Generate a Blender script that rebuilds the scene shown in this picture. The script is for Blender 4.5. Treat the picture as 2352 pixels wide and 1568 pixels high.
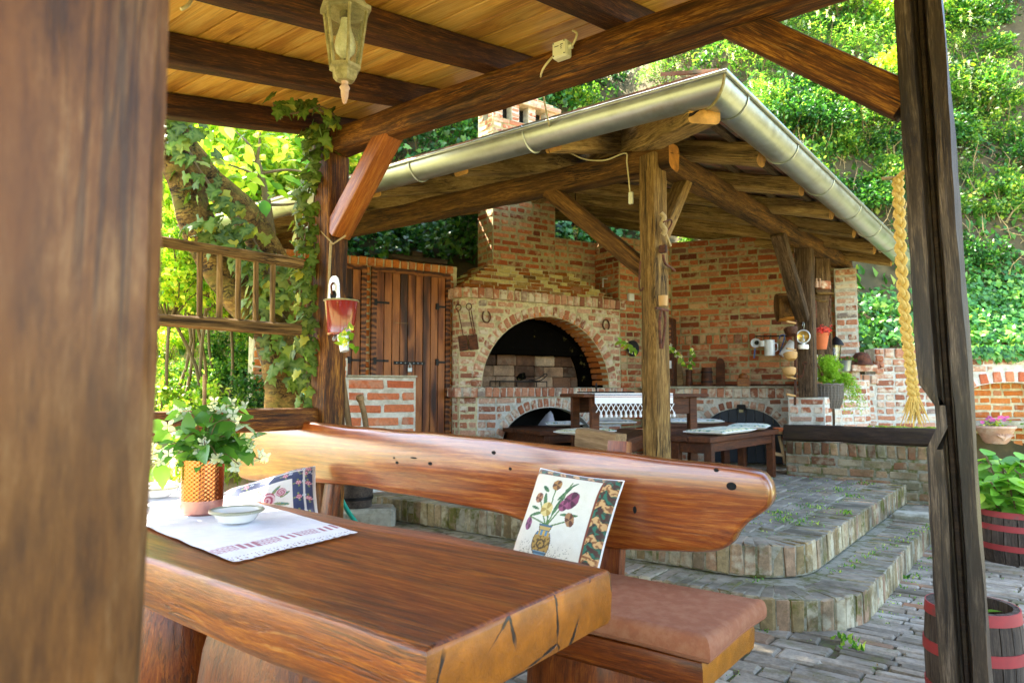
import bpy, bmesh, math, random
import numpy as np
from mathutils import Vector, Matrix, noise
from mathutils.geometry import tessellate_polygon

rnd = random.Random(7)
sc = bpy.context.scene
for o in list(bpy.data.objects):
    bpy.data.objects.remove(o)

# ------------------------------------------------------------------ camera
YAW = math.radians(37.6)
FPX, CX, CY, HZ = 1610.0, 1176.0, 784.0, 900.0      # photograph measured at 2352 x 1568
PITCH = math.atan((HZ - CY) / FPX)
EYE = Vector((0, 0, 1.2))
cam_d = bpy.data.cameras.new('camera')
cam = bpy.data.objects.new('camera', cam_d)
sc.collection.objects.link(cam)
cam.location = EYE
cam.rotation_euler = (math.pi / 2 + PITCH, 0, YAW)
cam_d.sensor_width = 36
cam_d.lens = FPX / 2352 * 36
cam_d.clip_start = 0.02
cam_d.clip_end = 500
cam_d.dof.use_dof = True
cam_d.dof.focus_distance = 3.2
cam_d.dof.aperture_fstop = 5.6
sc.camera = cam

# ------------------------------------------------------------------ sky and sun
SUN_AZ = YAW + math.radians(58)          # towards the garden on the left
SUN_EL = math.radians(52)
sdir = Vector((-math.sin(SUN_AZ) * math.cos(SUN_EL), math.cos(SUN_AZ) * math.cos(SUN_EL), math.sin(SUN_EL)))
w = bpy.data.worlds.new('World')
sc.world = w
w.use_nodes = True
wn = w.node_tree.nodes
wl = w.node_tree.links
for n_ in list(wn):
    wn.remove(n_)
sky = wn.new('ShaderNodeTexSky')
sky.sky_type = 'NISHITA'
sky.sun_disc = False
sky.sun_elevation = SUN_EL
sky.sun_rotation = math.atan2(sdir.x, sdir.y)
sky.air_density = 1.0
sky.dust_density = 2.0
sky.ozone_density = 0.6
bg = wn.new('ShaderNodeBackground')
bg.inputs['Strength'].default_value = 0.15
wo = wn.new('ShaderNodeOutputWorld')
wl.new(sky.outputs[0], bg.inputs[0])
wl.new(bg.outputs[0], wo.inputs[0])
sun_d = bpy.data.lights.new('sun', 'SUN')
sun_d.energy = 5.0
sun_d.angle = math.radians(0.6)
sun_d.color = (1.0, 0.93, 0.80)
sun = bpy.data.objects.new('sun', sun_d)
sc.collection.objects.link(sun)
sun.rotation_euler = sdir.to_track_quat('Z', 'Y').to_euler()
vs = sc.view_settings
vs.view_transform = 'Standard'
vs.look = 'None'
vs.gamma = 1.0
vs.use_curve_mapping = False
vs.exposure = 3.2
sc.render.engine = 'CYCLES'
sc.cycles.max_bounces = 6
sc.cycles.diffuse_bounces = 3
sc.cycles.transparent_max_bounces = 6

# ------------------------------------------------------------------ measuring helpers
_R = Vector((math.cos(YAW), math.sin(YAW), 0))
_F = Vector((-math.sin(YAW) * math.cos(PITCH), math.cos(YAW) * math.cos(PITCH), math.sin(PITCH)))
_U = _R.cross(_F)
_Fh = Vector((-math.sin(YAW), math.cos(YAW), 0))
def ray(x, y): return _F + _R * ((x - CX) / FPX) + _U * ((CY - y) / FPX)
def pd(x, y, d): return EYE + ray(x, y) * d
def pz(x, y, z):
    r = ray(x, y); return EYE + r * ((z - EYE.z) / r.z)
def py(x, y, Y):
    r = ray(x, y); return EYE + r * ((Y - EYE.y) / r.y)
def pX(x, y, X):
    r = ray(x, y); return EYE + r * ((X - EYE.x) / r.x)
def pp(x, y, P, N):
    r = ray(x, y); return EYE + r * ((P - EYE).dot(N) / r.dot(N))
def c2w(xc, d, z=0.0):
    v = _R * xc + _Fh * d; return Vector((v.x, v.y, z))
def dep(p): return max(0.2, (Vector(p) - EYE).dot(_F))

# ------------------------------------------------------------------ object helpers
COL = sc.collection.objects
WM = {}
def thing(name, label, cat, loc=(0, 0, 0), group=None, M=None):
    o = bpy.data.objects.new(name, None)
    COL.link(o)
    o.empty_display_size = 0.05
    m = M.copy() if M else Matrix.Translation(Vector(loc))
    o.matrix_world = m
    WM[o.name] = m
    tag(o, label, cat, group)
    return o
def tag(o, label, cat=None, group=None, kind=None):
    if label: o['label'] = label
    if cat: o['category'] = cat
    if group: o['group'] = group
    if kind: o['kind'] = kind
    return o
def put(name, me, mat=None, parent=None, M=None):
    o = bpy.data.objects.new(name, me)
    COL.link(o)
    M = M.copy() if M else Matrix.Identity(4)
    if mat is not None and len(me.materials) == 0:
        me.materials.append(mat)
    if parent is not None:
        o.parent = parent
        o.matrix_parent_inverse = WM[parent.name].inverted()
    o.matrix_basis = M
    WM[o.name] = M
    return o
def structure(o): o['kind'] = 'structure'; return o

def frame(p, x, up=Vector((0, 0, 1))):
    """matrix with local X along x, local Z near up"""
    x = Vector(x).normalized()
    z = Vector(up) - x * Vector(up).dot(x)
    if z.length < 1e-4: z = Vector((0, 1, 0)) - x * x.y
    z.normalize()
    y = z.cross(x)
    return Matrix(((x.x, y.x, z.x, p[0]), (x.y, y.y, z.y, p[1]), (x.z, y.z, z.z, p[2]), (0, 0, 0, 1)))
def TR(x, y, z): return Matrix.Translation(Vector((x, y, z)))
def RZ(a): return Matrix.Rotation(a, 4, 'Z')
def RX(a): return Matrix.Rotation(a, 4, 'X')
def RY(a): return Matrix.Rotation(a, 4, 'Y')
def SC(x, y, z): return Matrix.Diagonal((x, y, z, 1))

class MB:
    """collects simple shapes into one mesh"""
    def __init__(s): s.v = []; s.f = []; s.m = []; s.cur = 0
    def add(s, vs, fs, M=None):
        b = len(s.v)
        if M is not None: vs = [M @ Vector(q) for q in vs]
        s.v += [tuple(q) for q in vs]
        s.f += [tuple(b + i for i in f) for f in fs]
        s.m += [s.cur] * len(fs)
        return s
    def mat(s, i): s.cur = i; return s
    def box(s, sx, sy, sz, M=None, c=0.0):
        x, y, z = sx / 2, sy / 2, sz / 2
        if c <= 0:
            vs = [(a * x, b * y, d * z) for a in (-1, 1) for b in (-1, 1) for d in (-1, 1)]
            fs = [(0, 1, 3, 2), (4, 6, 7, 5), (0, 4, 5, 1), (2, 3, 7, 6), (0, 2, 6, 4), (1, 5, 7, 3)]
        else:
            vs, fs = bevbox(sx, sy, sz, c)
        return s.add(vs, fs, M)
    def tube(s, pts, rad, seg=8, cap=True, M=None, flat=1.0):
        pts = [Vector(q) for q in pts]
        n = len(pts)
        if not hasattr(rad, '__len__'): rad = [rad] * n
        vs = []; fs = []
        prev = None
        for i, q in enumerate(pts):
            t = (pts[min(i + 1, n - 1)] - pts[max(i - 1, 0)])
            t = t.normalized() if t.length > 1e-9 else Vector((0, 0, 1))
            if prev is None:
                a = Vector((0, 0, 1)) if abs(t.z) < .9 else Vector((1, 0, 0))
                nn = (a - t * a.dot(t)).normalized()
            else:
                nn = prev - t * prev.dot(t)
                nn = nn.normalized() if nn.length > 1e-6 else prev
            prev = nn
            bn = t.cross(nn)
            for k in range(seg):
                an = 2 * math.pi * k / seg
                vs.append(q + nn * math.cos(an) * rad[i] + bn * math.sin(an) * rad[i] * flat)
        for i in range(n - 1):
            for k in range(seg):
                k2 = (k + 1) % seg
                fs.append((i * seg + k, i * seg + k2, (i + 1) * seg + k2, (i + 1) * seg + k))
        if cap:
            fs.append(tuple(range(seg))[::-1]); fs.append(tuple((n - 1) * seg + k for k in range(seg)))
        return s.add(vs, fs, M)
    def lathe(s, prof, seg=24, M=None, cap=True):
        vs = []; fs = []
        n = len(prof)
        for (r, z) in prof:
            for k in range(seg):
                a = 2 * math.pi * k / seg
                vs.append((r * math.cos(a), r * math.sin(a), z))
        for i in range(n - 1):
            for k in range(seg):
                k2 = (k + 1) % seg
                fs.append((i * seg + k, i * seg + k2, (i + 1) * seg + k2, (i + 1) * seg + k))
        if cap and prof[0][0] > 1e-5: fs.append(tuple(range(seg))[::-1])
        if cap and prof[-1][0] > 1e-5: fs.append(tuple((n - 1) * seg + k for k in range(seg)))
        return s.add(vs, fs, M)
    def prism(s, poly, h, M=None):
        """polygon in local XY extruded from z=0 to z=h"""
        n = len(poly)
        a = sum(poly[i][0] * poly[(i + 1) % n][1] - poly[(i + 1) % n][0] * poly[i][1] for i in range(n))
        if a < 0: poly = poly[::-1]
        tr = tessellate_polygon([[Vector((q[0], q[1], 0)) for q in poly]])
        vs = [(q[0], q[1], 0) for q in poly] + [(q[0], q[1], h) for q in poly]
        fs = []
        for t in tr:
            A, B, C = (Vector(poly[i]) for i in t)
            if (B.x - A.x) * (C.y - A.y) - (B.y - A.y) * (C.x - A.x) < 0: t = t[::-1]
            fs.append(tuple(i + n for i in t)); fs.append(tuple(t)[::-1])
        for i in range(n):
            j = (i + 1) % n
            fs.append((i, j, j + n, i + n))
        return s.add(vs, fs, M)
    def mesh(s, name, smooth=False, mats=None, angle=40):
        me = bpy.data.meshes.new(name)
        me.from_pydata(s.v, [], s.f)
        if mats:
            for m in mats: me.materials.append(m)
            me.polygons.foreach_set('material_index', s.m)
        if smooth:
            me.polygons.foreach_set('use_smooth', [True] * len(me.polygons))
            try: me.set_sharp_from_angle(angle=math.radians(angle))
            except Exception: pass
        me.update()
        return me
    def build(s, name, mat, parent=None, M=None, smooth=False, angle=40):
        if isinstance(mat, (list, tuple)):
            return put(name, s.mesh(name, smooth, mat, angle), None, parent, M)
        return put(name, s.mesh(name, smooth, None, angle), mat, parent, M)

def bevbox(sx, sy, sz, c):
    X, Y, Z = sx / 2, sy / 2, sz / 2
    vs = []; idx = {}
    for a in (-1, 1):
        for b in (-1, 1):
            for d in (-1, 1):
                for ax, q in enumerate(((a * X, b * (Y - c), d * (Z - c)), (a * (X - c), b * Y, d * (Z - c)), (a * (X - c), b * (Y - c), d * Z))):
                    idx[(a, b, d, ax)] = len(vs); vs.append(q)
    fs = []
    def quad(l, nrm):
        P = [Vector(vs[i]) for i in l]
        nn = (P[1] - P[0]).cross(P[2] - P[0])
        fs.append(tuple(l) if nn.dot(nrm) > 0 else tuple(l)[::-1])
    for a in (-1, 1):
        quad([idx[(a, -1, -1, 0)], idx[(a, 1, -1, 0)], idx[(a, 1, 1, 0)], idx[(a, -1, 1, 0)]], Vector((a, 0, 0)))
        quad([idx[(-1, a, -1, 1)], idx[(1, a, -1, 1)], idx[(1, a, 1, 1)], idx[(-1, a, 1, 1)]], Vector((0, a, 0)))
        quad([idx[(-1, -1, a, 2)], idx[(1, -1, a, 2)], idx[(1, 1, a, 2)], idx[(-1, 1, a, 2)]], Vector((0, 0, a)))
    for a in (-1, 1):
        for b in (-1, 1):
            quad([idx[(a, b, -1, 0)], idx[(a, b, 1, 0)], idx[(a, b, 1, 1)], idx[(a, b, -1, 1)]], Vector((a, b, 0)))
            quad([idx[(a, -1, b, 0)], idx[(a, 1, b, 0)], idx[(a, 1, b, 2)], idx[(a, -1, b, 2)]], Vector((a, 0, b)))
            quad([idx[(-1, a, b, 1)], idx[(1, a, b, 1)], idx[(1, a, b, 2)], idx[(-1, a, b, 2)]], Vector((0, a, b)))
            for d in (-1, 1):
                quad([idx[(a, b, d, 0)], idx[(a, b, d, 1)], idx[(a, b, d, 2)]], Vector((a, b, d)))
    return vs, fs

def arc(p0, p1, sag, n=10, down=Vector((0, 0, -1))):
    p0 = Vector(p0); p1 = Vector(p1)
    return [p0.lerp(p1, i / n) + down * sag * 4 * (i / n) * (1 - i / n) for i in range(n + 1)]
def smooth_path(pts, n=6):
    pts = [Vector(q) for q in pts]
    out = []
    for i in range(len(pts) - 1):
        p0 = pts[max(i - 1, 0)]; p1 = pts[i]; p2 = pts[i + 1]; p3 = pts[min(i + 2, len(pts) - 1)]
        for k in range(n):
            t = k / n
            out.append(0.5 * ((2 * p1) + (p2 - p0) * t + (2 * p0 - 5 * p1 + 4 * p2 - p3) * t * t + (3 * p1 - p0 - 3 * p2 + p3) * t ** 3))
    out.append(pts[-1])
    return out
# ------------------------------------------------------------------ materials
def srgb(h):
    h = h.lstrip('#')
    out = []
    for i in (0, 2, 4):
        c = int(h[i:i + 2], 16) / 255
        out.append(c / 12.92 if c <= 0.04045 else ((c + 0.055) / 1.055) ** 2.4)
    return tuple(out) + (1,)
class NT:
    def __init__(s, name):
        s.m = bpy.data.materials.new(name); s.m.use_nodes = True
        s.t = s.m.node_tree; s.n = s.t.nodes; s.l = s.t.links
        s.b = s.n['Principled BSDF']; s.out = s.n['Material Output']
    def new(s, t, **k):
        n = s.n.new(t)
        for a, v in k.items():
            if hasattr(n, a): setattr(n, a, v)
        return n
    def link(s, a, b): s.l.new(a, b)
    def val(s, sock, v):
        if isinstance(v, bpy.types.NodeSocket): s.l.new(v, sock)
        else: sock.default_value = v
    def math(s, op, a, b=0.0, c=None, clamp=False):
        n = s.n.new('ShaderNodeMath'); n.operation = op; n.use_clamp = clamp
        s.val(n.inputs[0], a); s.val(n.inputs[1], b)
        if c is not None: s.val(n.inputs[2], c)
        return n.outputs[0]
    def mix(s, f, a, b, mode='MIX'):
        n = s.n.new('ShaderNodeMix'); n.data_type = 'RGBA'; n.blend_type = mode
        s.val(n.inputs[0], f); s.val(n.inputs[6], a); s.val(n.inputs[7], b)
        return n.outputs[2]
    def ramp(s, f, stops, interp='LINEAR'):
        n = s.n.new('ShaderNodeValToRGB'); n.color_ramp.interpolation = interp
        e = n.color_ramp.elements
        while len(e) < len(stops): e.new(0.5)
        for i, (p, c) in enumerate(stops):
            e[i].position = p; e[i].color = c if len(c) == 4 else tuple(c) + (1,)
        s.val(n.inputs[0], f)
        return n.outputs[0]
    def noise(s, vec, scale, detail=4, rough=.55, dist=0.0):
        n = s.n.new('ShaderNodeTexNoise')
        n.inputs['Scale'].default_value = scale; n.inputs['Detail'].default_value = detail
        n.inputs['Roughness'].default_value = rough; n.inputs['Distortion'].default_value = dist
        if vec is not None: s.l.new(vec, n.inputs['Vector'])
        return n.outputs[0]
    def vor(s, vec, scale, feature='F1', out=0, rnd_=1.0):
        n = s.n.new('ShaderNodeTexVoronoi'); n.feature = feature
        n.inputs['Scale'].default_value = scale; n.inputs['Randomness'].default_value = rnd_
        if vec is not None: s.l.new(vec, n.inputs['Vector'])
        return n.outputs[out]
    def mapping(s, vec, scale=(1, 1, 1), loc=(0, 0, 0)):
        n = s.n.new('ShaderNodeMapping')
        n.inputs['Scale'].default_value = scale; n.inputs['Location'].default_value = loc
        s.l.new(vec, n.inputs['Vector'])
        return n.outputs[0]
    def objvec(s, jitter=True):
        tc = s.n.new('ShaderNodeTexCoord')
        if not jitter: return tc.outputs['Object']
        oi = s.n.new('ShaderNodeObjectInfo')
        a = s.n.new('ShaderNodeVectorMath'); a.operation = 'ADD'
        m = s.math('MULTIPLY', oi.outputs['Random'], 37.0)
        s.l.new(tc.outputs['Object'], a.inputs[0])
        cb = s.n.new('ShaderNodeCombineXYZ')
        for i in range(3): s.l.new(m, cb.inputs[i])
        s.l.new(cb.outputs[0], a.inputs[1])
        return a.outputs[0]
    def geovec(s): return s.n.new('ShaderNodeNewGeometry').outputs['Position']
    def rand(s):
        """one random number for each object and each loose piece of it"""
        oi = s.n.new('ShaderNodeObjectInfo'); g = s.n.new('ShaderNodeNewGeometry')
        a = s.math('MULTIPLY', g.outputs['Random Per Island'], 1.0)
        return s.math('FRACT', s.math('ADD', a, s.math('MULTIPLY', oi.outputs['Random'], 7.31)))
    def bump(s, h, strength=.3, dist=.01):
        n = s.n.new('ShaderNodeBump'); n.inputs['Strength'].default_value = strength
        n.inputs['Distance'].default_value = dist
        s.l.new(h, n.inputs['Height']); s.l.new(n.outputs[0], s.b.inputs['Normal'])
        return n.outputs[0]
    def set(s, **k):
        for a, v in k.items():
            s.val(s.b.inputs[{'color': 'Base Color', 'rough': 'Roughness', 'metal': 'Metallic', 'coat': 'Coat Weight', 'coatr': 'Coat Roughness', 'coatior': 'Coat IOR', 'spec': 'Specular IOR Level', 'trans': 'Transmission Weight', 'ior': 'IOR', 'sheen': 'Sheen Weight', 'alpha': 'Alpha', 'sss': 'Subsurface Weight'}[a]], v)

def mk_wood(name, dark, mid, light, rough=.6, coat=0.0, coatr=.2, grain=60, stretch=.04, crack=.4, blotch=.5, bump=.45, rings=0.0, rdir='Z', rsc=5.5, wear=0.0, wearc='#b79b78', spec=.25, knots=.7, coatior=1.5, patina=None, endc=None):
    t = NT(name)
    v = t.objvec()
    warp = t.noise(t.mapping(v, (1.2, 6, 6)), 1.0, 2)
    a = t.n.new('ShaderNodeVectorMath'); a.operation = 'ADD'
    cb = t.n.new('ShaderNodeCombineXYZ')
    wv = t.math('MULTIPLY', warp, .05)
    kd = t.vor(t.mapping(v, (.9, 3.2, 3.2)), 1.1)
    kn = t.ramp(kd, [(.0, (1, 1, 1)), (.12, (.55, .55, .55)), (.30, (0, 0, 0))])
    if knots > 0: wv = t.math('ADD', wv, t.math('MULTIPLY', kn, .045 * knots))
    t.link(wv, cb.inputs[1]); t.link(wv, cb.inputs[2])
    t.link(v, a.inputs[0]); t.link(cb.outputs[0], a.inputs[1])
    vv = a.outputs[0]
    g1 = t.noise(t.mapping(vv, (stretch * 1.5, 1, 1)), grain * 3.6, 6, .75)
    g2 = t.noise(t.mapping(vv, (stretch * 1.8, 1, 1)), grain * .7, 6, .7, .8)
    bl = t.noise(t.mapping(vv, (.35, 1, 1)), 7, 4, .6)
    f = t.math('ADD', t.math('MULTIPLY', g1, .55), t.math('MULTIPLY', g2, .45))
    if rings > 0:
        wv_ = t.n.new('ShaderNodeTexWave'); wv_.wave_type = 'BANDS'; wv_.bands_direction = rdir
        wv_.inputs['Scale'].default_value = rsc; wv_.inputs['Distortion'].default_value = 5.0
        wv_.inputs['Detail'].default_value = 2; wv_.inputs['Detail Scale'].default_value = 1.2
        t.link(t.mapping(vv, (.12, 1 if rdir == 'Y' else .7, 1 if rdir == 'Z' else .7)), wv_.inputs['Vector'])
        f = t.math('ADD', t.math('MULTIPLY', f, 1 - rings), t.math('MULTIPLY', wv_.outputs['Fac'], rings))
    col = t.ramp(f, [(.33, srgb(dark)), (.5, srgb(mid)), (.66, srgb(light))])
    b2 = t.ramp(bl, [(.3, (1 - blotch,) * 3), (.75, (1.12,) * 3)])
    col = t.mix(1.0, col, b2, 'MULTIPLY')
    oi = t.n.new('ShaderNodeObjectInfo')
    col = t.mix(1.0, col, t.ramp(oi.outputs['Random'], [(0, (.82, .82, .82)), (1, (1.14, 1.12, 1.1))]), 'MULTIPLY')
    h = f
    if knots > 0: col = t.mix(t.math('MULTIPLY', t.ramp(kd, [(.0, (1, 1, 1)), (.035, (.8, .8, .8)), (.075, (0, 0, 0))]), knots), col, tuple(c * .45 for c in srgb(dark)[:3]) + (1,))
    if wear > 0:
        wn_ = t.noise(t.mapping(vv, (.10, 1, 1)), 52, 6, .72)
        wg = t.noise(v, 5, 3)
        col = t.mix(t.math('MULTIPLY', t.math('MULTIPLY', t.ramp(wn_, [(.56, (0, 0, 0)), (.66, (1, 1, 1))]), t.ramp(wg, [(.42, (0, 0, 0)), (.6, (1, 1, 1))])), wear), col, srgb(wearc))
    if patina:
        pn = t.noise(t.mapping(vv, (.25, 1, 1)), 9, 5, .65)
        col = t.mix(t.ramp(pn, [(.48, (0, 0, 0)), (.66, (.8, .8, .8))]), col, srgb(patina))
    if crack > 0:
        c1 = t.noise(t.mapping(vv, (.018, 1, 1)), 42, 4, .6)
        cr = t.ramp(t.math('ABSOLUTE', t.math('SUBTRACT', c1, .5)), [(.0, (1, 1, 1)), (.016, (1, 1, 1)), (.030, (0, 0, 0))])
        gate = t.ramp(t.noise(t.mapping(vv, (.5, 2, 2)), 4, 2), [(.46, (0, 0, 0)), (.54, (1, 1, 1))])
        cm = t.math('MULTIPLY', t.math('MULTIPLY', cr, gate), crack)
        st = t.noise(t.mapping(vv, (.06, 1, 1)), 16, 4, .6)
        col = t.mix(t.math('MULTIPLY', t.ramp(st, [(.52, (0, 0, 0)), (.68, (1, 1, 1))]), min(.75, crack)), col, tuple(c * .35 for c in srgb(dark)[:3]) + (1,))
        col = t.mix(cm, col, (.012, .007, .004, 1))
        h = t.math('SUBTRACT', f, t.math('MULTIPLY', cm, 1.5))
    if endc:
        g = t.n.new('ShaderNodeTexCoord')
        sx = t.n.new('ShaderNodeSeparateXYZ'); t.link(g.outputs['Normal'], sx.inputs[0])
        m = t.math('GREATER_THAN', t.math('ABSOLUTE', sx.outputs[0]), .75)
        vo = t.vor(t.mapping(v, (1, 1.2, 1.0)), 4.0, 'DISTANCE_TO_EDGE')
        spl = t.ramp(t.math('ADD', vo, t.math('MULTIPLY', t.math('SUBTRACT', t.noise(v, 14, 4), .5), .12)), [(0, (1, 1, 1)), (.006, (1, 1, 1)), (.016, (0, 0, 0))])
        n3 = t.noise(v, 11, 6, .65)
        ec = t.ramp(n3, [(.3, tuple(x * .55 for x in srgb(endc)[:3])), (.55, srgb(endc)), (.75, tuple(min(1, x * 1.5) for x in srgb(endc)[:3]))])
        spl = t.math('MULTIPLY', spl, t.ramp(t.noise(v, 5.0, 1), [(.50, (0, 0, 0)), (.56, (1, 1, 1))]))
        ec = t.mix(spl, ec, (.015, .008, .004, 1))
        col = t.mix(m, col, ec)
        h = t.math('SUBTRACT', h, t.math('MULTIPLY', t.math('MULTIPLY', m, spl), 2.0))
    t.set(color=col, rough=t.ramp(f, [(.2, (min(1, rough + .12),) * 3), (.8, (rough,) * 3)]), coat=coat, coatr=coatr, spec=spec, coatior=coatior)
    t.bump(h, bump, .006)
    return t.m

def mk_brick(name, stops, lime=.45, limec='#b9ad95', topc=None, grime=0.0, grimec='#3b3a26', moss=0.0, bump=.5):
    t = NT(name)
    v = t.objvec()
    r = t.rand()
    col = t.ramp(r, stops)
    n1 = t.noise(v, 45, 5, .7)
    n2 = t.noise(v, 13, 4, .6)
    col = t.mix(1.0, col, t.ramp(n1, [(.25, (.62, .62, .62)), (.7, (1.2, 1.17, 1.12))]), 'MULTIPLY')
    r2 = t.math('FRACT', t.math('MULTIPLY', r, 13.7))
    lm = t.ramp(t.math('ADD', n2, t.math('MULTIPLY', t.math('SUBTRACT', r2, .5), .28)), [(.50, (0, 0, 0)), (.66, (1, 1, 1))])
    col = t.mix(t.math('MULTIPLY', lm, lime), col, srgb(limec))
    if topc:
        gn = t.n.new('ShaderNodeNewGeometry'); sz = t.n.new('ShaderNodeSeparateXYZ'); t.link(gn.outputs['Normal'], sz.inputs[0])
        col = t.mix(t.math('MULTIPLY', t.ramp(sz.outputs[2], [(.5, (0, 0, 0)), (.9, (1, 1, 1))]), .75), col, t.mix(n2, srgb(topc), tuple(c * .7 for c in srgb(topc)[:3]) + (1,)))
    if grime > 0 or moss > 0:
        gp = t.geovec()
        g = t.noise(gp, 3.2, 5, .65)
        col = t.mix(t.math('MULTIPLY', t.ramp(g, [(.42, (0, 0, 0)), (.62, (1, 1, 1))]), grime), col, srgb(grimec))
        if moss > 0:
            g2 = t.noise(gp, 5.5, 5, .7)
            col = t.mix(t.math('MULTIPLY', t.ramp(g2, [(.55, (0, 0, 0)), (.66, (1, 1, 1))]), moss), col, srgb('#5a5a1e'))
    t.set(color=col, rough=.9, spec=.25)
    t.bump(t.math('ADD', n1, n2), bump, .004)
    return t.m

def mk_plain(name, c, rough=.5, metal=0.0, var=.15, scale=20, coat=0.0, bump=0.0, c2=None, thr=(.45, .62), spec=.5, world=False):
    t = NT(name)
    v = t.geovec() if world else t.objvec()
    n = t.noise(v, scale, 5, .62)
    col = t.mix(1.0, srgb(c), t.ramp(n, [(.25, (1 - var,) * 3), (.75, (1 + var,) * 3)]), 'MULTIPLY')
    if c2:
        n2 = t.noise(v, scale * .37, 6, .7)
        col = t.mix(t.ramp(n2, [(thr[0], (0, 0, 0)), (thr[1], (1, 1, 1))]), col, srgb(c2))
    t.set(color=col, rough=t.ramp(n, [(.2, (max(0, rough - .08),) * 3), (.8, (min(1, rough + .1),) * 3)]), metal=metal, coat=coat, spec=spec)
    if bump > 0: t.bump(n, bump, .004)
    return t.m

def mk_leaf(name, stops, transl=.35, rough=.45, spec=.4, veins=None):
    t = NT(name)
    r = t.rand()
    col = t.ramp(r, [(p, srgb(c)) for p, c in stops])
    oi = t.n.new('ShaderNodeObjectInfo')
    col = t.mix(1.0, col, t.ramp(t.math('FRACT', t.math('MULTIPLY', oi.outputs['Random'], 5.3)), [(0, (.48, .56, .5)), (.5, (1, 1, .95)), (1, (1.4, 1.25, .9))]), 'MULTIPLY')
    t.set(color=col, rough=rough, spec=spec)
    if veins:
        v = t.objvec(False)
        vo = t.n.new('ShaderNodeTexCoord')
        at = t.n.new('ShaderNodeAttribute'); at.attribute_name = 'vein'
        col = t.mix(at.outputs['Fac'], col, srgb(veins))
        t.set(color=col)
    tr = t.n.new('ShaderNodeBsdfTranslucent')
    br = t.mix(1.0, col, (1.25, 1.35, .6, 1), 'MULTIPLY')
    t.link(br, tr.inputs['Color'])
    mx = t.n.new('ShaderNodeMixShader'); mx.inputs[0].default_value = transl
    t.link(t.b.outputs[0], mx.inputs[1]); t.link(tr.outputs[0], mx.inputs[2])
    t.link(mx.outputs[0], t.out.inputs[0])
    return t.m

def mk_attr(name, rough=.85, weave=900, sheen=.3, bump=.25):
    """printed or woven cloth: colour stored on the mesh"""
    t = NT(name)
    at = t.n.new('ShaderNodeAttribute'); at.attribute_name = 'print'
    v = t.objvec(False)
    n = t.noise(v, weave, 2)
    n2 = t.noise(v, 30, 3)
    col = t.mix(1.0, at.outputs['Color'], t.ramp(n, [(.3, (.86, .86, .86)), (.7, (1.05, 1.05, 1.05))]), 'MULTIPLY')
    col = t.mix(1.0, col, t.ramp(n2, [(.3, (.93, .92, .9)), (.7, (1.02, 1.02, 1.02))]), 'MULTIPLY')
    t.set(color=col, rough=rough, sheen=sheen)
    t.bump(n, bump, .001)
    return t.m

M_ = {}
M_['beam'] = mk_wood('dark_stained_timber', '#221003', '#683a0a', '#c2842a', .6, 0, .35, wear=.25, wearc='#c9a05a', crack=.8, blotch=.5)
M_['rafter'] = mk_wood('brown_stained_rafter', '#1a0b03', '#452508', '#845014', .65, 0, .4, crack=.6)
M_['brace'] = mk_wood('red_brown_varnished_timber', '#6a3206', '#a05712', '#cf8a34', .42, .4, .25, crack=.35, blotch=.3)
M_['pine'] = mk_wood('pine_ceiling_boards', '#a9661a', '#e0a53c', '#f3c964', .5, .2, .35, grain=42, stretch=.03, crack=.25, blotch=.22, rings=.12)
M_['oldpost'] = mk_wood('weathered_oak_post', '#3b2a12', '#7d5f31', '#b39258', .8, 0, .3, crack=.8, blotch=.35, bump=.6)
M_['oldbeam'] = mk_wood('weathered_oak_beam', '#2c1a08', '#67451b', '#9c7030', .8, 0, .3, crack=.8, blotch=.45, bump=.6, endc='#b0742f')
M_['raftlog'] = mk_wood('grey_brown_rafter_tail', '#5c4420', '#a3824a', '#cfb070', .8, 0, .3, crack=.7, blotch=.35, endc='#c9954e', bump=.6)
M_['greypost'] = mk_wood('dark_grey_oiled_post', '#160f08', '#453727', '#857460', .5, .2, .3, crack=.9, blotch=.5, patina='#1d130a', bump=.8)
M_['nearpost'] = mk_wood('grey_brown_oiled_post', '#3f1f05', '#7d4e1c', '#a87c4c', .5, .2, .3, crack=.5, blotch=.6, grain=18, stretch=.12, patina='#6b3d08', knots=1.0)
M_['door'] = mk_wood('dark_brown_door_boards', '#2c1103', '#6f380f', '#a3622a', .5, .15, .35, grain=36, stretch=.03, crack=.1, blotch=.25, rings=.3)
M_['table'] = mk_wood('varnished_oak_table', '#421500', '#8c4300', '#c2720a', .4, .35, .24, wear=.3, wearc='#cf9a50', grain=46, stretch=.03, crack=.6, blotch=.3, rings=.0, endc='#9c5a0c', bump=.5, knots=.4)
M_['bench'] = mk_wood('varnished_oak_bench', '#561f06', '#914612', '#bd7a30', .34, 1.0, .2, coatior=1.7, wear=.12, wearc='#e0c080', knots=1.0, grain=40, stretch=.035, crack=.2, blotch=.25, rings=.07, rdir='Y', rsc=13.0, endc='#9a5d1c', bump=.25)
M_['benchdark'] = mk_wood('varnished_dark_bench_wood', '#431a03', '#833c0a', '#ab5f18', .4, .3, .2, crack=.5, endc='#a3640f')
M_['darkfurn'] = mk_wood('dark_brown_furniture_wood', '#2c1405', '#572d10', '#81491f', .55, .05, .3, crack=.4)
M_['greybrown'] = mk_wood('weathered_grey_brown_oak', '#2b1e10', '#5f4830', '#937a5e', .85, 0, .3, crack=.9, blotch=.4, bump=.7)
M_['darkwet'] = mk_wood('blackened_timber', '#1a100a', '#36261a', '#57422d', .65, .05, .4, crack=.8, patina='#3d3018')
M_['ladder'] = mk_wood('rough_grey_brown_pole', '#4a3416', '#8a6a3a', '#b9965e', .85, 0, .4, grain=30, crack=.7, bump=.8)
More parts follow.
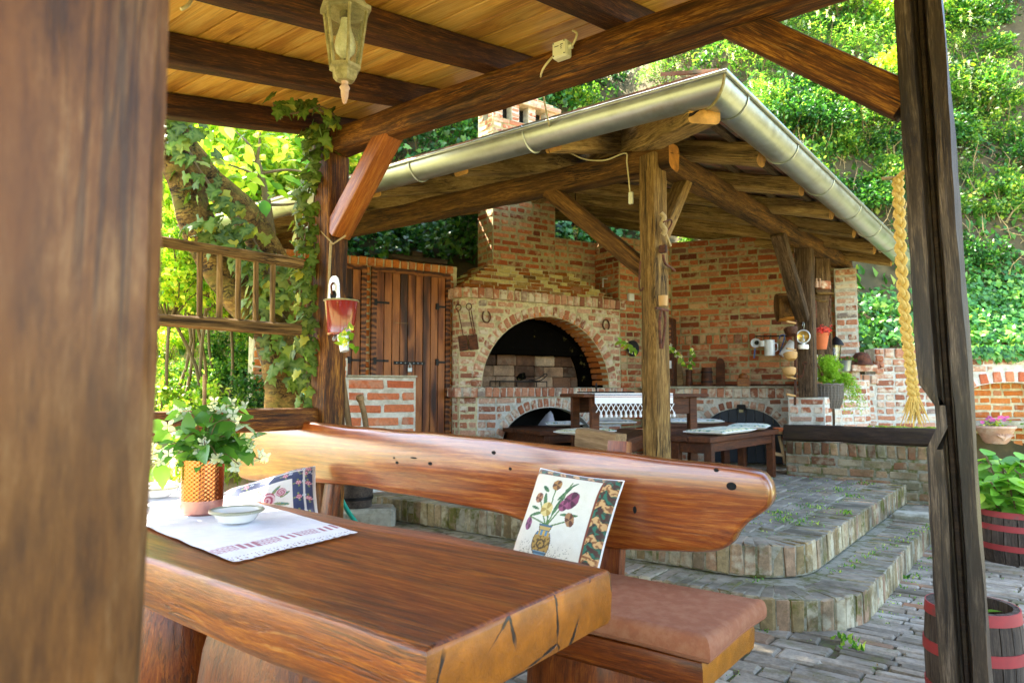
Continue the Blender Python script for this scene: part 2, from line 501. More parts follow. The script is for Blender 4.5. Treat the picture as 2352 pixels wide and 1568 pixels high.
M_['stick'] = mk_wood('pale_tool_handle', '#6d5234', '#9c7d55', '#bfa27a', .7, 0, .4, crack=.3)
M_['bark'] = mk_wood('rough_bark', '#37260f', '#7a5a25', '#b18d3f', .9, 0, .4, grain=16, stretch=.12, crack=.9, blotch=.55, bump=1.0, patina='#5d5a1e')
M_['twig'] = mk_plain('thin_twig_bark', '#6d5a3a', .85, var=.3, scale=60)
M_['straw'] = mk_plain('dry_straw_stems', '#a48c5e', .9, var=.35, scale=30)
BST = [(0, srgb('#683625')), (.12, srgb('#8f4a29')), (.4, srgb('#a4552f')), (.62, srgb('#b4683f')), (.82, srgb('#c58257')), (1, srgb('#7a5343'))]
M_['brick'] = mk_brick('old_red_bricks', BST, .55, '#bfae86')
M_['brickpale'] = mk_brick('lime_washed_bricks', [(0, srgb('#8c5c48')), (.3, srgb('#a8694c')), (.6, srgb('#b88063')), (.9, srgb('#c6a088')), (.97, srgb('#a98b78')), (1, srgb('#75706c'))], .85, '#d3c9b2')
M_['brickdoor'] = mk_brick('orange_bricks', [(0, srgb('#a85a25')), (.5, srgb('#bf6c2e')), (1, srgb('#c98042'))], .25)
M_['bricklow'] = mk_brick('clean_orange_bricks', [(0, srgb('#b4603f')), (.5, srgb('#c26f4a')), (1, srgb('#cf8a63'))], .3)
M_['brickcorbel'] = mk_brick('mixed_corbel_bricks', [(0, srgb('#5e4420')), (.3, srgb('#99541f')), (.55, srgb('#8a5f2c')), (.75, srgb('#c2b16c')), (1, srgb('#c9bc84'))], .2)
M_['brickstep'] = mk_brick('worn_mossy_step_bricks', [(0, srgb('#7a6748')), (.3, srgb('#958058')), (.6, srgb('#a89a78')), (.85, srgb('#a58468')), (1, srgb('#84735a'))], .75, '#c2b99c', '#9c9482', .7, '#3f3a28', .9)
M_['brickpar'] = mk_brick('mossy_parapet_bricks', [(0, srgb('#5d3a28')), (.3, srgb('#8f5f42')), (.6, srgb('#a4815d')), (1, srgb('#8c8468'))], .5, '#a9a183', None, .5, '#3e3b22', .5)
M_['paver'] = mk_brick('grey_worn_pavers', [(0, srgb('#7a7263')), (.35, srgb('#978d7c')), (.7, srgb('#a89f8d')), (.94, srgb('#94836c')), (1, srgb('#a86f49'))], .45, '#b5ad9c', None, .55, '#4f4835', .5)
M_['fbrick'] = mk_brick('sooty_firebricks', [(0, srgb('#2b1d16')), (.35, srgb('#7d5a45')), (.7, srgb('#b08f74')), (1, srgb('#c7ad92'))], .3, '#8f8272', None, .55, '#16100c')
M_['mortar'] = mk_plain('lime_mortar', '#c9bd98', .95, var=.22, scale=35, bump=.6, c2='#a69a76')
M_['mortardim'] = mk_plain('shaded_lime_mortar', '#a3966c', .95, var=.22, scale=35, bump=.6, c2='#8a7d56')  # darker copy of the lime mortar, shade put into its colour
M_['sand'] = mk_plain('pale_sandy_soil', '#c4aa7c', 1, var=.3, scale=7, bump=.9, c2='#9a8455', world=True)
M_['mortargrey'] = mk_plain('grey_cement_mortar', '#c9c5b8', .95, var=.2, scale=35, bump=.6, c2='#aaa492')
M_['mortarstep'] = mk_plain('mossy_mortar', '#8a8470', .95, var=.25, scale=30, bump=.6, c2='#55541f')
M_['soil'] = mk_plain('dark_soil_joint', '#524834', 1, var=.4, scale=30, bump=.6, c2='#55601c', world=True)
M_['earth'] = mk_plain('dry_earth_bank', '#54482a', 1, var=.4, scale=5, bump=1.0, c2='#3f3a1e', world=True)
M_['grass'] = mk_plain('garden_ground', '#7d8040', 1, var=.4, scale=9, bump=.8, c2='#a08a60', world=True)
M_['concrete'] = mk_plain('stained_concrete', '#aba58f', .95, var=.25, scale=18, bump=.5, c2='#7f7a62')
M_['soot'] = mk_plain('black_soot', '#0a0806', 1, var=.5, scale=16, c2='#6b6238', thr=(.62, .68), spec=.05)
M_['void'] = mk_plain('dark_inside', '#0b0908', 1, var=.2)  # near-black standing for the shade inside holes and recesses
M_['zinc'] = mk_plain('galvanised_steel', '#aeb3ac', .36, .9, .12, 14, c2='#9a9a88', thr=(.52, .74))
M_['zincold'] = mk_plain('dull_zinc', '#9fa5a6', .45, .8, .15, 30)
M_['iron'] = mk_plain('black_iron', '#1d1b1a', .55, .6, .3, 40)
M_['rust'] = mk_plain('rusty_iron', '#6b3e28', .85, .3, .35, 45, c2='#3a241a', bump=.4)
M_['doorblue'] = mk_plain('dark_blue_grey_paint', '#232b33', .5, 0, .15, 20)
M_['redhoop'] = mk_plain('faded_red_paint', '#97302d', .65, 0, .2, 25, c2='#6d3f38', thr=(.58, .7))
M_['stave'] = mk_wood('grey_barrel_staves', '#332a22', '#574a3e', '#776a5b', .75, 0, .3, crack=.5)
M_['enamelred'] = mk_plain('red_brown_enamel', '#84200f', .16, 0, .12, 8, coat=.8)
M_['enamelwhite'] = mk_plain('white_enamel', '#dfe2e4', .22, 0, .05, 15, coat=.5, c2='#c5c6c0', thr=(.6, .8))
M_['ceramic'] = mk_plain('white_glazed_ceramic', '#e9e6dc', .18, 0, .03, 12, coat=.5)
M_['rim'] = mk_plain('grey_green_rim_glaze', '#8f8e78', .3, 0, .1, 20)
M_['whiteplastic'] = mk_plain('off_white_plastic', '#d9d5b0', .5, 0, .06, 20)
M_['cable'] = mk_plain('cream_cable', '#cfc08c', .6, 0, .1, 20)
M_['clay'] = mk_plain('terracotta', '#c4683a', .85, 0, .12, 18)
M_['claypale'] = mk_plain('pale_weathered_terracotta', '#c0957d', .9, 0, .2, 18, c2='#d8bda9', bump=.3)
M_['claybowl'] = mk_plain('tan_wooden_bowl', '#b48a50', .6, 0, .15, 20)
M_['wicker'] = mk_plain('grey_wicker', '#6d6458', .8, 0, .3, 60)
M_['rope'] = mk_plain('straw_rope', '#cfae5c', .85, 0, .25, 90, bump=.4)
M_['ropeold'] = mk_plain('old_hemp_rope', '#a08a5f', .9, 0, .3, 80)
M_['hose'] = mk_plain('green_garden_hose', '#1fa98c', .35, 0, .08, 20, coat=.3)
M_['cushion'] = mk_plain('red_brown_microfibre', '#925a3c', .95, 0, .12, 60, c2='#9e6a4b', bump=.15)
M_['cushionside'] = mk_plain('tan_cushion_piping', '#8a5638', .9, 0, .1, 60)
M_['print'] = mk_attr('woven_printed_cloth')
M_['lace'] = mk_attr('white_linen_cloth', .9, 700, .2)
M_['thread'] = mk_plain('white_cotton_thread', '#e8e6e4', .9, 0, .05, 60)
M_['tile'] = mk_plain('grey_red_roof_tiles', '#a07058', .9, 0, .3, 12, c2='#6a6a5a', bump=.5)
M_['batten'] = mk_wood('roof_battens', '#3a2c1a', '#6d5a3c', '#8f7b57', .85, 0, .4, crack=.4)
M_['lanternmetal'] = mk_plain('dusty_bronze_metal', '#8b8052', .7, .35, .3, 60, c2='#b3a67a', bump=.3)
M_['bulb'] = mk_plain('white_light_bulb', '#efecc4', .25, 0, .02, 10, coat=.4)
M_['petal'] = mk_leaf('white_petals', [(0, '#dfe2d0'), (.5, '#f0f1e6'), (1, '#f5f2df')], .3, .6, .2)
M_['pinkpetal'] = mk_leaf('pink_petals', [(0, '#d24f9d'), (1, '#ea7fbb')], .3, .6, .2)
M_['redpetal'] = mk_leaf('red_petals', [(0, '#d33b3b'), (1, '#ee7a72')], .3, .6, .2)
M_['leafvase'] = mk_leaf('bouquet_leaves', [(0, '#3d6d25'), (.5, '#5c9438'), (1, '#8cb955')], .3, .4, .5)
M_['leafdark'] = mk_leaf('dark_forest_leaves', [(0, '#1b3f14'), (.5, '#2f6426'), (.85, '#4b8a3c'), (1, '#86b04c')], .35, .4, .5)
M_['leafmid'] = mk_leaf('mid_green_leaves', [(0, '#2a5520'), (.4, '#4c8234'), (.75, '#78a340'), (1, '#b9c860')], .42, .45, .45)
M_['leaflight'] = mk_leaf('fresh_yellow_green_leaves', [(0, '#5c962c'), (.4, '#98bd3a'), (.8, '#c8d450'), (1, '#ebe68c')], .55, .45, .45)  # palest tones put the sun glare of the left garden into the colour
M_['leafivy'] = mk_leaf('ivy_leaves', [(0, '#1c360a'), (.4, '#335614'), (.75, '#557524'), (1, '#a09c34')], .28, .5, .2, veins='#87964c')
M_['leafgroundivy'] = mk_leaf('ground_ivy_leaves', [(0, '#265a20'), (.4, '#428233'), (.8, '#68a845'), (1, '#9cc658')], .3, .4, .5)
M_['leafhyd'] = mk_leaf('hydrangea_leaves', [(0, '#5c9a38'), (.5, '#85bf48'), (1, '#bade6a')], .38, .4, .4)
M_['leaffern'] = mk_leaf('feathery_fern', [(0, '#6c9d22'), (.5, '#93c033'), (1, '#bcd955')], .4, .6, .2)
M_['grassblade'] = mk_leaf('grass_blades', [(0, '#7a9a35'), (.5, '#9dbb48'), (1, '#cfd07a')], .4, .6, .3)
M_['moss'] = mk_plain('green_moss', '#7f8f22', 1, 0, .4, 60, bump=.8)

t = NT('hammered_copper')
t.set(color=srgb('#b8744a'), metal=1.0, rough=.13); M_['copper'] = t.m
t = NT('copper_base'); t.set(color=srgb('#b98478'), metal=1.0, rough=.35); M_['copperbase'] = t.m
t = NT('dusty_lantern_glass')
vv_ = t.objvec(False)
d_ = t.n.new('ShaderNodeBsdfDiffuse'); d_.inputs['Color'].default_value = srgb('#b5b07a')
tp = t.n.new('ShaderNodeBsdfTransparent'); gl_ = t.n.new('ShaderNodeBsdfGlossy'); gl_.inputs['Roughness'].default_value = .08
m1 = t.n.new('ShaderNodeMixShader'); m2 = t.n.new('ShaderNodeMixShader'); m2.inputs[0].default_value = .08
t.link(t.ramp(t.noise(vv_, 30, 5, .7), [(.35, (.03, .03, .03)), (.8, (.26, .26, .26))]), m1.inputs[0])
t.link(tp.outputs[0], m1.inputs[1]); t.link(d_.outputs[0], m1.inputs[2])
t.link(m1.outputs[0], m2.inputs[1]); t.link(gl_.outputs[0], m2.inputs[2]); t.link(m2.outputs[0], t.out.inputs[0])
M_['glass'] = t.m
t = NT('mirror_reflector'); t.set(color=srgb('#e0b860'), rough=.25, metal=.6); M_['reflector'] = t.m
# ------------------------------------------------------------------ timber and brick kits
def timber(name, p0, p1, w_, h_, mat, parent, wob=.005, ch=.014, seed=0, up=(0, 0, 1), seg=None, taper=1.0, bow=0.0, roundness=0.0, sq=0.0):
    """hand-hewn timber from p0 to p1 (axis through its middle); local X runs along it"""
    p0 = Vector(p0); p1 = Vector(p1)
    L = (p1 - p0).length
    M = frame(p0, p1 - p0, Vector(up))
    n = seg or max(3, int(L / .16))
    w2, h2 = w_ / 2, h_ / 2
    cs = []
    if roundness > 0:
        for k in range(14):
            a = 2 * math.pi * (k + .5) / 14
            ca, sa = math.cos(a), math.sin(a)
            r1 = 1 / max(abs(ca), abs(sa)); r = r1 * (1 - roundness) + roundness * 1.06
            cs.append((ca * r * w2, sa * r * h2))
    else:
        c = min(ch, w2 * .5, h2 * .5)
        m = .0
        for (a, b) in ((1, 1), (-1, 1), (-1, -1), (1, -1)):
            if a * b > 0: pts = [(a * w2, b * (h2 - c)), (a * (w2 - c * .3), b * (h2 - c * .3)), (a * (w2 - c), b * h2)]
            else: pts = [(a * (w2 - c), b * h2), (a * (w2 - c * .3), b * (h2 - c * .3)), (a * w2, b * (h2 - c))]
            cs += pts
    k = len(cs)
    vs = []; fs = []
    r = random.Random(seed * 7919 + int(L * 1000))
    off = Vector((r.random() * 50, r.random() * 50, r.random() * 50))
    for i in range(n + 1):
        t = i / n
        s_ = 1 + (taper - 1) * t
        bx = 0
        for j, (y, z) in enumerate(cs):
            q = Vector((t * L * 1.8, y * 4, z * 4)) + off
            d = noise.noise(q) * wob + noise.noise(q * 3.1) * wob * .5
            ll = math.hypot(y, z) or 1
            yy = y * s_ + y / ll * d; zz = z * s_ + z / ll * d
            zz += bow * 4 * t * (1 - t)
            xx = t * L
            if i in (0, n): xx += noise.noise(q * 2.3) * wob * 1.2 + (y * sq if i == n else -y * sq)
            vs.append((xx, yy, zz))
    for i in range(n):
        for j in range(k):
            j2 = (j + 1) % k
            fs.append((i * k + j, i * k + j2, (i + 1) * k + j2, (i + 1) * k + j))
    fs.append(tuple(range(k))[::-1]); fs.append(tuple(n * k + j for j in range(k)))
    mb = MB(); mb.add(vs, fs)
    return put(name, mb.mesh(name, True, None, 24), mat, parent, M)

_bm = {}
def brick_mesh(l, h, t, var, mat):
    key = (round(l / .02), round(h / .008), round(t / .02), var, mat.name)
    if key in _bm: return _bm[key]
    r = random.Random(hash(key[:4]) & 0xffff)
    vs, fs = bevbox(l, h, t, min(.009, h * .17, l * .17))
    vs = [(x + r.uniform(-.006, .006), y + r.uniform(-.0045, .0045), z + r.uniform(-.0035, .0035)) for x, y, z in vs]
    mb = MB(); mb.add(vs, fs)
    me = mb.mesh('brick')
    me.materials.append(mat)
    _bm[key] = me
    return me
def bricks(parent, plist, mat, name='brick', cap=300, fill='brick_fill'):
    """plist: (matrix, length, height, thickness); local x length, y height, z outwards"""
    def size(p):
        c = p[0].translation
        v = c - EYE
        d = v.dot(_F)
        if d < .2: return 0
        x = CX + FPX * v.dot(_R) / d; y = CY - FPX * v.dot(_U) / d
        s_ = p[1] * p[2] / d / d
        if not (-60 < x < 2412 and -60 < y < 1628): s_ *= .01
        return s_
    pl = sorted(plist, key=size, reverse=True)
    for p in pl[:cap]:
        put(name, brick_mesh(p[1], p[2], p[3], rnd.randrange(4), mat), None, parent, p[0])
    if len(pl) > cap:
        mb = MB()
        for p in pl[cap:]:
            vs, fs = bevbox(p[1], p[2], p[3], min(.007, p[2] * .15, p[1] * .15))
            mb.add([(x + rnd.uniform(-.003, .003), y + rnd.uniform(-.003, .003), z + rnd.uniform(-.003, .003)) for x, y, z in vs], fs, p[0])
        o = mb.build(fill, mat, parent); o['kind'] = 'stuff'
def bmat(O, e, n, x, z, proud, t, rot=0.0):
    """matrix of a brick whose face centre is at x along e, z up, face proud of plane O,n"""
    up = Vector((0, 0, 1))
    c = O + e * x + up * z + n * (proud - t / 2)
    j = rnd.uniform(-.015, .015) + rot
    ex = e * math.cos(j) + up * math.sin(j)
    uy = -e * math.sin(j) + up * math.cos(j)
    return Matrix(((ex.x, uy.x, n.x, c.x), (ex.y, uy.y, n.y, c.y), (ex.z, uy.z, n.z, c.z), (0, 0, 0, 1)))
def courses(O, e, n, x0, x1, z0, z1, ch=.082, bl=.25, jt=.018, t=.06, proud=.006, clip=None, header=.35, joint_v=None):
    """running courses between x0..x1, z0..z1; clip(a,b,za,zb) returns the pieces of a brick that stay"""
    out = []
    rows = max(1, int(round((z1 - z0) / ch)))
    c_ = (z1 - z0) / rows
    jv = joint_v if joint_v is not None else jt
    for r in range(rows):
        za = z0 + r * c_
        x = x0 - (bl * .5 if r % 2 else 0) - rnd.random() * .02
        while x < x1:
            l = bl * (.5 if rnd.random() < header else 1) * rnd.uniform(.94, 1.06)
            a = max(x, x0) + jt * .4; b = min(x + l, x1) - jt * .4
            x += l
            if b - a < .03: continue
            segs = [(a, b)] if clip is None else clip(a, b, za, za + c_)
            for (p, q) in segs:
                if q - p < .03: continue
                out.append((bmat(O, e, n, (p + q) / 2, za + c_ / 2 + rnd.uniform(-.003, .003), proud + rnd.uniform(-.004, .004), t), q - p, c_ - jv * rnd.uniform(.8, 1.25), t))
    return out
def soldiers(O, e, n, x0, x1, z0, z1, bw=.068, jt=.014, t=.1, proud=.02):
    out = []
    k = max(1, int(round((x1 - x0) / (bw + jt))))
    s_ = (x1 - x0) / k
    for i in range(k):
        out.append((bmat(O, e, n, x0 + (i + .5) * s_, (z0 + z1) / 2 + rnd.uniform(-.004, .004), proud + rnd.uniform(-.004, .004), t), s_ - jt * rnd.uniform(.8, 1.3), z1 - z0 - .008, t))
    return out
def arch_ring(O, e, n, cx, zs, a, b, wd, t=.12, proud=.012, bw=.068, jt=.016, a0=0.0, a1=math.pi):
    """ring bricks round an elliptic arch (half width a, rise b) with spring line zs"""
    out = []
    per = 0; N = 400; pts = []
    for i in range(N + 1):
        an = a0 + (a1 - a0) * i / N
        pts.append((cx + a * math.cos(an), zs + b * math.sin(an), an))
    ln = [0]
    for i in range(N): ln.append(ln[-1] + math.hypot(pts[i + 1][0] - pts[i][0], pts[i + 1][1] - pts[i][1]))
    k = max(3, int(round(ln[-1] / (bw + jt))))
    j = 0
    for i in range(k):
        s_ = (i + .5) / k * ln[-1]
        while ln[j] < s_: j += 1
        x, z, an = pts[j]
        nx, nz = math.cos(an) / a, math.sin(an) / b
        l = math.hypot(nx, nz); nx /= l; nz /= l
        rot = math.atan2(nz, nx) - math.pi / 2
        out.append((bmat(O, e, n, x + nx * (wd / 2 + .004), z + nz * (wd / 2 + .004), proud + rnd.uniform(-.004, .004), t, rot), ln[-1] / k - jt * rnd.uniform(.8, 1.3), wd - .006, t))
    return out
def arch_clip(cx, zs, a, b, zbase=None):
    """cuts bricks away where an arch (opening + ring) stands"""
    def f(p, q, za, zb):
        segs = [(p, q)]
        zm = min(max(za, zs), zb)
        zc = za if za >= zs else zs
        if zb < (zbase if zbase is not None else -99): return segs
        if (zc - zs) < b and zb > (zbase if zbase is not None else zs - 9):
            u = (max(za, zs) - zs) / b
            hw = a * math.sqrt(max(0, 1 - u * u))
            segs2 = []
            for (s0, s1) in segs:
                if s0 < cx - hw: segs2.append((s0, min(s1, cx - hw)))
                if s1 > cx + hw: segs2.append((max(s0, cx + hw), s1))
            segs = [s_ for s_ in segs2 if s_[1] - s_[0] > .02]
        return segs
    return f
def arch_wall(mb, O, e, n, x0, x1, z0, z1, cx, zs, a, b, th, zb=None):
    """mortar body with an arched opening that reaches down to zb (default z0)"""
    zb = z0 if zb is None else zb
    N = 28
    A = [(cx + a * math.cos(math.pi * i / N), zs + b * math.sin(math.pi * i / N)) for i in range(N + 1)]
    if zb <= z0 + 1e-6:
        poly = [(x0, z0), (cx - a, z0)] + A[::-1] + [(cx + a, z0), (x1, z0), (x1, z1), (x0, z1)]
    else:
        raise ValueError
    M = Matrix(((e.x, 0, n.x, O.x - n.x * th), (e.y, 0, n.y, O.y - n.y * th), (0, 1, 0, O.z), (0, 0, 0, 1)))
    mb.prism(poly, th, M)
def slab(mb, O, e, n, x0, x1, z0, z1, back, front=0.0):
    """box on a wall frame: along e, up, from plane offset -back to +front"""
    c = O + e * ((x0 + x1) / 2) + Vector((0, 0, (z0 + z1) / 2)) + n * ((front - back) / 2)
    M = Matrix(((e.x, n.x, 0, c.x), (e.y, n.y, 0, c.y), (0, 0, 1, c.z), (0, 0, 0, 1)))
    mb.box(x1 - x0, back + front, z1 - z0, M)

# ------------------------------------------------------------------ leaves
def leaf_arrays(P, N, L, W, roll, fold=.25, kind=0, curl=.15):
    """arrays of folded leaves: base P, direction N, length, width; returns verts, faces"""
    n = len(P)
    N = N / np.linalg.norm(N, axis=1, keepdims=True)
    up = np.tile(np.array([0, 0, 1.0]), (n, 1))
    s_ = np.cross(N, up); sl = np.linalg.norm(s_, axis=1, keepdims=True)
    s_ = np.where(sl < 1e-3, np.array([[1.0, 0, 0]]), s_ / np.maximum(sl, 1e-6))
    u = np.cross(s_, N)
    c, sn = np.cos(roll)[:, None], np.sin(roll)[:, None]
    s2 = s_ * c + u * sn; u2 = -s_ * sn + u * c
    L = L[:, None]; W = W[:, None]
    b = P
    m1 = P + N * L * .35 - u2 * L * curl * .1
    tip = P + N * L - u2 * L * curl
    l1 = P + N * L * .38 + s2 * W * .5 + u2 * W * fold
    r1 = P + N * L * .38 - s2 * W * .5 + u2 * W * fold
    l2 = P + N * L * .72 + s2 * W * .36 + u2 * W * fold * .6 - u2 * L * curl * .5
    r2 = P + N * L * .72 - s2 * W * .36 + u2 * W * fold * .6 - u2 * L * curl * .5
    if kind == 0:      # four-sided, cheap
        V = np.stack([b, l1, tip, r1], 1).reshape(-1, 3)
        F = np.array([[0, 1, 2], [0, 2, 3]])
        k = 4
    else:
        V = np.stack([b, l1, l2, tip, r2, r1], 1).reshape(-1, 3)
        F = np.array([[0, 1, 3], [1, 2, 3], [0, 3, 5], [3, 4, 5]])
        k = 6
    Fa = (F[None] + (np.arange(n) * k)[:, None, None]).reshape(-1, 3)
    return V, Fa
def np_mesh(name, V, F, mats, midx=None, smooth=False):
    me = bpy.data.meshes.new(name)
    nv, nf = len(V), len(F)
    me.vertices.add(nv); me.loops.add(nf * 3); me.polygons.add(nf)
    me.vertices.foreach_set('co', np.asarray(V, dtype=np.float32).ravel())
    me.loops.foreach_set('vertex_index', np.asarray(F, dtype=np.int32).ravel())
    me.polygons.foreach_set('loop_start', np.arange(0, nf * 3, 3, dtype=np.int32))
    for m in mats: me.materials.append(m)
    if midx is not None: me.polygons.foreach_set('material_index', np.asarray(midx, dtype=np.int32))
    if smooth: me.polygons.foreach_set('use_smooth', np.ones(nf, dtype=bool))
    me.update(calc_edges=True)
    return me
def merge(parts):
    Vs = []; Fs = []; Ms = []; o = 0
    for V, F, m in parts:
        Vs.append(V); Fs.append(F + o); Ms.append(np.full(len(F), m)); o += len(V)
    return np.concatenate(Vs), np.concatenate(Fs), np.concatenate(Ms)
def tri_tube(pts, rad, seg=5):
    mb = MB(); mb.tube(pts, rad, seg, cap=False)
    F = []
    for q in mb.f: F += [(q[0], q[1], q[2]), (q[0], q[2], q[3])]
    return np.array(mb.v), np.array(F)
def ivy_leaf(name, size, seed):
    """one five-lobed ivy leaf lying in local XY, stalk at the origin, tip along +X"""
    r = random.Random(seed)
    out = [(0, .06), (-.16, .26), (.05, .52), (.26, .34), (.52, .40), (.62, .20), (1.0, 0), (.62, -.20), (.52, -.40), (.26, -.34), (.05, -.52), (-.16, -.26), (0, -.06)]
    pts = [(.30, 0, .05)]
    for x, y in out:
        x += r.uniform(-.04, .04); y += r.uniform(-.04, .04)
        pts.append((x, y, -.10 * (abs(y) * 1.2 + max(0, x - .4)) + r.uniform(-.02, .02)))
    vs = [(x * size, y * size, z * size) for x, y, z in pts]
    F = [(0, i, i % (len(pts) - 1) + 1) for i in range(1, len(pts))]
    me = bpy.data.meshes.new(name)
    me.from_pydata(vs, [], F)
    a = me.attributes.new('vein', 'FLOAT', 'POINT')
    vals = [.5] + [.0] * (len(pts) - 1)
    for i in (3, 5, 7, 9, 11): vals[i] = .35
    a.data.foreach_set('value', vals)
    me.materials.append(M_['leafivy'])
    me.polygons.foreach_set('use_smooth', [True] * len(F))
    me.update()
    return me
IVY = [ivy_leaf('ivy_leaf', 1.0, i) for i in range(6)]
def orient(p, d, nrm, s_):
    """matrix placing a leaf at p, tip along d, face towards nrm, scale s_"""
    x = Vector(d).normalized(); z = Vector(nrm) - x * Vector(nrm).dot(x)
    if z.length < 1e-4: z = x.orthogonal()
    z.normalize(); y = z.cross(x)
    return Matrix(((x.x * s_, y.x * s_, z.x * s_, p[0]), (x.y * s_, y.y * s_, z.y * s_, p[1]), (x.z * s_, y.z * s_, z.z * s_, p[2]), (0, 0, 0, 1)))
def one_leaf(name, mat, seed, fold=.12, wide=.55):
    """a pointed oval leaf with a fold, unit length along +X"""
    r = random.Random(seed)
    prof = [(0, .02), (.12, .30), (.32, .5), (.55, .46), (.78, .26), (1, 0)]
    vs = []; fs = []
    for i, (x, y) in enumerate(prof):
        zc = -.22 * x * x
        vs += [(x, y * wide, zc + fold * y + r.uniform(-.01, .01)), (x, 0, zc), (x, -y * wide, zc + fold * y + r.uniform(-.01, .01))]
    for i in range(len(prof) - 1):
        a = i * 3
        fs += [(a, a + 1, a + 4, a + 3), (a + 1, a + 2, a + 5, a + 4)]
    me = bpy.data.meshes.new(name); me.from_pydata(vs, [], fs)
    me.materials.append(mat)
    at = me.attributes.new('vein', 'FLOAT', 'POINT'); at.data.foreach_set('value', [0, .5, 0] * len(prof))
    me.polygons.foreach_set('use_smooth', [True] * len(fs)); me.update()
    return me

LVL = [one_leaf('leaf', M_['leaflight'], 40 + i, .12, .6) for i in range(4)]
# ------------------------------------------------------------------ ground, terrace, steps
UP = Vector((0, 0, 1))
ZT, ZS = .35, .175
mb = MB(); mb.box(400, 400, .1, TR(0, 0, -.09))
tag(structure(mb.build('ground', M_['grass'])), 'garden ground reaching to the horizon')
# sandy bed of the paved yard
mb = MB(); mb.box(14, 9.5, .04, TR(0.2, 2.6, -.024))
yard = structure(mb.build('yard_paving', M_['soil']))
pl = []
def flat(x, y, z, l, w_, t=.05, rot=0.0):
    c, s_ = math.cos(rot), math.sin(rot)
    tl = rnd.uniform(-.012, .012); tl2 = rnd.uniform(-.012, .012)
    ex = Vector((c, s_, tl)).normalized(); ey = Vector((-s_, c, tl2)); nz = ex.cross(ey).normalized(); ey = nz.cross(ex)
    p = Vector((x, y, z)) - nz * (t / 2)
    return (Matrix(((ex.x, ey.x, nz.x, p.x), (ex.y, ey.y, nz.y, p.y), (ex.z, ey.z, nz.z, p.z), (0, 0, 0, 1))), l, w_, t)
# large pavers under the table and bench
y = .3; row = 0
while y < 3.75:
    h = rnd.uniform(.115, .15)
    x = -5.6 + rnd.random() * .2
    while x < -.95:
        l = rnd.choice((.14, .2, .24, .27)) * rnd.uniform(.9, 1.1)
        pl.append(flat(x + l / 2, y + h / 2 + rnd.uniform(-.006, .006), .012 + rnd.uniform(-.004, .004), l - .016, h - .016, .05, rnd.uniform(-.03, .03)))
        x += l
    y += h
# bricks on edge to the right of the bench and along the steps
y = .3
while y < 7.2:
    h = rnd.uniform(.066, .078)
    x = -.95 + rnd.uniform(0, .12)
    while x < 3.2:
        l = rnd.uniform(.2, .27)
        pl.append(flat(x + l / 2, y + h / 2, .012 + rnd.uniform(-.004, .005), l - .008, h - .008, .05, rnd.uniform(-.02, .02)))
        x += l
    y += h
bricks(yard, pl, M_['paver'], 'paving_brick', 300, 'paving_brick_fill')

def rounded(xr, yf, rad, xl, yb, n=14):
    """edge line of a step: from the far right, round the corner, to the far left"""
    pts = [(xr, yb - (yb - yf - rad) * i / 30) for i in range(30)]
    for i in range(n + 1):
        a = math.pi / 2 * i / n
        pts.append((xr - rad + rad * math.cos(a), yf + rad - rad * math.sin(a)))
    m = 30
    for i in range(1, m + 1): pts.append((xr - rad + (xl - xr + rad) * i / m, yf))
    return pts
def step(name, xr, yf, rad, xl, yb, z0, z1, label):
    pts = rounded(xr, yf, rad, xl, yb)
    poly = [(p[0], p[1]) for p in pts] + [(xl, yb)]
    mb = MB()
    # body set back from the brick faces
    q = rounded(xr - .005, yf + .005, rad - .004, xl, yb)
    mb.prism([(p[0], p[1]) for p in q] + [(xl, yb)], z1 - z0 - .007, TR(0, 0, z0))
    body = structure(mb.build(name, M_['mortarstep']))
    body['label'] = label
    # edging bricks, standing on edge
    L = [0]
    for i in range(len(pts) - 1): L.append(L[-1] + math.dist(pts[i], pts[i + 1]))
    out = []
    bw = .074; k = int(L[-1] / bw); j = 0
    for i in range(k):
        s_ = (i + .5) * L[-1] / k
        while L[j + 1] < s_: j += 1
        f = (s_ - L[j]) / (L[j + 1] - L[j])
        px = pts[j][0] + (pts[j + 1][0] - pts[j][0]) * f; py_ = pts[j][1] + (pts[j + 1][1] - pts[j][1]) * f
        tx, ty = pts[j + 1][0] - pts[j][0], pts[j + 1][1] - pts[j][1]
        l = math.hypot(tx, ty); tx /= l; ty /= l
        nx, ny = -ty, tx           # outwards
        if (px + nx - (-3)) ** 2 + (py_ + ny - 6.5) ** 2 < (px + 3) ** 2 + (py_ - 6.5) ** 2: nx, ny = -nx, -ny
        n_ = Vector((nx, ny, 0)); e_ = Vector((0, 0, 1)).cross(n_)
        dl = .25
        h = z1 - z0 - .006
        pr = rnd.uniform(-.006, .006)
        c = Vector((px, py_, (z0 + z1) / 2 + rnd.uniform(-.004, .004))) + n_ * (pr - dl / 2)
        jx = rnd.uniform(-.03, .03)
        e2 = e_ * math.cos(jx) + n_ * math.sin(jx); n2 = n_ * math.cos(jx) - e_ * math.sin(jx)
        M = Matrix(((e2.x, 0, n2.x, c.x), (e2.y, 0, n2.y, c.y), (0, 1, 0, c.z), (0, 0, 0, 1)))
        out.append((M, L[-1] / k - rnd.uniform(.002, .006), h, dl))
    bricks(body, out, M_['brickstep'], 'edging_brick', 300, 'edging_brick_fill')
    return body
low = step('lower_step', -.81, 3.62, .52, -4.5, 8.2, 0, ZS, 'lower curved brick step of the terrace')
up_ = step('terrace', -1.12, 3.94, .40, -6.6, 9.6, ZS, ZT, 'raised brick terrace under the open kitchen')
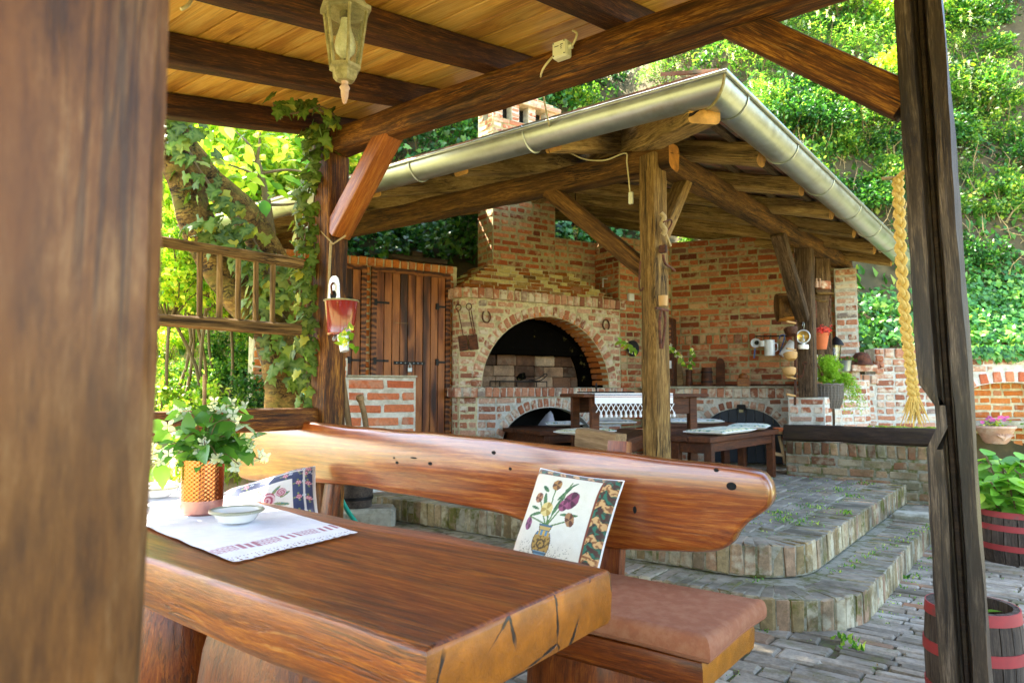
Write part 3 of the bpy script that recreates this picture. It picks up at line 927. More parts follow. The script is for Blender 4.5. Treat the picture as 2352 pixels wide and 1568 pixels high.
# terrace paving
pl = []
x = -4.6
while x < -1.36:
    w_ = rnd.uniform(.115, .13)
    y = 4.2 + rnd.uniform(-.2, 0)
    while y < 8.1:
        l = rnd.choice((.25, .25, .13)) * rnd.uniform(.95, 1.05)
        if y > 4.2 and x + w_ < -1.37 and not (x > -1.55 and y < 4.36):
            pl.append(flat(x + w_ / 2, y + l / 2, ZT + rnd.uniform(-.003, .004), l - .012, w_ - .012, .05, math.pi / 2 + rnd.uniform(-.02, .02)))
        y += l
    x += w_
bricks(up_, pl, M_['paver'], 'paving_brick', 300, 'paving_brick_fill')
# stone block at the far end of the steps
mb = MB(); mb.box(.75, .2, .2, pd(2090, 1190, 5.9).to_4d().to_3d() and TR(-.72, 6.62, .12) @ RZ(.05), .02)
tag(mb.build('stone_block', M_['concrete']), 'rough mossy stone block closing the end of the brick steps', 'stone')
# moss and small weeds along the joints
V = []
parts_ = []
rs = np.random.RandomState(3)
def weeds(P, n, spread, L0, L1, wide, mi):
    A = np.array(P)[rs.randint(len(P), size=n)] + rs.normal(0, 1, (n, 3)) * np.array([spread, spread, 0])
    N = rs.normal(0, .6, (n, 3)); N[:, 2] = np.abs(N[:, 2]) + .5
    l = rs.uniform(L0, L1, n)
    Vv, Ff = leaf_arrays(A, N, l, l * wide, rs.uniform(0, 6, n))
    parts_.append((Vv, Ff, mi))
spots = [(-1.05 + .02 * i, 4.2 + i * .16, ZS + .004) for i in range(1, 14)] + [(-.76, 4.3 + .2 * i, .008) for i in range(12)] + [(-.95, 3.85, .008), (-1.2, 3.62, .008), (-1.32, 3.9, ZS + .004)]
weeds(spots, 420, .03, .008, .022, .5, 0)
tsp = [tuple(pz(x, y, ZT + .003)) for x, y in ((1990, 1110), (1930, 1125), (1960, 1140), (1870, 1165), (1850, 1200), (1800, 1195), (1960, 1095), (2020, 1100), (1790, 1180))]
weeds(tsp, 420, .06, .010, .032, .35, 0)
weeds([tuple(pz(1945, 1180, ZT + .003)), tuple(pz(1980, 1400, .008)), tuple(pz(1940, 1470, .008)), tuple(pz(2080, 1330, .008)), tuple(pz(1960, 1490, .008))], 110, .025, .02, .045, .45, 0)
lit = [tuple(Vector((rnd.uniform(-2.5, 1.5), rnd.uniform(2.6, 6.5), .016))) for i in range(60)] + [tuple(Vector((rnd.uniform(-3, -1.15), rnd.uniform(4.2, 7), ZT + .006))) for i in range(40)]
jt_ = [(rnd.uniform(-2.6, 1.8), rnd.uniform(2.6, 6.8), .013) for i in range(300)] + [(rnd.uniform(-3, -1.3), rnd.uniform(4.2, 7.4), ZT + .003) for i in range(260)]
weeds(jt_, 2600, .012, .005, .013, .7, 0)
weeds(lit, 260, .3, .006, .016, .6, 1)
Vv, Ff, Mi = merge(parts_)
o = put('weeds', np_mesh('weeds', Vv, Ff, [M_['leafmid'], M_['straw']], Mi)); tag(o, 'small weeds and moss growing in the joints of the steps', 'weeds', kind='stuff')
# ------------------------------------------------------------------ the pergola the camera stands in
perg = thing('timber_pergola', 'timber pergola with pine board ceiling over the slab table and bench', 'pergola', (-1.8, 1.4, 0))
SL = .20
def rz(y): return 2.735 + SL * (y - 2.5)        # underside of the rafters
# front beam in two hewn faces
timber('beam', (-3.52, 2.6, 2.672), (1.2, 2.6, 2.672), .15, .15, M_['beam'], perg, .010, .03, 1, seg=40)
for i, x in enumerate((-3.44, -2.72, -2.08, -1.40, -.72, -.04, .64)):
    y0, y1 = -.9, 2.95
    timber('rafter', (x, y0, rz(y0) + .055), (x, y1, rz(y1) + .055), .105, .115, M_['rafter'], perg, .006, .012, 10 + i)
# board ceiling: each board its own piece
y = -.95; i = 0
n_ = Vector((0, -SL, 1)).normalized()
while y < 3.0:
    wb = rnd.choice((.13, .15, .16, .12))
    zc = rz(y + wb / 2) + .113 + .013
    for (xa, xb) in ((-3.72, -1.46 + (i % 2) * .68), (-1.455 + (i % 2) * .68, 1.2)):
        c = (Vector((xa, y + wb / 2, zc)))
        M = frame(c, (1, 0, 0), n_)
        mb2 = MB(); L = xb - xa
        mb2.box(L, wb - .004 + .0, .022, TR(L / 2, 0, rnd.uniform(-.0015, .0015)), .003)
        mb2.build('ceiling_board', M_['pine'], perg, M)
    y += wb; i += 1
# roof covering above the boards
for k in range(2):
    mb = MB()
    mb.add([(-3.8, -1.0, rz(-1) + .145), (1.3, -1.0, rz(-1) + .145), (1.3, 3.1, rz(3.1) + .145), (-3.8, 3.1, rz(3.1) + .145),
            (-3.8, -1.0, rz(-1) + .17), (1.3, -1.0, rz(-1) + .17), (1.3, 3.1, rz(3.1) + .17), (-3.8, 3.1, rz(3.1) + .17)],
           [(0, 3, 2, 1), (4, 5, 6, 7), (0, 1, 5, 4), (2, 3, 7, 6), (1, 2, 6, 5), (3, 0, 4, 7)])
    if k == 0: mb.build('roof_cover', M_['tile'], perg)
# posts
timber('post', (-3.36, 2.6, 0), (-3.36, 2.6, 2.6), .15, .15, M_['beam'], perg, .008, .02, 21, up=(0, 1, 0))
rp = thing('grooved_timber_post', 'dark weathered grooved timber post with notches at the right', 'post', (-.27, 2.62, 0))
# the right post: section with a groove down its near corner, notched
def groove_post():
    s_ = .066
    sec = [(s_, -s_), (s_, s_), (-s_, s_), (-s_, -s_ + .008), (-s_ + .03, -s_), (-.018, -s_), (-.012, -s_ + .045), (.018, -s_ + .045), (.026, -s_)]
    n = 44; H = 3.0
    vs = []; fs = []
    k = len(sec)
    for i in range(n + 1):
        z = H * i / n
        for j, (x, y) in enumerate(sec):
            q = Vector((x * 6, y * 6, z * 2.2))
            dx = noise.noise(q) * .010 + noise.noise(q * 3.3) * .004; dy = noise.noise(q + Vector((9, 3, 1))) * .010 + noise.noise(q * 3.1 + Vector((5, 5, 5))) * .004
            xx, yy = x, y
            if 1.04 < z < 1.2 and x < -.02: xx = x + .035       # notch on the left edge
            if z >= 1.2 and x < -.02: xx = x - .002
            vs.append((xx + dx, yy + dy, z))
    for i in range(n):
        for j in range(k):
            j2 = (j + 1) % k
            fs.append((i * k + j, i * k + j2, (i + 1) * k + j2, (i + 1) * k + j))
    fs.append(tuple(range(k))[::-1]); fs.append(tuple(n * k + j for j in range(k)))
    # local X along the post for the grain
    return [(z, x, y) for x, y, z in vs], fs
vs_, fs_ = groove_post()
mb = MB(); mb.add(vs_, fs_)
LEAN = TR(-.243, 2.62, 0) @ RY(-.022)
MP = LEAN @ Matrix(((0, 1, 0, 0), (0, 0, 1, 0), (1, 0, 0, 0), (0, 0, 0, 1)))
mb.build('shaft', M_['greypost'], rp, MP, True, 35)
mb = MB()
mb.tube([(.004, -.028, 0.05), (.006, -.027, .9), (.004, -.028, 1.75), (.006, -.027, 2.6)], [.009, .011, .009, .011], 6)
mb.build('groove_strip', M_['darkwet'], rp, LEAN)  # dark strip laid along the bottom of the groove
# near post at the left edge of the picture
timber('post', (-.625, .165, 0), (-.625, .165, 2.25), .16, .20, M_['nearpost'], perg, .006, .02, 23, up=(0, 1, 0), seg=24)
# braces
timber('brace', (-3.30, 2.6, 2.13), (-2.80, 2.6, 2.70), .10, .13, M_['brace'], perg, .003, .008, 31, up=(0, 1, 0), sq=.0)
timber('brace', (-.345, 2.63, 2.165), (-.95, 2.63, 2.66), .12, .085, M_['beam'], perg, .004, .012, 32, up=(0, 1, 0))
# sill rail between the left posts
timber('sill_rail', (-3.4, -.4, 1.05), (-3.4, 2.54, 1.05), .11, .12, M_['beam'], perg, .008, .02, 33)
# rope that ties the brace
mb = MB()
mb.tube([(-3.36, 2.53, 2.14), (-3.25, 2.53, 2.05), (-3.2, 2.58, 2.1)], .006, 6)
mb.tube([(-3.27, 2.53, 2.06), (-3.272, 2.525, 1.9), (-3.27, 2.52, 1.72)], .008, 6)
o = mb.build('hanging_rope', M_['ropeold']); tag(o, 'old hemp rope hanging from the brace above the red bucket', 'rope')

# junction box and cable
jb = thing('junction_box', 'cream plastic junction box screwed to the pergola beam', 'junction box', (-1.64, 2.515, 2.68))
mb = MB(); mb.box(.075, .045, .075, TR(-1.645, 2.497, 2.695), .006); mb.build('housing', M_['whiteplastic'], jb)
mb = MB(); mb.box(.068, .006, .068, TR(-1.645, 2.4735, 2.695), .002); cv = mb.build('cover', M_['whiteplastic'], jb)
for a in (-1, 1):
    for b in (-1, 1):
        mb = MB(); mb.lathe([(.003, 0), (.003, .002), (0, .002)], 8, TR(-1.645 + a * .028, 2.4705, 2.695 + b * .028) @ RX(math.pi / 2)); mb.build('screw', M_['iron'], cv)
mb = MB()
for i, (dx, dz, l) in enumerate(((-.012, .012, .022), (.014, .015, .014), (.012, .006, .008), (.012, -.002, .006))):
    mb.box(l, .0006, .0035, TR(-1.645 + dx, 2.4700, 2.695 + dz))
mb.build('printed_marks', M_['iron'], cv)
mb = MB(); mb.tube([(-1.608, 2.497, 2.70), (-1.592, 2.497, 2.70)], .011, 10); mb.build('cable_gland', M_['whiteplastic'], jb, None, True)
mb = MB()
mb.tube(smooth_path([(-1.594, 2.497, 2.70), (-1.575, 2.49, 2.715), (-1.57, 2.5, 2.75), (-1.60, 2.515, 2.78)]), .005, 6)
mb.build('short_cable', M_['cable'], jb, None, True)
mb = MB()
a_ = py(1262, 128, 2.48); b_ = py(1243, 170, 2.5); c_ = pd(1250, 230, 3.6); d_ = pd(1262, 290, 4.0)
mb.tube(smooth_path([(-1.683, 2.497, 2.69), b_, c_, d_, pd(1268, 312, 4.15)]), .005, 6)
mb.build('long_cable', M_['cable'], jb, None, True)

# lantern under the rafter
def lantern():
    base = pd(793, 95, 2.12)
    lt = thing('ceiling_lantern', 'six-sided dusty bronze lantern with a white bulb hanging from a ceiling rafter', 'lantern', base)
    tilt = Matrix.Translation(base) @ RZ(.55) @ RX(.02)
    zt, zb = .098, -.086
    rt, rb = .068, .043
    def hexp(r, z): return [(r * math.cos(math.pi / 3 * k), r * math.sin(math.pi / 3 * k), z) for k in range(6)]
    top = hexp(rt, zt); bot = hexp(rb, zb)
    for k in range(6):
        mb = MB(); mb.tube([top[k], bot[k]], .0055, 5); mb.build('corner_bar', M_['lanternmetal'], lt, tilt)
    for k in range(6):
        k2 = (k + 1) % 6
        A, B, C, D = (Vector(q) * .96 for q in (top[k], top[k2], bot[k2], bot[k]))
        for q in (A, B): q.z = zt - .008
        for q in (C, D): q.z = zb + .006
        mb = MB(); nn = (B - A).cross(D - A).normalized() * .0012
        mb.add([A, B, C, D, A + nn, B + nn, C + nn, D + nn], [(0, 1, 2, 3), (7, 6, 5, 4), (0, 4, 5, 1), (1, 5, 6, 2), (2, 6, 7, 3), (3, 7, 4, 0)])
        mb.build('pane', M_['glass'], lt, tilt)
    mb = MB(); mb.lathe([(rt + .004, zt - .010), (rt + .012, zt - .008), (rt + .012, zt + .006), (rt - .004, zt + .016), (.045, zt + .05), (.02, zt + .075), (.012, zt + .1), (0, zt + .1)], 6)
    mb.build('roof_cap', M_['lanternmetal'], lt, tilt)
    mb = MB(); mb.lathe([(rb + .006, zb + .008), (rb + .006, zb - .002), (rb - .004, zb - .008), (rb - .006, zb - .026), (rb - .016, zb - .038), (0.0, zb - .040)], 6)
    mb.build('base_cup', M_['lanternmetal'], lt, tilt)
    mb = MB(); mb.lathe([(.012, zb - .036), (.009, zb - .046), (.012, zb - .052), (.016, zb - .058), (.012, zb - .066), (.011, zb - .085), (.005, zb - .105), (0, zb - .108)], 14)
    mb.build('finial', M_['claypale'], lt, tilt, True)
    mb = MB(); mb.lathe([(0, -.05), (.015, -.049), (.028, -.035), (.032, -.015), (.028, .008), (.019, .035), (.014, .055), (.013, .07), (0, .07)], 20)
    mb.build('bulb', M_['bulb'], lt, tilt, True, 80)
    mb = MB(); mb.lathe([(.014, .068), (.018, .07), (.018, .098), (0, .098)], 14)
    mb.build('lamp_holder', M_['iron'], lt, tilt)
    mb = MB(); mb.tube([(0, 0, zb), (0, 0, -.055)], .004, 6)
    mb.build('bulb_rod', M_['iron'], lt, tilt)
    zr = rz(base.y) - base.z
    mb = MB(); mb.tube([(0, 0, zt + .09), (0, 0, max(zt + .12, zr - .01))], .006, 6); mb.lathe([(.035, zr - .012), (.035, zr + .001), (0, zr + .001)], 12)
    mb.build('stem', M_['lanternmetal'], lt, tilt)
lantern()
mb = MB(); mb.tube(smooth_path([pd(416, 22, 2.3), pd(432, 12, 2.32), pd(442, -6, 2.34)]), .006, 6)
tag(mb.build('cable_end', M_['cable'], None, None, True), 'pale cable end on the rafter beside the near post', 'cable')
# ------------------------------------------------------------------ open kitchen pavilion: timber frame, roof, gutter
pav = thing('kitchen_pavilion', 'open timber pavilion with hipped tile roof and steel gutter behind the bench', 'pavilion', (-3, 5.5, ZT))
RS = .27
E0x, E0y = -1.39, 3.42
def roofz(x, y): return 2.665 + RS * min(E0x - x, y - E0y)          # underside of the rafters
# posts
CP = (-1.985, 4.07)
timber('post', (CP[0], CP[1], ZT), (CP[0], CP[1], 2.72), .135, .135, M_['oldpost'], pav, .009, .02, 41, up=(.3, 1, 0), seg=26)
P2 = (-2.03, 7.72)
timber('post', (P2[0], P2[1], 1.15), (P2[0], P2[1], 2.72), .16, .17, M_['greybrown'], pav, .010, .02, 42, up=(0, 1, 0))
timber('post', (-6.4, 4.1, ZT), (-6.4, 4.1, 2.66), .15, .15, M_['oldbeam'], pav, .009, .02, 43, up=(0, 1, 0))
# beams
timber('beam', (-7.0, 4.11, 2.70), (-1.86, 4.11, 2.70), .15, .165, M_['oldbeam'], pav, .014, .03, 44, seg=40)
timber('beam', (-2.0, 4.2, 2.74), (-2.0, 9.5, 2.80), .16, .15, M_['oldbeam'], pav, .014, .03, 45, seg=40)
# braces
a = py(1462, 618, 4.1); b = py(1265, 425, 4.1)
timber('brace', (-2.04, 4.1, a.z - .04), (b.x, 4.1, 2.64), .11, .11, M_['oldbeam'], pav, .006, .012, 46, up=(0, 1, 0))
timber('brace', (-2.0, 4.12, 2.13), (-2.0, 4.62, 2.72), .085, .10, M_['oldpost'], pav, .006, .012, 47, up=(1, 0, 0))
a = pX(1852, 735, -2.0); b = pX(1795, 545, -2.0)
timber('brace', (-2.03, 7.58, a.z + .02), (-2.0, 6.72, 2.70), .11, .13, M_['greybrown'], pav, .006, .012, 48, up=(1, 0, 0))
# hip rafter
d_ = Vector((-1, 1, RS)).normalized()
p_ = Vector((E0x + .04, E0y - .04, roofz(E0x + .04, E0y - .04) + .02))
timber('hip_rafter', p_, p_ + d_ * 7.4, .17, .20, M_['raftlog'], pav, .010, .02, 49, seg=30)
# front rafters
for i, x in enumerate((-2.34, -3.09, -3.95, -4.8, -5.65, -6.5)):
    ye = E0y + (E0x - x)
    y0 = 3.44; y1 = min(9.4, ye)
    timber('rafter', (x, y0, roofz(E0x - 9, y0) + .05), (x, y1, roofz(E0x - 9, y1) + .05), .125, .14, M_['raftlog'], pav, .008, .015, 60 + i)
# right-hand rafters: log tails
for i, y in enumerate((4.5, 5.4, 6.3, 7.18, 8.15, 9.1)):
    xe = max(-6.9, E0x - (y - E0y))
    x0 = -1.42
    timber('rafter', (x0, y, roofz(x0, 99) + .055), (xe, y, roofz(xe, 99) + .055), .14, .14, M_['raftlog'], pav, .012, .02, 70 + i, roundness=.35)
# battens and tile covering
def roofplane(side):
    k = 0
    s_ = -.10
    while s_ < 5.6:
        z = 2.665 + RS * s_ + .125
        if side == 0:
            y = E0y + s_; x0, x1 = -7.2, E0x - s_
            if x1 - x0 > .2: timber('batten', (x0, y, z), (x1, y, z), .05, .03, M_['batten'], pav, .002, .003, 100 + k, seg=4)
        else:
            x = E0x - s_; y0, y1 = E0y + s_, 9.6
            if y1 - y0 > .2: timber('batten', (x, y0, z), (x, y1, z), .05, .03, M_['batten'], pav, .002, .003, 140 + k, seg=4)
        s_ += .30; k += 1
roofplane(0); roofplane(1)
def rows_of_tiles(side):
    mb = MB()
    s_ = -.16
    while s_ < 5.7:
        z = 2.665 + RS * s_ + .148
        z2 = z + RS * .33 + .012
        if side == 0:
            x1 = E0x - s_ + .0; x1b = E0x - (s_ + .33)
            x = -7.3
            while x < x1 - .02:
                xb = min(x + .18, x1); xc = min(x + .18, max(x1b, x + .001))
                if s_ > 2.75 and s_ < 4.2 and -5.95 < x < -4.85: x += .18; continue
                mb.add([(x, E0y + s_, z), (xb - .004, E0y + s_, z), (xc - .004, E0y + s_ + .33, z2 - .02), (min(x, xc - .005), E0y + s_ + .33, z2 - .02),
                        (x, E0y + s_, z + .015), (xb - .004, E0y + s_, z + .015), (xc - .004, E0y + s_ + .33, z2), (min(x, xc - .005), E0y + s_ + .33, z2)],
                       [(0, 3, 2, 1), (4, 5, 6, 7), (0, 1, 5, 4), (2, 3, 7, 6), (1, 2, 6, 5), (3, 0, 4, 7)])
                x += .18
        else:
            y0 = E0y + s_; y0b = E0y + s_ + .33
            y = 9.6
            while y > y0 + .02:
                ya = max(y - .18, y0); yb = max(y - .18, min(y0b, y - .001))
                mb.add([(E0x - s_, ya + .004, z), (E0x - s_, y, z), (E0x - s_ - .33, max(y, yb + .005), z2 - .02), (E0x - s_ - .33, yb + .004, z2 - .02),
                        (E0x - s_, ya + .004, z + .015), (E0x - s_, y, z + .015), (E0x - s_ - .33, max(y, yb + .005), z2), (E0x - s_ - .33, yb + .004, z2)],
                       [(0, 3, 2, 1), (4, 5, 6, 7), (0, 1, 5, 4), (2, 3, 7, 6), (1, 2, 6, 5), (3, 0, 4, 7)])
                y -= .18
        s_ += .30
    o = mb.build('roof_tiles', M_['tile'], pav); o['kind'] = 'stuff'
rows_of_tiles(0); rows_of_tiles(1)
# gutter: half-round channel with a rolled lip, mitred at the corner
GX, GY, GZ, GR = -1.29, 3.32, 2.735, .102
def gsec():
    out = []
    for i in range(13):
        a = math.pi + math.pi * i / 12
        out.append((GR * math.cos(a), GR * math.sin(a)))
    lip = []
    for i in range(9):
        a = math.pi - 2 * math.pi * i / 9 * .9
        lip.append((GR + .011 + .011 * math.cos(a), .0 + .011 * math.sin(a)))
    inn = [((GR - .003) * math.cos(math.pi + math.pi * i / 12), (GR - .003) * math.sin(math.pi + math.pi * i / 12)) for i in range(13)][::-1]
    return out + lip + inn
SEC = gsec()
def gut(a, b, mitre_a, mitre_b, horiz, name):
    """section x outwards; runs from a to b"""
    mb = MB(); k = len(SEC); vs = []
    for (s_, mit) in ((a, mitre_a), (b, mitre_b)):
        for (o, z) in SEC:
            if horiz: vs.append((s_ + (o if mit else 0), GY - o, GZ + z))
            else: vs.append((GX + o, s_ - (o if mit else 0), GZ + z))
    fs = [(j, (j + 1) % k, k + (j + 1) % k, k + j) for j in range(k)]
    fs = [f[::-1] for f in fs] if horiz else fs
    mb.add(vs, fs)
    return mb.build(name, M_['zinc'], pav, None, True, 50)
gf = gut(-8.2, GX, False, True, True, 'gutter')
gr = gut(GY, 9.7, True, False, False, 'gutter')
for s_ in (-7.1, -6.2, -5.25, -4.3, -3.35, -2.4):
    mb = MB(); mb.tube([(s_, GY + (GR + .004) * math.cos(math.pi * i / 12), GZ - (GR + .004) * math.sin(math.pi * i / 12)) for i in range(13)][::-1] + [(s_, GY - GR - .02, GZ + .012)], .007, 6)
    mb.build('gutter_bracket', M_['zinc'], gf, None, True)
for s_ in (3.55, 4.45, 5.35, 6.25, 7.1, 7.95, 8.8):
    mb = MB(); mb.tube([(GX - (GR + .004) * math.cos(math.pi * i / 12), s_, GZ - (GR + .004) * math.sin(math.pi * i / 12)) for i in range(13)] + [(GX + GR + .02, s_, GZ + .012)], .0045, 6)
    mb.build('gutter_bracket', M_['zinc'], gr, None, True)
mb = MB(); mb.tube([(GX + (GR + .003) * math.cos(math.pi + math.pi * i / 12), GY - (GR + .003) * math.cos(math.pi + math.pi * i / 12), GZ + (GR + .003) * math.sin(math.pi + math.pi * i / 12)) for i in range(13)], .008, 5)
mb.build('gutter_seam', M_['lanternmetal'], gf, None, True)
# cable along the front beam and its small switch
mb = MB(); mb.tube(smooth_path([py(1300, 345, 4.0), py(1340, 365, 4.0), py(1390, 368, 4.0), py(1436, 352, 4.0), py(1440, 375, 4.0), py(1447, 440, 4.0)]), .005, 6)
mb.build('cable', M_['cable'], pav, None, True)
p_ = py(1449, 455, 4.02); mb = MB(); mb.box(.03, .02, .08, TR(*p_), .004); mb.build('pull_switch', M_['whiteplastic'], pav)
# ------------------------------------------------------------------ fireplace, chimney, back wall, doors
FB = Vector((-5.034, 5.914, 0))
FE = Vector((.332, .943, 0)).normalized()
FN = Vector((FE.y, -FE.x, 0))
HEAR, MANT0, MANT1 = 1.257, 2.235, 2.36
fp = thing('brick_fireplace', 'large arched brick open fireplace with corbelled hood and chimney', 'fireplace', FB + FE * 1.0 + UP * ZT)
AX, AA, AB_ = .98, .925, .835            # upper arch
LX, LA, LB = .98, .66, .42; LZ = .60      # lower arch
W1 = 2.09
mb = MB()
arch_wall(mb, FB, FE, FN, 0, W1, HEAR, MANT1, AX, HEAR, AA, AB_, .12)
mb.build('upper_wall', M_['mortar'], fp)
mb = MB()
arch_wall(mb, FB, FE, FN, 0, W1, ZT, HEAR - .10, LX, LZ, LA, LB, .12)
mb.build('lower_wall', M_['mortargrey'], fp)
# splayed left corner and left side
PC = FB + c2w(-.205, .01).xyz * 1.0
FLe = (FB - PC).normalized(); FLw = (FB - PC).length
FLn = Vector((FLe.y, -FLe.x, 0))
SDe = FN.copy(); SDe = (FN * 1.0); SDw = .5
SDo = PC - FN * SDw; SDn = Vector((SDe.y, -SDe.x, 0))
mb = MB(); slab(mb, PC, FLe, FLn, 0, FLw, ZT, MANT1, .08); mb.build('corner_core', M_['mortar'], fp)
mb = MB(); slab(mb, SDo, SDe, SDn, 0, SDw, ZT, MANT1, .1); mb.build('side_core', M_['mortar'], fp)
allb = []; lowb = []; pale = []
clipU = arch_clip(AX, HEAR, AA + .125, AB_ + .125)
clipL = arch_clip(LX, LZ, LA + .115, LB + .115)
def clipL2(p, q, za, zb):
    if zb <= LZ:
        out = []
        if p < LX - LA: out.append((p, min(q, LX - LA)))
        if q > LX + LA: out.append((max(p, LX + LA), q))
        return out
    return clipL(p, q, za, zb)
pale += courses(FB, FE, FN, .0, W1, HEAR, MANT0, .085, .25, .024, clip=clipU)
lowb += courses(FB, FE, FN, .0, W1, ZT, HEAR - .11, .085, .25, .024, clip=clipL2)
pale += courses(PC, FLe, FLn, 0, FLw, HEAR, MANT0, .085, .2, .022)
lowb += courses(PC, FLe, FLn, 0, FLw, ZT, HEAR - .11, .085, .2, .022)
pale += courses(SDo, SDe, SDn, 0, SDw, HEAR, MANT0, .085, .14, .022, header=.6)
lowb += courses(SDo, SDe, SDn, 0, SDw, ZT, HEAR - .11, .085, .14, .022, header=.6)
ring = arch_ring(FB, FE, FN, AX, HEAR, AA, AB_, .12, .14)
ringl = arch_ring(FB, FE, FN, LX, LZ, LA, LB, .11, .14)
# mantle and hearth soldier bands
def bands(z0, z1, pr, mat_list):
    mat_list += soldiers(FB, FE, FN, -.04, W1 + .06, z0, z1, .075, .02, .16, pr)
    mat_list += soldiers(PC, FLe, FLn, -.05, FLw + .02, z0, z1, .075, .02, .16, pr)
    mat_list += soldiers(SDo, SDe, SDn, 0, SDw + .06, z0, z1, .075, .02, .16, pr)
bands(MANT0 + .004, MANT1, .07, pale); bands(HEAR - .115, HEAR - .004, .08, lowb)
for (z0, z1, pr, mt) in ((MANT0 + .01, MANT1 - .01, .055, 'mortar'), (HEAR - .11, HEAR - .012, .065, 'mortargrey')):
    mb = MB(); slab(mb, FB, FE, FN, -.02, W1 + .05, z0, z1, .06, pr); mb.build('band_mortar', M_[mt], fp)
    mb = MB(); slab(mb, PC, FLe, FLn, -.03, FLw, z0, z1, .06, pr - .004); mb.build('band_mortar', M_[mt], fp)
    mb = MB(); slab(mb, SDo, SDe, SDn, 0, SDw + .04, z0, z1, .06, pr - .002); mb.build('band_mortar', M_[mt], fp)
# stepped hood: courses that recede to the chimney
corb = []
NC = 7
CHs, CHe, CHb = .45, 1.387, .42            # chimney along the face and its set-back
for i in range(NC):
    f = (i + 1) / (NC + .3)
    z0 = MANT1 + i * .052
    back = .02 + CHb * f * .95
    l0 = -.20 + (CHs - .06 + .20) * f; l1 = W1 + .02 - .45 * f
    O = FB - FN * back
    mb = MB(); slab(mb, O, FE, FN, l0 + .01, l1 - .01, z0, z0 + .05, .75 - back); mb.build('hood_core', M_['mortar'], fp)
    corb += courses(O, FE, FN, l0, l1, z0, z0 + .052, .052, .2, .008, .09, .006, header=.4, joint_v=.004)
    # left return
    SO = FB + FE * l0 - FN * (back + .5)
    corb += courses(SO, FN, -FE, 0, .5, z0, z0 + .052, .052, .2, .008, .06, .004, header=.5, joint_v=.004)
# chimney stack
chs = []
CH0 = FB - FN * CHb
def stack(z0, z1, ch, jt, inset=0.0, lst=chs):
    O = CH0 - FN * inset
    lst += courses(O, FE, FN, CHs + inset, CHe - inset, z0, z1, ch, .24, jt, header=.3)
    SO = FB + FE * (CHs + inset) - FN * (CHb + .36)
    lst += courses(SO, FN, -FE, 0, .36 - inset, z0, z1, ch, .24, jt, header=.4)
ztop = MANT1 + NC * .052
stack(ztop, 4.0, .088, .03); chtop = []
stack(4.0, 4.57, .062, .014, 0, chtop)
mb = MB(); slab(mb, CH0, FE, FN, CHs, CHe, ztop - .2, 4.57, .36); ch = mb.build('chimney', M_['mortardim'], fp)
# vent openings: piers
zo0, zo1 = 4.57, 4.79
for s0, s1 in ((CHs, CHs + .14), (CHs + .27, CHs + .385), (CHs + .52, CHs + .635), (CHe - .14, CHe)):
    mb = MB(); slab(mb, CH0, FE, FN, s0 + .003, s1 - .003, zo0, zo1, .12); mb.build('vent_pier', M_['mortargrey'], ch)
    chtop += courses(CH0, FE, FN, s0, s1, zo0, zo1, .062, .3, .014, header=0)
for b0, b1 in ((.0, .0),):
    SO = FB + FE * CHs - FN * (CHb + .36)
    for s0, s1 in ((0, .12), (.24, .36)):
        mb = MB(); slab(mb, SO, FN, -FE, s0 + .004, s1 - .004, zo0, zo1, .1); mb.build('vent_pier', M_['mortargrey'], ch)
        chtop += courses(SO, FN, -FE, s0, s1, zo0, zo1, .062, .24, .014, header=.2)
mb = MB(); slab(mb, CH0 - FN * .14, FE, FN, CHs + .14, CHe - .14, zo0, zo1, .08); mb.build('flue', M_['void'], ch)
for i in range(4):
    ins = -.06 + i * .07
    z0 = zo1 + i * .058
    O = CH0 - FN * ins
    if CHe - ins - (CHs + ins) < .1: break
    mb = MB(); slab(mb, O, FE, FN, CHs + ins + .006, CHe - ins - .006, z0, z0 + .056, max(.08, .36 - 2 * ins)); mb.build('cap_core', M_['mortar'], ch)
    chtop += courses(O, FE, FN, CHs + ins, CHe - ins, z0, z0 + .058, .058, .22, .010, header=.3)
    SO = FB + FE * (CHs + ins) - FN * (CHb + .36 - ins)
    chtop += courses(SO, FN, -FE, 0, max(.08, .36 - 2 * ins), z0, z0 + .058, .058, .22, .010, header=.3)
bricks(fp, pale + lowb + ring + ringl, M_['brickpale'], 'brick', 300)
bricks(fp, corb, M_['brickcorbel'], 'hood_brick', 300)
bricks(ch, chs, M_['brick'], 'chimney_brick', 300)
bricks(ch, chtop, M_['brickpale'], 'chimney_brick', 150)
# firebox: curved sooty hood above firebrick back
mb = MB()
slab(mb, FB - FN * .62, FE, FN, -.05, W1 + .05, HEAR - .1, MANT1, .08); mb.build('firebox_back', M_['soot'], fp)
mb = MB(); slab(mb, FB - FN * .12, FE, FN, -.12, .0, HEAR - .1, MANT1, .5); mb.build('firebox_side', M_['soot'], fp)
mb = MB(); slab(mb, FB - FN * .12, FE, FN, W1 - .02, W1 + .1, HEAR - .1, MANT1, .5); mb.build('firebox_side', M_['soot'], fp)
mb = MB(); slab(mb, FB, FE, FN, 0, W1, HEAR - .105, HEAR - .002, .65, -.001); mb.build('hearth_floor', M_['concrete'], fp)
fb = courses(FB - FN * .60, FE, FN, .0, W1, HEAR, 1.66, .133, .30, .008, .05, .008, header=.15, joint_v=.006)
bricks(fp, fb, M_['fbrick'], 'firebrick', 120)
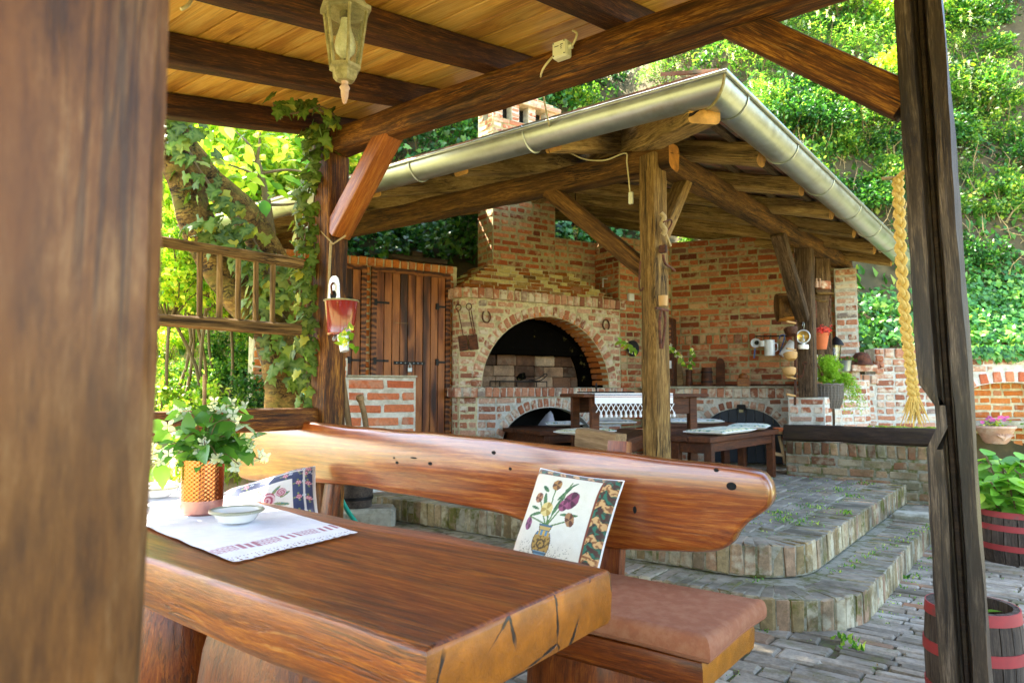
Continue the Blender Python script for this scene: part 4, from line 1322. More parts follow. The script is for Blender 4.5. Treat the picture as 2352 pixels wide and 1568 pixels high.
# sooty vault behind the ring
vs = []; fs = []; N = 24
for i in range(N + 1):
    a = math.pi * i / N
    for (off, rr) in ((.0, 1.0), (.3, .985), (.615, .95)):
        p = FB + FE * (AX + (AA + .01) * rr * math.cos(a)) + UP * (HEAR + max(0, (AB_ + .01) * rr * math.sin(a))) - FN * (.33 + off * .42)
        vs.append(p)
for i in range(N):
    for j in range(2): fs.append((i * 3 + j, i * 3 + j + 1, (i + 1) * 3 + j + 1, (i + 1) * 3 + j))
mb = MB(); mb.add(vs, fs); mb.build('vault', M_['soot'], fp, None, True)
# hood plate that closes the top of the firebox
vs = []; fs = []
for i in range(15):
    s_ = W1 * i / 14
    bul = .12 * math.sin(math.pi * i / 14)
    for (z, o) in ((1.66, -.50 + bul), (1.72, -.46 + bul), (1.9, -.50 + bul * .5), (2.25, -.56)):
        vs.append(FB + FE * s_ + UP * z + FN * o)
for i in range(14):
    for j in range(3): fs.append((i * 4 + j, (i + 1) * 4 + j, (i + 1) * 4 + j + 1, i * 4 + j + 1))
mb = MB(); mb.add(vs, fs); mb.build('smoke_hood', M_['soot'], fp, None, True)
# intrados bricks of the ring, visible at the right inside the arch
intr = []
for i in range(24):
    an = math.radians(4 + i * 5.2)
    x, z = AX + AA * math.cos(an), HEAR + AB_ * math.sin(an)
    nx, nz = math.cos(an) / AA, math.sin(an) / AB_; l = math.hypot(nx, nz); nx /= l; nz /= l
    nn = -(FE * nx + UP * nz)
    tt = (FE * -nz + UP * nx)
    c = FB + FE * x + UP * z - FN * .165 - nn * .03 + nn * .004
    ex = FN; uy = tt; zz = ex.cross(uy)
    if zz.dot(nn) < 0: uy = -uy; zz = -zz
    M = Matrix(((ex.x, uy.x, zz.x, c.x), (ex.y, uy.y, zz.y, c.y), (ex.z, uy.z, zz.z, c.z), (0, 0, 0, 1)))
    intr.append((M, .33, .06, .06))
bricks(fp, intr, M_['brickdoor'], 'intrados_brick', 60)
# lower arch: dark log store
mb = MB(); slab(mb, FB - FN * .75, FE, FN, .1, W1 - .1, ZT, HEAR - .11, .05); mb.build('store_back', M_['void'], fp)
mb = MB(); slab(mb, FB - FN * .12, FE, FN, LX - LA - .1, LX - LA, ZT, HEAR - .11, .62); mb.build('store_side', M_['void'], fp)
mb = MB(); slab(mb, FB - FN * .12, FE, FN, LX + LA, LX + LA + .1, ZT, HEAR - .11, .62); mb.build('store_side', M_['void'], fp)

# ---- back wall with counter, running right from the corner
BC = Vector((-4.032, 8.759, 0)); BE = Vector((.968, .252, 0)).normalized(); BN = Vector((BE.y, -BE.x, 0))
bw = thing('brick_back_wall', 'brick back wall with arched blue door below its long counter', 'wall', BC + BE * 1.1 + UP * ZT)
CT, CB = 1.27, 1.125
CAX, CAZ, CAA, CAB = .92, .70, .46, .305
# the wall: line from behind the fireplace to the pillar
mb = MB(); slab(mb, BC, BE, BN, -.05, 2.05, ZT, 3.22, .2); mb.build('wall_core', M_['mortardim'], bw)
pl = []
pl += courses(BC, BE, BN, 0, 2.05, CT, 1.83, .082, .25, .018)
pl += soldiers(BC, BE, BN, 0, 2.05, 1.83, 1.95, .07, .018, .08, .015)
pl += courses(BC, BE, BN, 0, 2.05, 1.96, 3.22, .082, .25, .018, header=.3)
# short return between the fireplace and the corner
RT = FB + FE * (W1 + .02) - FN * .02
re = (BC - RT); rl = re.length; re.normalize(); rn = Vector((re.y, -re.x, 0))
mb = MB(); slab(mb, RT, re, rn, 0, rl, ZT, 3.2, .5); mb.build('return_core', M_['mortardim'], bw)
pl += courses(RT, re, rn, 0, rl, ZT, 3.2, .082, .25, .02)
pl += courses(RT - FN * .5, FN, -FE, 0, .5, MANT1 - .2, 3.2, .082, .25, .02)
UO = FB - FN * .5
mb = MB(); slab(mb, UO, FE, FN, CHe + .02, 3.1, MANT1, 3.2, .15); mb.build('upper_core', M_['mortardim'], bw)
pl += courses(UO, FE, FN, CHe + .02, 3.0, 2.5, 3.2, .088, .25, .026)
# counter: front wall set forward, with arch
CO = BC + BN * .55
mb = MB(); arch_wall(mb, CO, BE, BN, -.25, 2.0, ZT, CB, CAX, CAZ, CAA, CAB, .15); mb.build('counter_wall', M_['mortargrey'], bw)
clipC = arch_clip(CAX, CAZ, CAA + .11, CAB + .11)
def clipC2(p, q, za, zb):
    if zb <= CAZ:
        out = []
        if p < CAX - CAA: out.append((p, min(q, CAX - CAA)))
        if q > CAX + CAA: out.append((max(p, CAX + CAA), q))
        return out
    return clipC(p, q, za, zb)
pl2 = courses(CO, BE, BN, -.25, 2.0, ZT, CB, .085, .25, .03, clip=clipC2)
pl2 += soldiers(CO, BE, BN, -.25, 2.0, CB, CT - .02, .075, .022, .12, .025)
pl2 += arch_ring(CO, BE, BN, CAX, CAZ, CAA, CAB, .09, .12)
mb = MB(); slab(mb, CO, BE, BN, -.27, 2.02, CB + .004, CT - .022, .55, .012); mb.build('counter_core', M_['mortargrey'], bw)
mb = MB(); slab(mb, CO, BE, BN, -.30, 2.04, CT - .02, CT, .55, .05); mb.build('counter_slab', M_['concrete'], bw)
bricks(bw, pl, M_['brick'], 'brick', 300)
bricks(bw, pl2, M_['brickpale'], 'counter_brick', 150)
# arched door under the counter
dr = []
N = 16
for k in range(9):
    x0 = CAX - CAA + k * 2 * CAA / 9; x1 = x0 + 2 * CAA / 9 - .006
    xm = (x0 + x1) / 2
    def zz(x): return CAZ + CAB * math.sqrt(max(0.02, 1 - ((x - CAX) / CAA) ** 2)) - .005
    mb = MB()
    poly = [(x0, ZT), (x1, ZT), (x1, zz(x1)), (xm, zz(xm)), (x0, zz(x0))]
    M = Matrix(((BE.x, 0, BN.x, (CO - BN * .07).x), (BE.y, 0, BN.y, (CO - BN * .07).y), (0, 1, 0, 0), (0, 0, 0, 1)))
    mb.prism(poly, .025, M); mb.build('door_board', M_['doorblue'], bw)
mb = MB(); slab(mb, CO - BN * .04, BE, BN, CAX - CAA + .02, CAX + CAA - .02, .80, .825, .01, .006); mb.build('door_bar', M_['doorblue'], bw)
mb = MB(); slab(mb, CO, BE, BN, CAX - .05, CAX + .05, .985, 1.05, .02, .03); mb.build('lock_plate', M_['iron'], bw)
mb = MB(); slab(mb, CO, BE, BN, CAX - .025, CAX + .025, .955, .99, -.03, .05); mb.build('padlock', M_['lanternmetal'], bw)
# brick pillar at the right end
PE_ = BC + BE * 2.0 + BN * .25
pil = thing('brick_pillar', 'square brick pillar beside the earth bank at the right of the pavilion', 'pillar', PE_)
mb = MB(); slab(mb, PE_, BE, BN, 0, .24, 1.2, 2.68, .24); mb.build('pillar_core', M_['mortargrey'], pil)
SE_ = -BN; SN_ = BE
pl = courses(PE_, BE, BN, 0, .24, 1.2, 2.68, .085, .24, .026, header=.2) + courses(PE_ + BE * .24, SE_, SN_, 0, .24, 1.2, 2.68, .085, .24, .026, header=.3)
bricks(pil, pl, M_['brickpale'])

# ---- door wall left of the fireplace
DW = Vector((c2w(-.715, 7.9))); DE = FE; DN = FN
dw = thing('brick_door_wall', 'orange brick wall with two brown plank doors left of the fireplace', 'wall', DW - DE * .8 + UP * ZT)
DZ1 = 2.632
mb = MB(); slab(mb, DW, DE, DN, -2.12, .1, 0, DZ1 - .005, .2, -.004); mb.build('wall_core', M_['mortar'], dw)
pl = soldiers(DW, DE, DN, -2.12, .06, 2.535, DZ1, .075, .018, .06, .008)
for x0, x1 in ((-.995, -.938), (0.0, .06), (-2.12, -1.93)):
    pl += courses(DW, DE, DN, x0, x1, ZT, 2.535, .085, .24, .02)

bricks(dw, pl, M_['brickdoor'])
def plank_door(name_, x0, x1, ztop, n, label):
    fr = .055
    d = put(name_, MB().box(.001, .001, .001).mesh('x') if False else frame_mesh(x0, x1, ztop, fr), M_['door'], dw)
    d['label'] = label
    w_ = (x1 - x0 - 2 * fr) / n
    for k in range(n):
        a = x0 + fr + k * w_; b = a + w_ - .008
        c = DW + DE * ((a + b) / 2) + UP * ZT + DN * .022
        mb = MB(); H = ztop - fr - ZT
        mb.box(H, b - a, .024, TR(H / 2, 0, 0), .004)
        mb.build('door_board', M_['door'], d, Matrix(((0, DE.x, DN.x, c.x), (0, DE.y, DN.y, c.y), (1, 0, 0, c.z), (0, 0, 0, 1))))
    return d
def frame_mesh(x0, x1, zt, fr):
    mb = MB()
    outer = [(x0, ZT), (x0, zt), (x1, zt), (x1, ZT), (x1 - fr, ZT), (x1 - fr, zt - fr), (x0 + fr, zt - fr), (x0 + fr, ZT)]
    M = Matrix(((DE.x, 0, DN.x, DW.x), (DE.y, 0, DN.y, DW.y), (0, 1, 0, 0), (0, 0, 0, 1)))
    mb.prism(outer, .045, M)
    return mb.mesh('door_frame')
d1 = plank_door('plank_door', -.938, -.003, 2.535, 9, 'wide brown plank door with black strap hinges and padlock')
d2 = plank_door('plank_door', -1.93, -.998, 2.535, 9, 'brown plank door half hidden behind the pergola post')

def iron_strap(x0, x1, z, parent, nm='strap_hinge'):
    mb = MB(); slab(mb, DW, DE, DN, x0, x1, z - .012, z + .012, -.036, .042)
    mb.build(nm, M_['iron'], parent)
    mb = MB(); slab(mb, DW, DE, DN, x0 - .035, x0, z - .035, z + .035, -.036, .052); mb.build('hinge_plate', M_['iron'], parent)
for z in (2.15, 1.53):
    iron_strap(-.88, -.74, z, d1); iron_strap(-.15, -.035, z, d1); iron_strap(-1.16, -1.06, z, d2)

mb = MB(); slab(mb, DW, DE, DN, -.68, -.31, 1.495, 1.53, -.036, .045); hs = mb.build('hasp', M_['iron'], d1)
for k in range(7):
    mb = MB(); c = DW + DE * (-.65 + k * .05) + UP * 1.512 + DN * .046
    mb.lathe([(.007, 0), (.005, .004), (0, .005)], 8, Matrix(((DE.x, 0, DN.x, c.x), (DE.y, 0, DN.y, c.y), (0, 1, 0, c.z), (0, 0, 0, 1)))); mb.build('stud', M_['zincold'], hs)
c = DW + DE * -.50 + DN * .055 + UP * 1.44
mb = MB(); mb.box(.05, .02, .05, frame(c, DE), .006); mb.build('padlock', M_['zincold'], d1)
mb = MB(); mb.tube([c + DE * .016 * math.cos(math.pi * i / 8) + UP * (.02 + .05 * math.sin(math.pi * i / 8)) for i in range(9)], .004, 6); mb.build('shackle', M_['zincold'], d1)
mb = MB(); slab(mb, DW, DE, DN, -.68, -.52, 1.94, 1.946, -.036, .042); mb.build('stick', M_['stick'], d1)
# dark cap timber on the door wall
timber('cap_timber', DW - DE * .72 + UP * (DZ1 + .03), DW - DE * .05 + UP * (DZ1 + .03), .12, .05, M_['darkwet'], dw, .01, .01, 201)
timber('cap_block', DW - DE * .48 + UP * (DZ1 + .055), DW - DE * .36 + UP * (DZ1 + .055), .1, .12, M_['darkwet'], dw, .01, .01, 202)

# ---- low brick wall in front of the doors
LO = pd(808, 860, 6.0); LO.z = 0
LE = (pd(955, 860, 6.18) - pd(808, 860, 6.0)); LE.z = 0; LE.normalize(); LN = Vector((LE.y, -LE.x, 0))
lw = thing('low_brick_wall', 'low wall of clean orange bricks in front of the plank doors', 'wall', LO)
LW = (pd(955, 860, 6.18) - pd(808, 860, 6.0)).length
mb = MB(); slab(mb, LO, LE, LN, -.06, LW, .0, 1.325, .12); mb.build('wall_core', M_['mortargrey'], lw)
mb = MB(); slab(mb, LO, LE, LN, -.03, LW + .01, 1.33, 1.345, .14, .015); mb.build('capping', M_['concrete'], lw)
pl = courses(LO, LE, LN, -.04, LW, .15, 1.32, .104, .31, .03, header=.06, joint_v=.034)
bricks(lw, pl, M_['bricklow'], 'brick', 120)
mb = MB(); slab(mb, LO, LE, LN, -.13, -.035, .0, 1.49, .11, -.02); mb.build('end_pier', M_['mortargrey'], lw)
bricks(lw, courses(LO - LN * .02, LE, LN, -.13, -.03, 1.2, 1.5, .1, .3, .03, header=0), M_['bricklow'], 'brick', 120)

# ---- parapet with dark timber, right end of the terrace
PA = Vector((-2.2, 7.47, 0)); PEe = Vector((1, -.02, 0)).normalized(); PN = Vector((PEe.y, -PEe.x, 0))
pa = thing('brick_parapet', 'mossy low brick parapet with a blackened timber on top', 'parapet', PA)
mb = MB(); slab(mb, PA, PEe, PN, 0, 1.6, .0, .70, .10); mb.build('parapet_core', M_['mortarstep'], pa)
pl = courses(PA, PEe, PN, 0, 1.6, .1, .56, .086, .24, .02, header=.4) + soldiers(PA, PEe, PN, 0, 1.6, .57, .70, .07, .016, .08, .01)
bricks(pa, pl, M_['brickpar'])
timber('top_timber', PA + Vector((-.02, .04, .785)), PA + Vector((1.62, .02, .785)), .13, .165, M_['darkwet'], pa, .012, .03, 210)
mb = MB()
for k in range(60):
    x = rnd.choice((rnd.gauss(.95, .12), rnd.gauss(1.25, .1)))
    p = PA + Vector((x, .03 + rnd.uniform(-.03, .03), .868)); mb.lathe([(.02, 0), (.014, .010), (0, .014)], 6, TR(*p) @ SC(rnd.uniform(.5, 1.3), rnd.uniform(.5, 1.3), rnd.uniform(.5, 1.2)))
o = mb.build('moss_tufts', M_['moss'], pa); o['kind'] = 'stuff'

# ---- pier under the second post
pr_ = thing('brick_post_pier', 'brick pier carrying the second pavilion post behind the parapet', 'pier', (P2[0], P2[1] + .1, ZT))
O = Vector((P2[0] - .19, P2[1] - .06, 0)); e_ = Vector((1, 0, 0)); n_ = Vector((0, -1, 0))
mb = MB(); slab(mb, O, e_, n_, 0, .36, ZT, 1.145, .3); mb.build('pier_core', M_['mortargrey'], pr_)
pl = courses(O, e_, n_, 0, .36, ZT, 1.145, .088, .25, .03) + courses(O + e_ * .36, Vector((0, 1, 0)), Vector((1, 0, 0)), 0, .3, ZT, 1.145, .088, .25, .03)
bricks(pr_, pl, M_['brickpale'])

# ---- garden wall with niche at the right
GO = c2w(3.85, 8.45); GE = (c2w(6.6, 8.2) - c2w(3.85, 8.45)).normalized(); GN = Vector((GE.y, -GE.x, 0))
gw = thing('garden_wall', 'brick garden retaining wall with an arched niche below the ivy bank', 'wall', GO)
def gpx(x, y):
    p = pp(x, y, GO, GN); q = p - GO; return q.dot(GE), p.z
nx0, nz0 = gpx(2232, 990); nx1, _ = gpx(2420, 990); ncx, ntop = gpx(2315, 878)
ncx = (nx0 + nx1) / 2; naa = (nx1 - nx0) / 2; nsp = 1.2; nab = ntop - nsp
xs_, zs_ = gpx(2008, 800); xe_ = 3.1; x0g = -.3; zl = gpx(1990, 860)[1]
mb = MB(); slab(mb, GO, GE, GN, x0g, xs_, 0, zl, .3); mb.build('low_core', M_['mortargrey'], gw)
N = 20
A = [(ncx + naa * math.cos(math.pi * i / N), nsp + nab * math.sin(math.pi * i / N)) for i in range(N + 1)]
poly = [(xs_, 0), (ncx - naa, 0), (ncx - naa, nsp)] + A[::-1][1:-1] + [(ncx + naa, nsp), (ncx + naa, 0), (xe_, 0), (xe_, zs_), (xs_, zs_)]
M = Matrix(((GE.x, 0, GN.x, GO.x - GN.x * .3), (GE.y, 0, GN.y, GO.y - GN.y * .3), (0, 1, 0, 0), (0, 0, 0, 1)))
mb = MB(); mb.prism(poly, .3, M); mb.build('high_core', M_['mortargrey'], gw)
mb = MB(); slab(mb, GO - GN * .22, GE, GN, ncx - naa - .1, ncx + naa + .1, 0, nsp + nab + .05, .1); mb.build('niche_back', M_['mortar'], gw)
cn = arch_clip(ncx, nsp, naa + .13, nab + .13)
def cn2(p, q, za, zb):
    if zb <= nsp:
        out = []
        if p < ncx - naa: out.append((p, min(q, ncx - naa)))
        if q > ncx + naa: out.append((max(p, ncx + naa), q))
        return out
    return cn(p, q, za, zb)
pl = courses(GO, GE, GN, x0g, xs_ - .005, .1, zl - .12, .082, .23, .02, header=.5) + soldiers(GO, GE, GN, x0g, xs_ + .03, zl - .115, zl, .075, .018, .12, .03)
pl += courses(GO, GE, GN, xs_, xe_, .1, zs_ - .125, .082, .23, .02, clip=cn2, header=.5) + soldiers(GO, GE, GN, xs_ + .1, xe_, zs_ - .12, zs_, .11, .02, .12, .02)
pl += courses(GO, GE, GN, xs_, xs_ + .1, zl, zs_, .082, .12, .016, .12, .03, header=0)
bricks(gw, pl, M_['brickpale'], 'brick', 300)
bricks(gw, arch_ring(GO, GE, GN, ncx, nsp, naa, nab, .125, .14, .015, .085, .045), M_['bricklow'], 'arch_brick', 60)
bricks(gw, courses(GO - GN * .22, GE, GN, ncx - naa, ncx + naa, .2, nsp + nab, .085, .24, .022), M_['brickdoor'], 'niche_brick', 100)
mb = MB(); slab(mb, GO, GE, GN, ncx - naa + .01, ncx + naa - .01, .78, .86, .22, .03); mb.build('niche_ledge', M_['concrete'], gw)
# ------------------------------------------------------------------ slab table, bench and what lies on them
def loft(name, outline, layers, mat, parent, M, wob=.004, seed=0, smooth=True):
    """outline: closed loop in local XY; layers: (z, inset); caps filled"""
    n = len(outline)
    a = sum(outline[i][0] * outline[(i + 1) % n][1] - outline[(i + 1) % n][0] * outline[i][1] for i in range(n))
    if a < 0: outline = outline[::-1]
    nr = []
    for i in range(n):
        p, q = outline[i - 1], outline[(i + 1) % n]
        dx, dy = q[0] - p[0], q[1] - p[1]; l = math.hypot(dx, dy) or 1
        nr.append((dy / l, -dx / l))
    vs = []; fs = []
    for (z, ins) in layers:
        for i, (x, y) in enumerate(outline):
            d = noise.noise(Vector((x * 4 + seed, y * 4, z * 9))) * wob
            vs.append((x - nr[i][0] * (ins - d), y - nr[i][1] * (ins - d), z))
    L = len(layers)
    for k in range(L - 1):
        for i in range(n):
            j = (i + 1) % n
            fs.append((k * n + i, k * n + j, (k + 1) * n + j, (k + 1) * n + i))
    for k, flip in ((0, True), (L - 1, False)):
        ring_ = [Vector((vs[k * n + i][0], vs[k * n + i][1], 0)) for i in range(n)]
        for t in tessellate_polygon([ring_]):
            A, B, C = (ring_[i] for i in t)
            if (B.x - A.x) * (C.y - A.y) - (B.y - A.y) * (C.x - A.x) < 0: t = t[::-1]
            t = tuple(k * n + i for i in t)
            fs.append(t[::-1] if flip else t)
    mb = MB(); mb.add(vs, fs)
    return mb.build(name, mat, parent, M, smooth, 32)
def dense(pts, step_=.05):
    out = []
    pts = [Vector((p[0], p[1], 0)) for p in pts]
    n = len(pts)
    for i in range(n):
        p, q = pts[i], pts[(i + 1) % n]
        k = max(1, int((q - p).length / step_))
        for j in range(k): out.append(tuple((p.lerp(q, j / k))[:2]))
    return out
def rbox(sx, sy, sz, r, seg=3):
    bm = bmesh.new(); bmesh.ops.create_cube(bm, size=1)
    for v in bm.verts: v.co = Vector((v.co.x * sx, v.co.y * sy, v.co.z * sz))
    bmesh.ops.bevel(bm, geom=list(bm.edges), offset=r, segments=seg, profile=.5, affect='EDGES')
    me = bpy.data.meshes.new('rbox'); bm.to_mesh(me); bm.free()
    me.polygons.foreach_set('use_smooth', [True] * len(me.polygons))
    me.set_sharp_from_angle(angle=math.radians(40))
    return me
# ---- table
tb = thing('slab_table', 'thick varnished oak slab table on block legs in the foreground', 'table', (-2.2, 1.3, 0))
far = [pz(x, y, .75) for x, y in ((1402, 1308), (1330, 1290), (1195, 1263), (1098, 1243), (1016, 1223), (961, 1216), (852, 1202), (765, 1182), (674, 1165), (551, 1142), (509, 1129))]
near_ = [(-.885, .905), (-1.1, .912), (-1.35, .908), (-1.6, .915), (-1.9, .925), (-2.3, .93), (-2.8, .95), (-3.3, .93), (-3.75, .95)]
outl = near_ + [(-3.8, 1.1), (-3.82, 1.5), (-3.72, 1.74)] + [(p.x, p.y) for p in far][::-1]
outl = dense(outl, .045)
loft('table_top', outl, [(.612, .02), (.618, .008), (.63, .002), (.69, 0), (.738, .001), (.746, .004), (.7505, .010), (.752, .018)], M_['table'], tb, TR(0, 0, 0), .0045, 3)
def blockleg(x0, x1, y0, y1, z1, mat, parent, name='block_leg', bul=.04):
    o = dense([(x0, y0), (x1, y0), (x1, y1), (x0, y1)], .05)
    # rounded corners
    cx_, cy_ = (x0 + x1) / 2, (y0 + y1) / 2
    o2 = []
    for x, y in o:
        u, v = (x - cx_) / ((x1 - x0) / 2), (y - cy_) / ((y1 - y0) / 2)
        r = (abs(u) ** 6 + abs(v) ** 6) ** (1 / 6)
        o2.append((cx_ + u / r * (x1 - x0) / 2, cy_ + v / r * (y1 - y0) / 2))
    lay = [(0, .02), (.06, .0), (z1 * .3, -bul * .6), (z1 * .6, -bul), (z1 * .85, -bul * .4), (z1, .01)]
    # local X upwards so that the grain stands
    Mx = Matrix(((0, 1, 0, 0), (0, 0, 1, 0), (1, 0, 0, 0), (0, 0, 0, 1)))
    ob = loft(name, o2, lay, mat, parent, TR(0, 0, 0), .006, 5)
    me = ob.data
    co = np.empty(len(me.vertices) * 3); me.vertices.foreach_get('co', co); co = co.reshape(-1, 3)
    me.vertices.foreach_set('co', np.stack([co[:, 2], co[:, 0], co[:, 1]], 1).ravel()); me.update()
    ob.matrix_basis = Mx
    return ob
blockleg(-1.83, -1.38, 1.0, 1.5, .618, M_['benchdark'], tb)
blockleg(-2.9, -2.07, 1.02, 1.5, .618, M_['benchdark'], tb)
# ---- bench
bn = thing('slab_bench', 'varnished oak bench with a long live-edge backrest facing the table', 'bench', (-2.4, 2.15, 0))
prof = [(-3.98, .97), (-3.9, 1.03), (-3.75, 1.045), (-3.5, 1.04), (-3.25, 1.03), (-2.75, 1.012), (-2.32, 1.005), (-1.81, .985), (-1.5, .97), (-1.09, .95), (-.84, .932), (-.785, .91), (-.768, .86), (-.785, .81), (-.85, .755), (-.885, .715), (-.91, .675), (-.97, .64), (-1.1, .62), (-1.39, .592), (-1.59, .60), (-1.74, .63), (-1.85, .655), (-2.0, .675), (-2.32, .69), (-2.74, .705), (-3.14, .705), (-3.5, .68), (-3.74, .67), (-3.92, .665), (-4.0, .70), (-4.02, .85)]
prof = [(p.x, p.y) for p in smooth_path([Vector((x, z, 0)) for x, z in prof] + [Vector((prof[0][0], prof[0][1], 0))], 5)][:-1]
MBk = Matrix(((1, 0, 0, 0), (0, 0, -1, 2.50), (0, 1, 0, 0), (0, 0, 0, 1)))
back = loft('backrest', prof, [(0, .02), (.008, .006), (.02, 0), (.055, .0), (.068, .003), (.077, .010), (.081, .022)], M_['bench'], bn, MBk, .008, 9)
# knot holes: dark discs on the face, hole shade put into their colour
def hole(x, y, rx, rz):
    p = py(x, y, 2.419)
    mb = MB(); N = 14
    vs = [(rx * math.cos(2 * math.pi * i / N), rz * math.sin(2 * math.pi * i / N), .0) for i in range(N)] + [(rx * .7 * math.cos(2 * math.pi * i / N), rz * .7 * math.sin(2 * math.pi * i / N), .0022) for i in range(N)]
    fs = [(i, (i + 1) % N, N + (i + 1) % N, N + i) for i in range(N)] + [tuple(N + i for i in range(N))]
    mb.add(vs, fs)
    mb.build('knot', M_['void'], back, Matrix(((1, 0, 0, p.x), (0, 0, -1, 2.4185), (0, 1, 0, p.z), (0, 0, 0, 1))))
for h in ((905, 1051, .006, .005), (912, 1062, .011, .007), (950, 1051, .024, .004), (988, 1064, .014, .008), (1134, 1039, .012, .008), (1172, 1076, .009, .007), (1645, 1079, .009, .007), (1680, 1116, .018, .014), (1458, 1170, .008, .014)): hole(*h)
# seat slab, legs, back posts
seat_o = dense([(-.80, 1.90), (-.80, 2.33), (-4.02, 2.35), (-4.02, 1.93), (-2.4, 1.88)], .06)
loft('seat', seat_o, [(.36, .02), (.375, .004), (.40, 0), (.435, 0), (.452, .006), (.458, .02)], M_['benchdark'], bn, TR(0, 0, 0), .008, 12)
blockleg(-1.47, -1.10, 1.96, 2.3, .362, M_['benchdark'], bn, 'leg', .01)
blockleg(-3.6, -3.2, 1.96, 2.3, .362, M_['benchdark'], bn, 'leg', .01)
for x in (-1.40, -3.16):
    timber('back_post', (x, 2.43, .30), (x, 2.535, 1.0), .09, .05, M_['benchdark'], bn, .002, .006, 220, up=(0, 1, 0))
# long seat pad
sp = thing('seat_pad', 'long red brown fabric seat pad on the bench', 'cushion', (-2.4, 2.1, .46))
po = []
for x, y in dense([(-.765, 1.868), (-.765, 2.345), (-4.0, 2.345), (-4.0, 1.868)], .035):
    u, v = (x + 2.3825) / 1.6175, (y - 2.1065) / .2385
    r_ = (abs(u) ** 40 + abs(v) ** 8) ** (1 / 40) if False else 1
    po.append((x, y))
loft('pad', po, [(.462, .035), (.464, .018), (.472, .006), (.488, 0), (.506, .001), (.522, .007), (.530, .016), (.5335, .030)], M_['cushion'], sp, TR(0, 0, 0), .010, 31)
loft('seam', po, [(.4755, .004), (.4785, .0005), (.4815, .0025)], M_['cushionside'], sp, TR(0, 0, 0), .010, 31)

# ---- printed pillows
def hx(h): return srgb(h)[:3]
def seg_d(px, py_, ax, ay, bx, by):
    t = ((px - ax) * (bx - ax) + (py_ - ay) * (by - ay)) / ((bx - ax) ** 2 + (by - ay) ** 2)
    t = min(1, max(0, t)); return math.hypot(px - ax - t * (bx - ax), py_ - ay - t * (by - ay))
def inell(x, y, cx_, cy_, a, b, r=0.0):
    c, s_ = math.cos(r), math.sin(r); dx, dy = x - cx_, y - cy_
    u = (dx * c + dy * s_) / a; v = (-dx * s_ + dy * c) / b
    return math.hypot(u, v)
def hsh(x, y): return (math.sin(x * 127.1 + y * 311.7) * 43758.5453) % 1
def tulip_print(u, v):
    """u across 0..1, v up 0..1"""
    cream = hx('#dfdccb')
    # border
    if u > .85 or v > .92 or u < .05:
        m = noise.noise(Vector((u * 22, v * 22, 3))); k = noise.noise(Vector((u * 40, v * 40, 7)))
        w_ = math.sin((v if u > .85 else u) * 38 + math.sin((u if u > .85 else v) * 60) * .8)
        if .85 < u < .87 and v < .93: return hx('#7a3b24')
        if v > .92 and v < .932 and u < .87: return hx('#7a3b24')
        if u < .05: return hx('#b58a52') if m > 0 else hx('#5d3b25')
        if w_ > .25: return hx('#cfa36a') if k > -.1 else hx('#8a5a33')
        if w_ > -.35: return hx('#2f5a44') if k > .0 else hx('#3c2a25')
        return hx('#2e6b55') if m > .1 else hx('#4b3024')
    col = cream
    if v < .30 and v > .04 and abs(u - .44) < .3 and hsh(round(u * 150), round(v * 150)) > .86 + abs(v - .12): col = hx('#6b6a55')
    # stems
    for (ax, ay, bx, by) in ((.40, .40, .37, .80), (.40, .40, .58, .70), (.40, .40, .22, .66), (.42, .40, .66, .50), (.40, .4, .54, .86), (.38, .42, .16, .47), (.42, .42, .36, .55)):
        if seg_d(u, v, ax, ay, bx, by) < .007: col = hx('#557a3e')
    for (cx_, cy_, a, b, r) in ((.50, .74, .10, .018, .9), (.47, .62, .12, .022, 1.2), (.62, .54, .10, .016, .1), (.24, .50, .08, .016, .3), (.30, .64, .08, .02, 1.9), (.20, .56, .06, .014, -.2), (.55, .82, .08, .012, .7), (.26, .76, .05, .02, -.6)):
        if inell(u, v, cx_, cy_, a, b, r) < 1: col = hx('#4f7a4a') if hsh(round(u * 60), round(v * 60)) > .4 else hx('#2f5c3c')
    # tulips
    for (cx_, cy_, a, b, r, c1, c2) in ((.37, .82, .055, .06, .2, '#a5783f', '#5f3a1e'), (.60, .68, .075, .10, -.7, '#7e3a5a', '#4c1d36'), (.21, .66, .05, .05, .3, '#a2714c', '#6a3c28'), (.64, .50, .05, .07, .5, '#a2764c', '#5d3722'), (.18, .40, .045, .065, .2, '#8d4b72', '#5c2748'), (.35, .56, .07, .07, 0, '#d9c47c', '#a88f45'), (.53, .62, .05, .06, -.4, '#93496b', '#5d2443')):
        e = inell(u, v, cx_, cy_, a, b, r)
        if e < 1:
            k = math.sin(math.atan2(v - cy_, u - cx_) * 3 + 1) + (e - .5)
            col = hx(c1) if k > 0 else hx(c2)
    # vase
    if v < .42:
        hw = .105 * math.sqrt(max(0, 1 - ((v - .24) / .14) ** 2)) if v > .10 else .075
        if .34 < v: hw = .055 + (v - .34) * .3
        if abs(u - .40) < hw:
            if .36 < v < .40: col = hx('#c2a55b')
            elif .31 < v < .36: col = hx('#5b88a5') if math.sin(u * 120) > 0 else hx('#c9a445')
            elif .16 < v < .31:
                q = inell(u, v, .40, .23, .05, .045); col = hx('#54401f') if .7 < q < 1 else (hx('#b08d45') if noise.noise(Vector((u * 40, v * 40, 0))) > -.15 else hx('#6b5527'))
            else: col = hx('#7fa3b5') if math.sin(v * 120) > -.3 else hx('#49697c')
            if abs(u - .40) > hw - .008: col = hx('#4a3820')
    return col
def rose(u, v, cx_, cy_, r):
    e = math.hypot(u - cx_, v - cy_) / r
    if e > 1: return None
    k = math.sin(e * 13 + math.atan2(v - cy_, u - cx_) * 2.0)
    return hx('#a2324f') if k > .35 else (hx('#c97f8d') if k > -.3 else hx('#e3bfc0'))
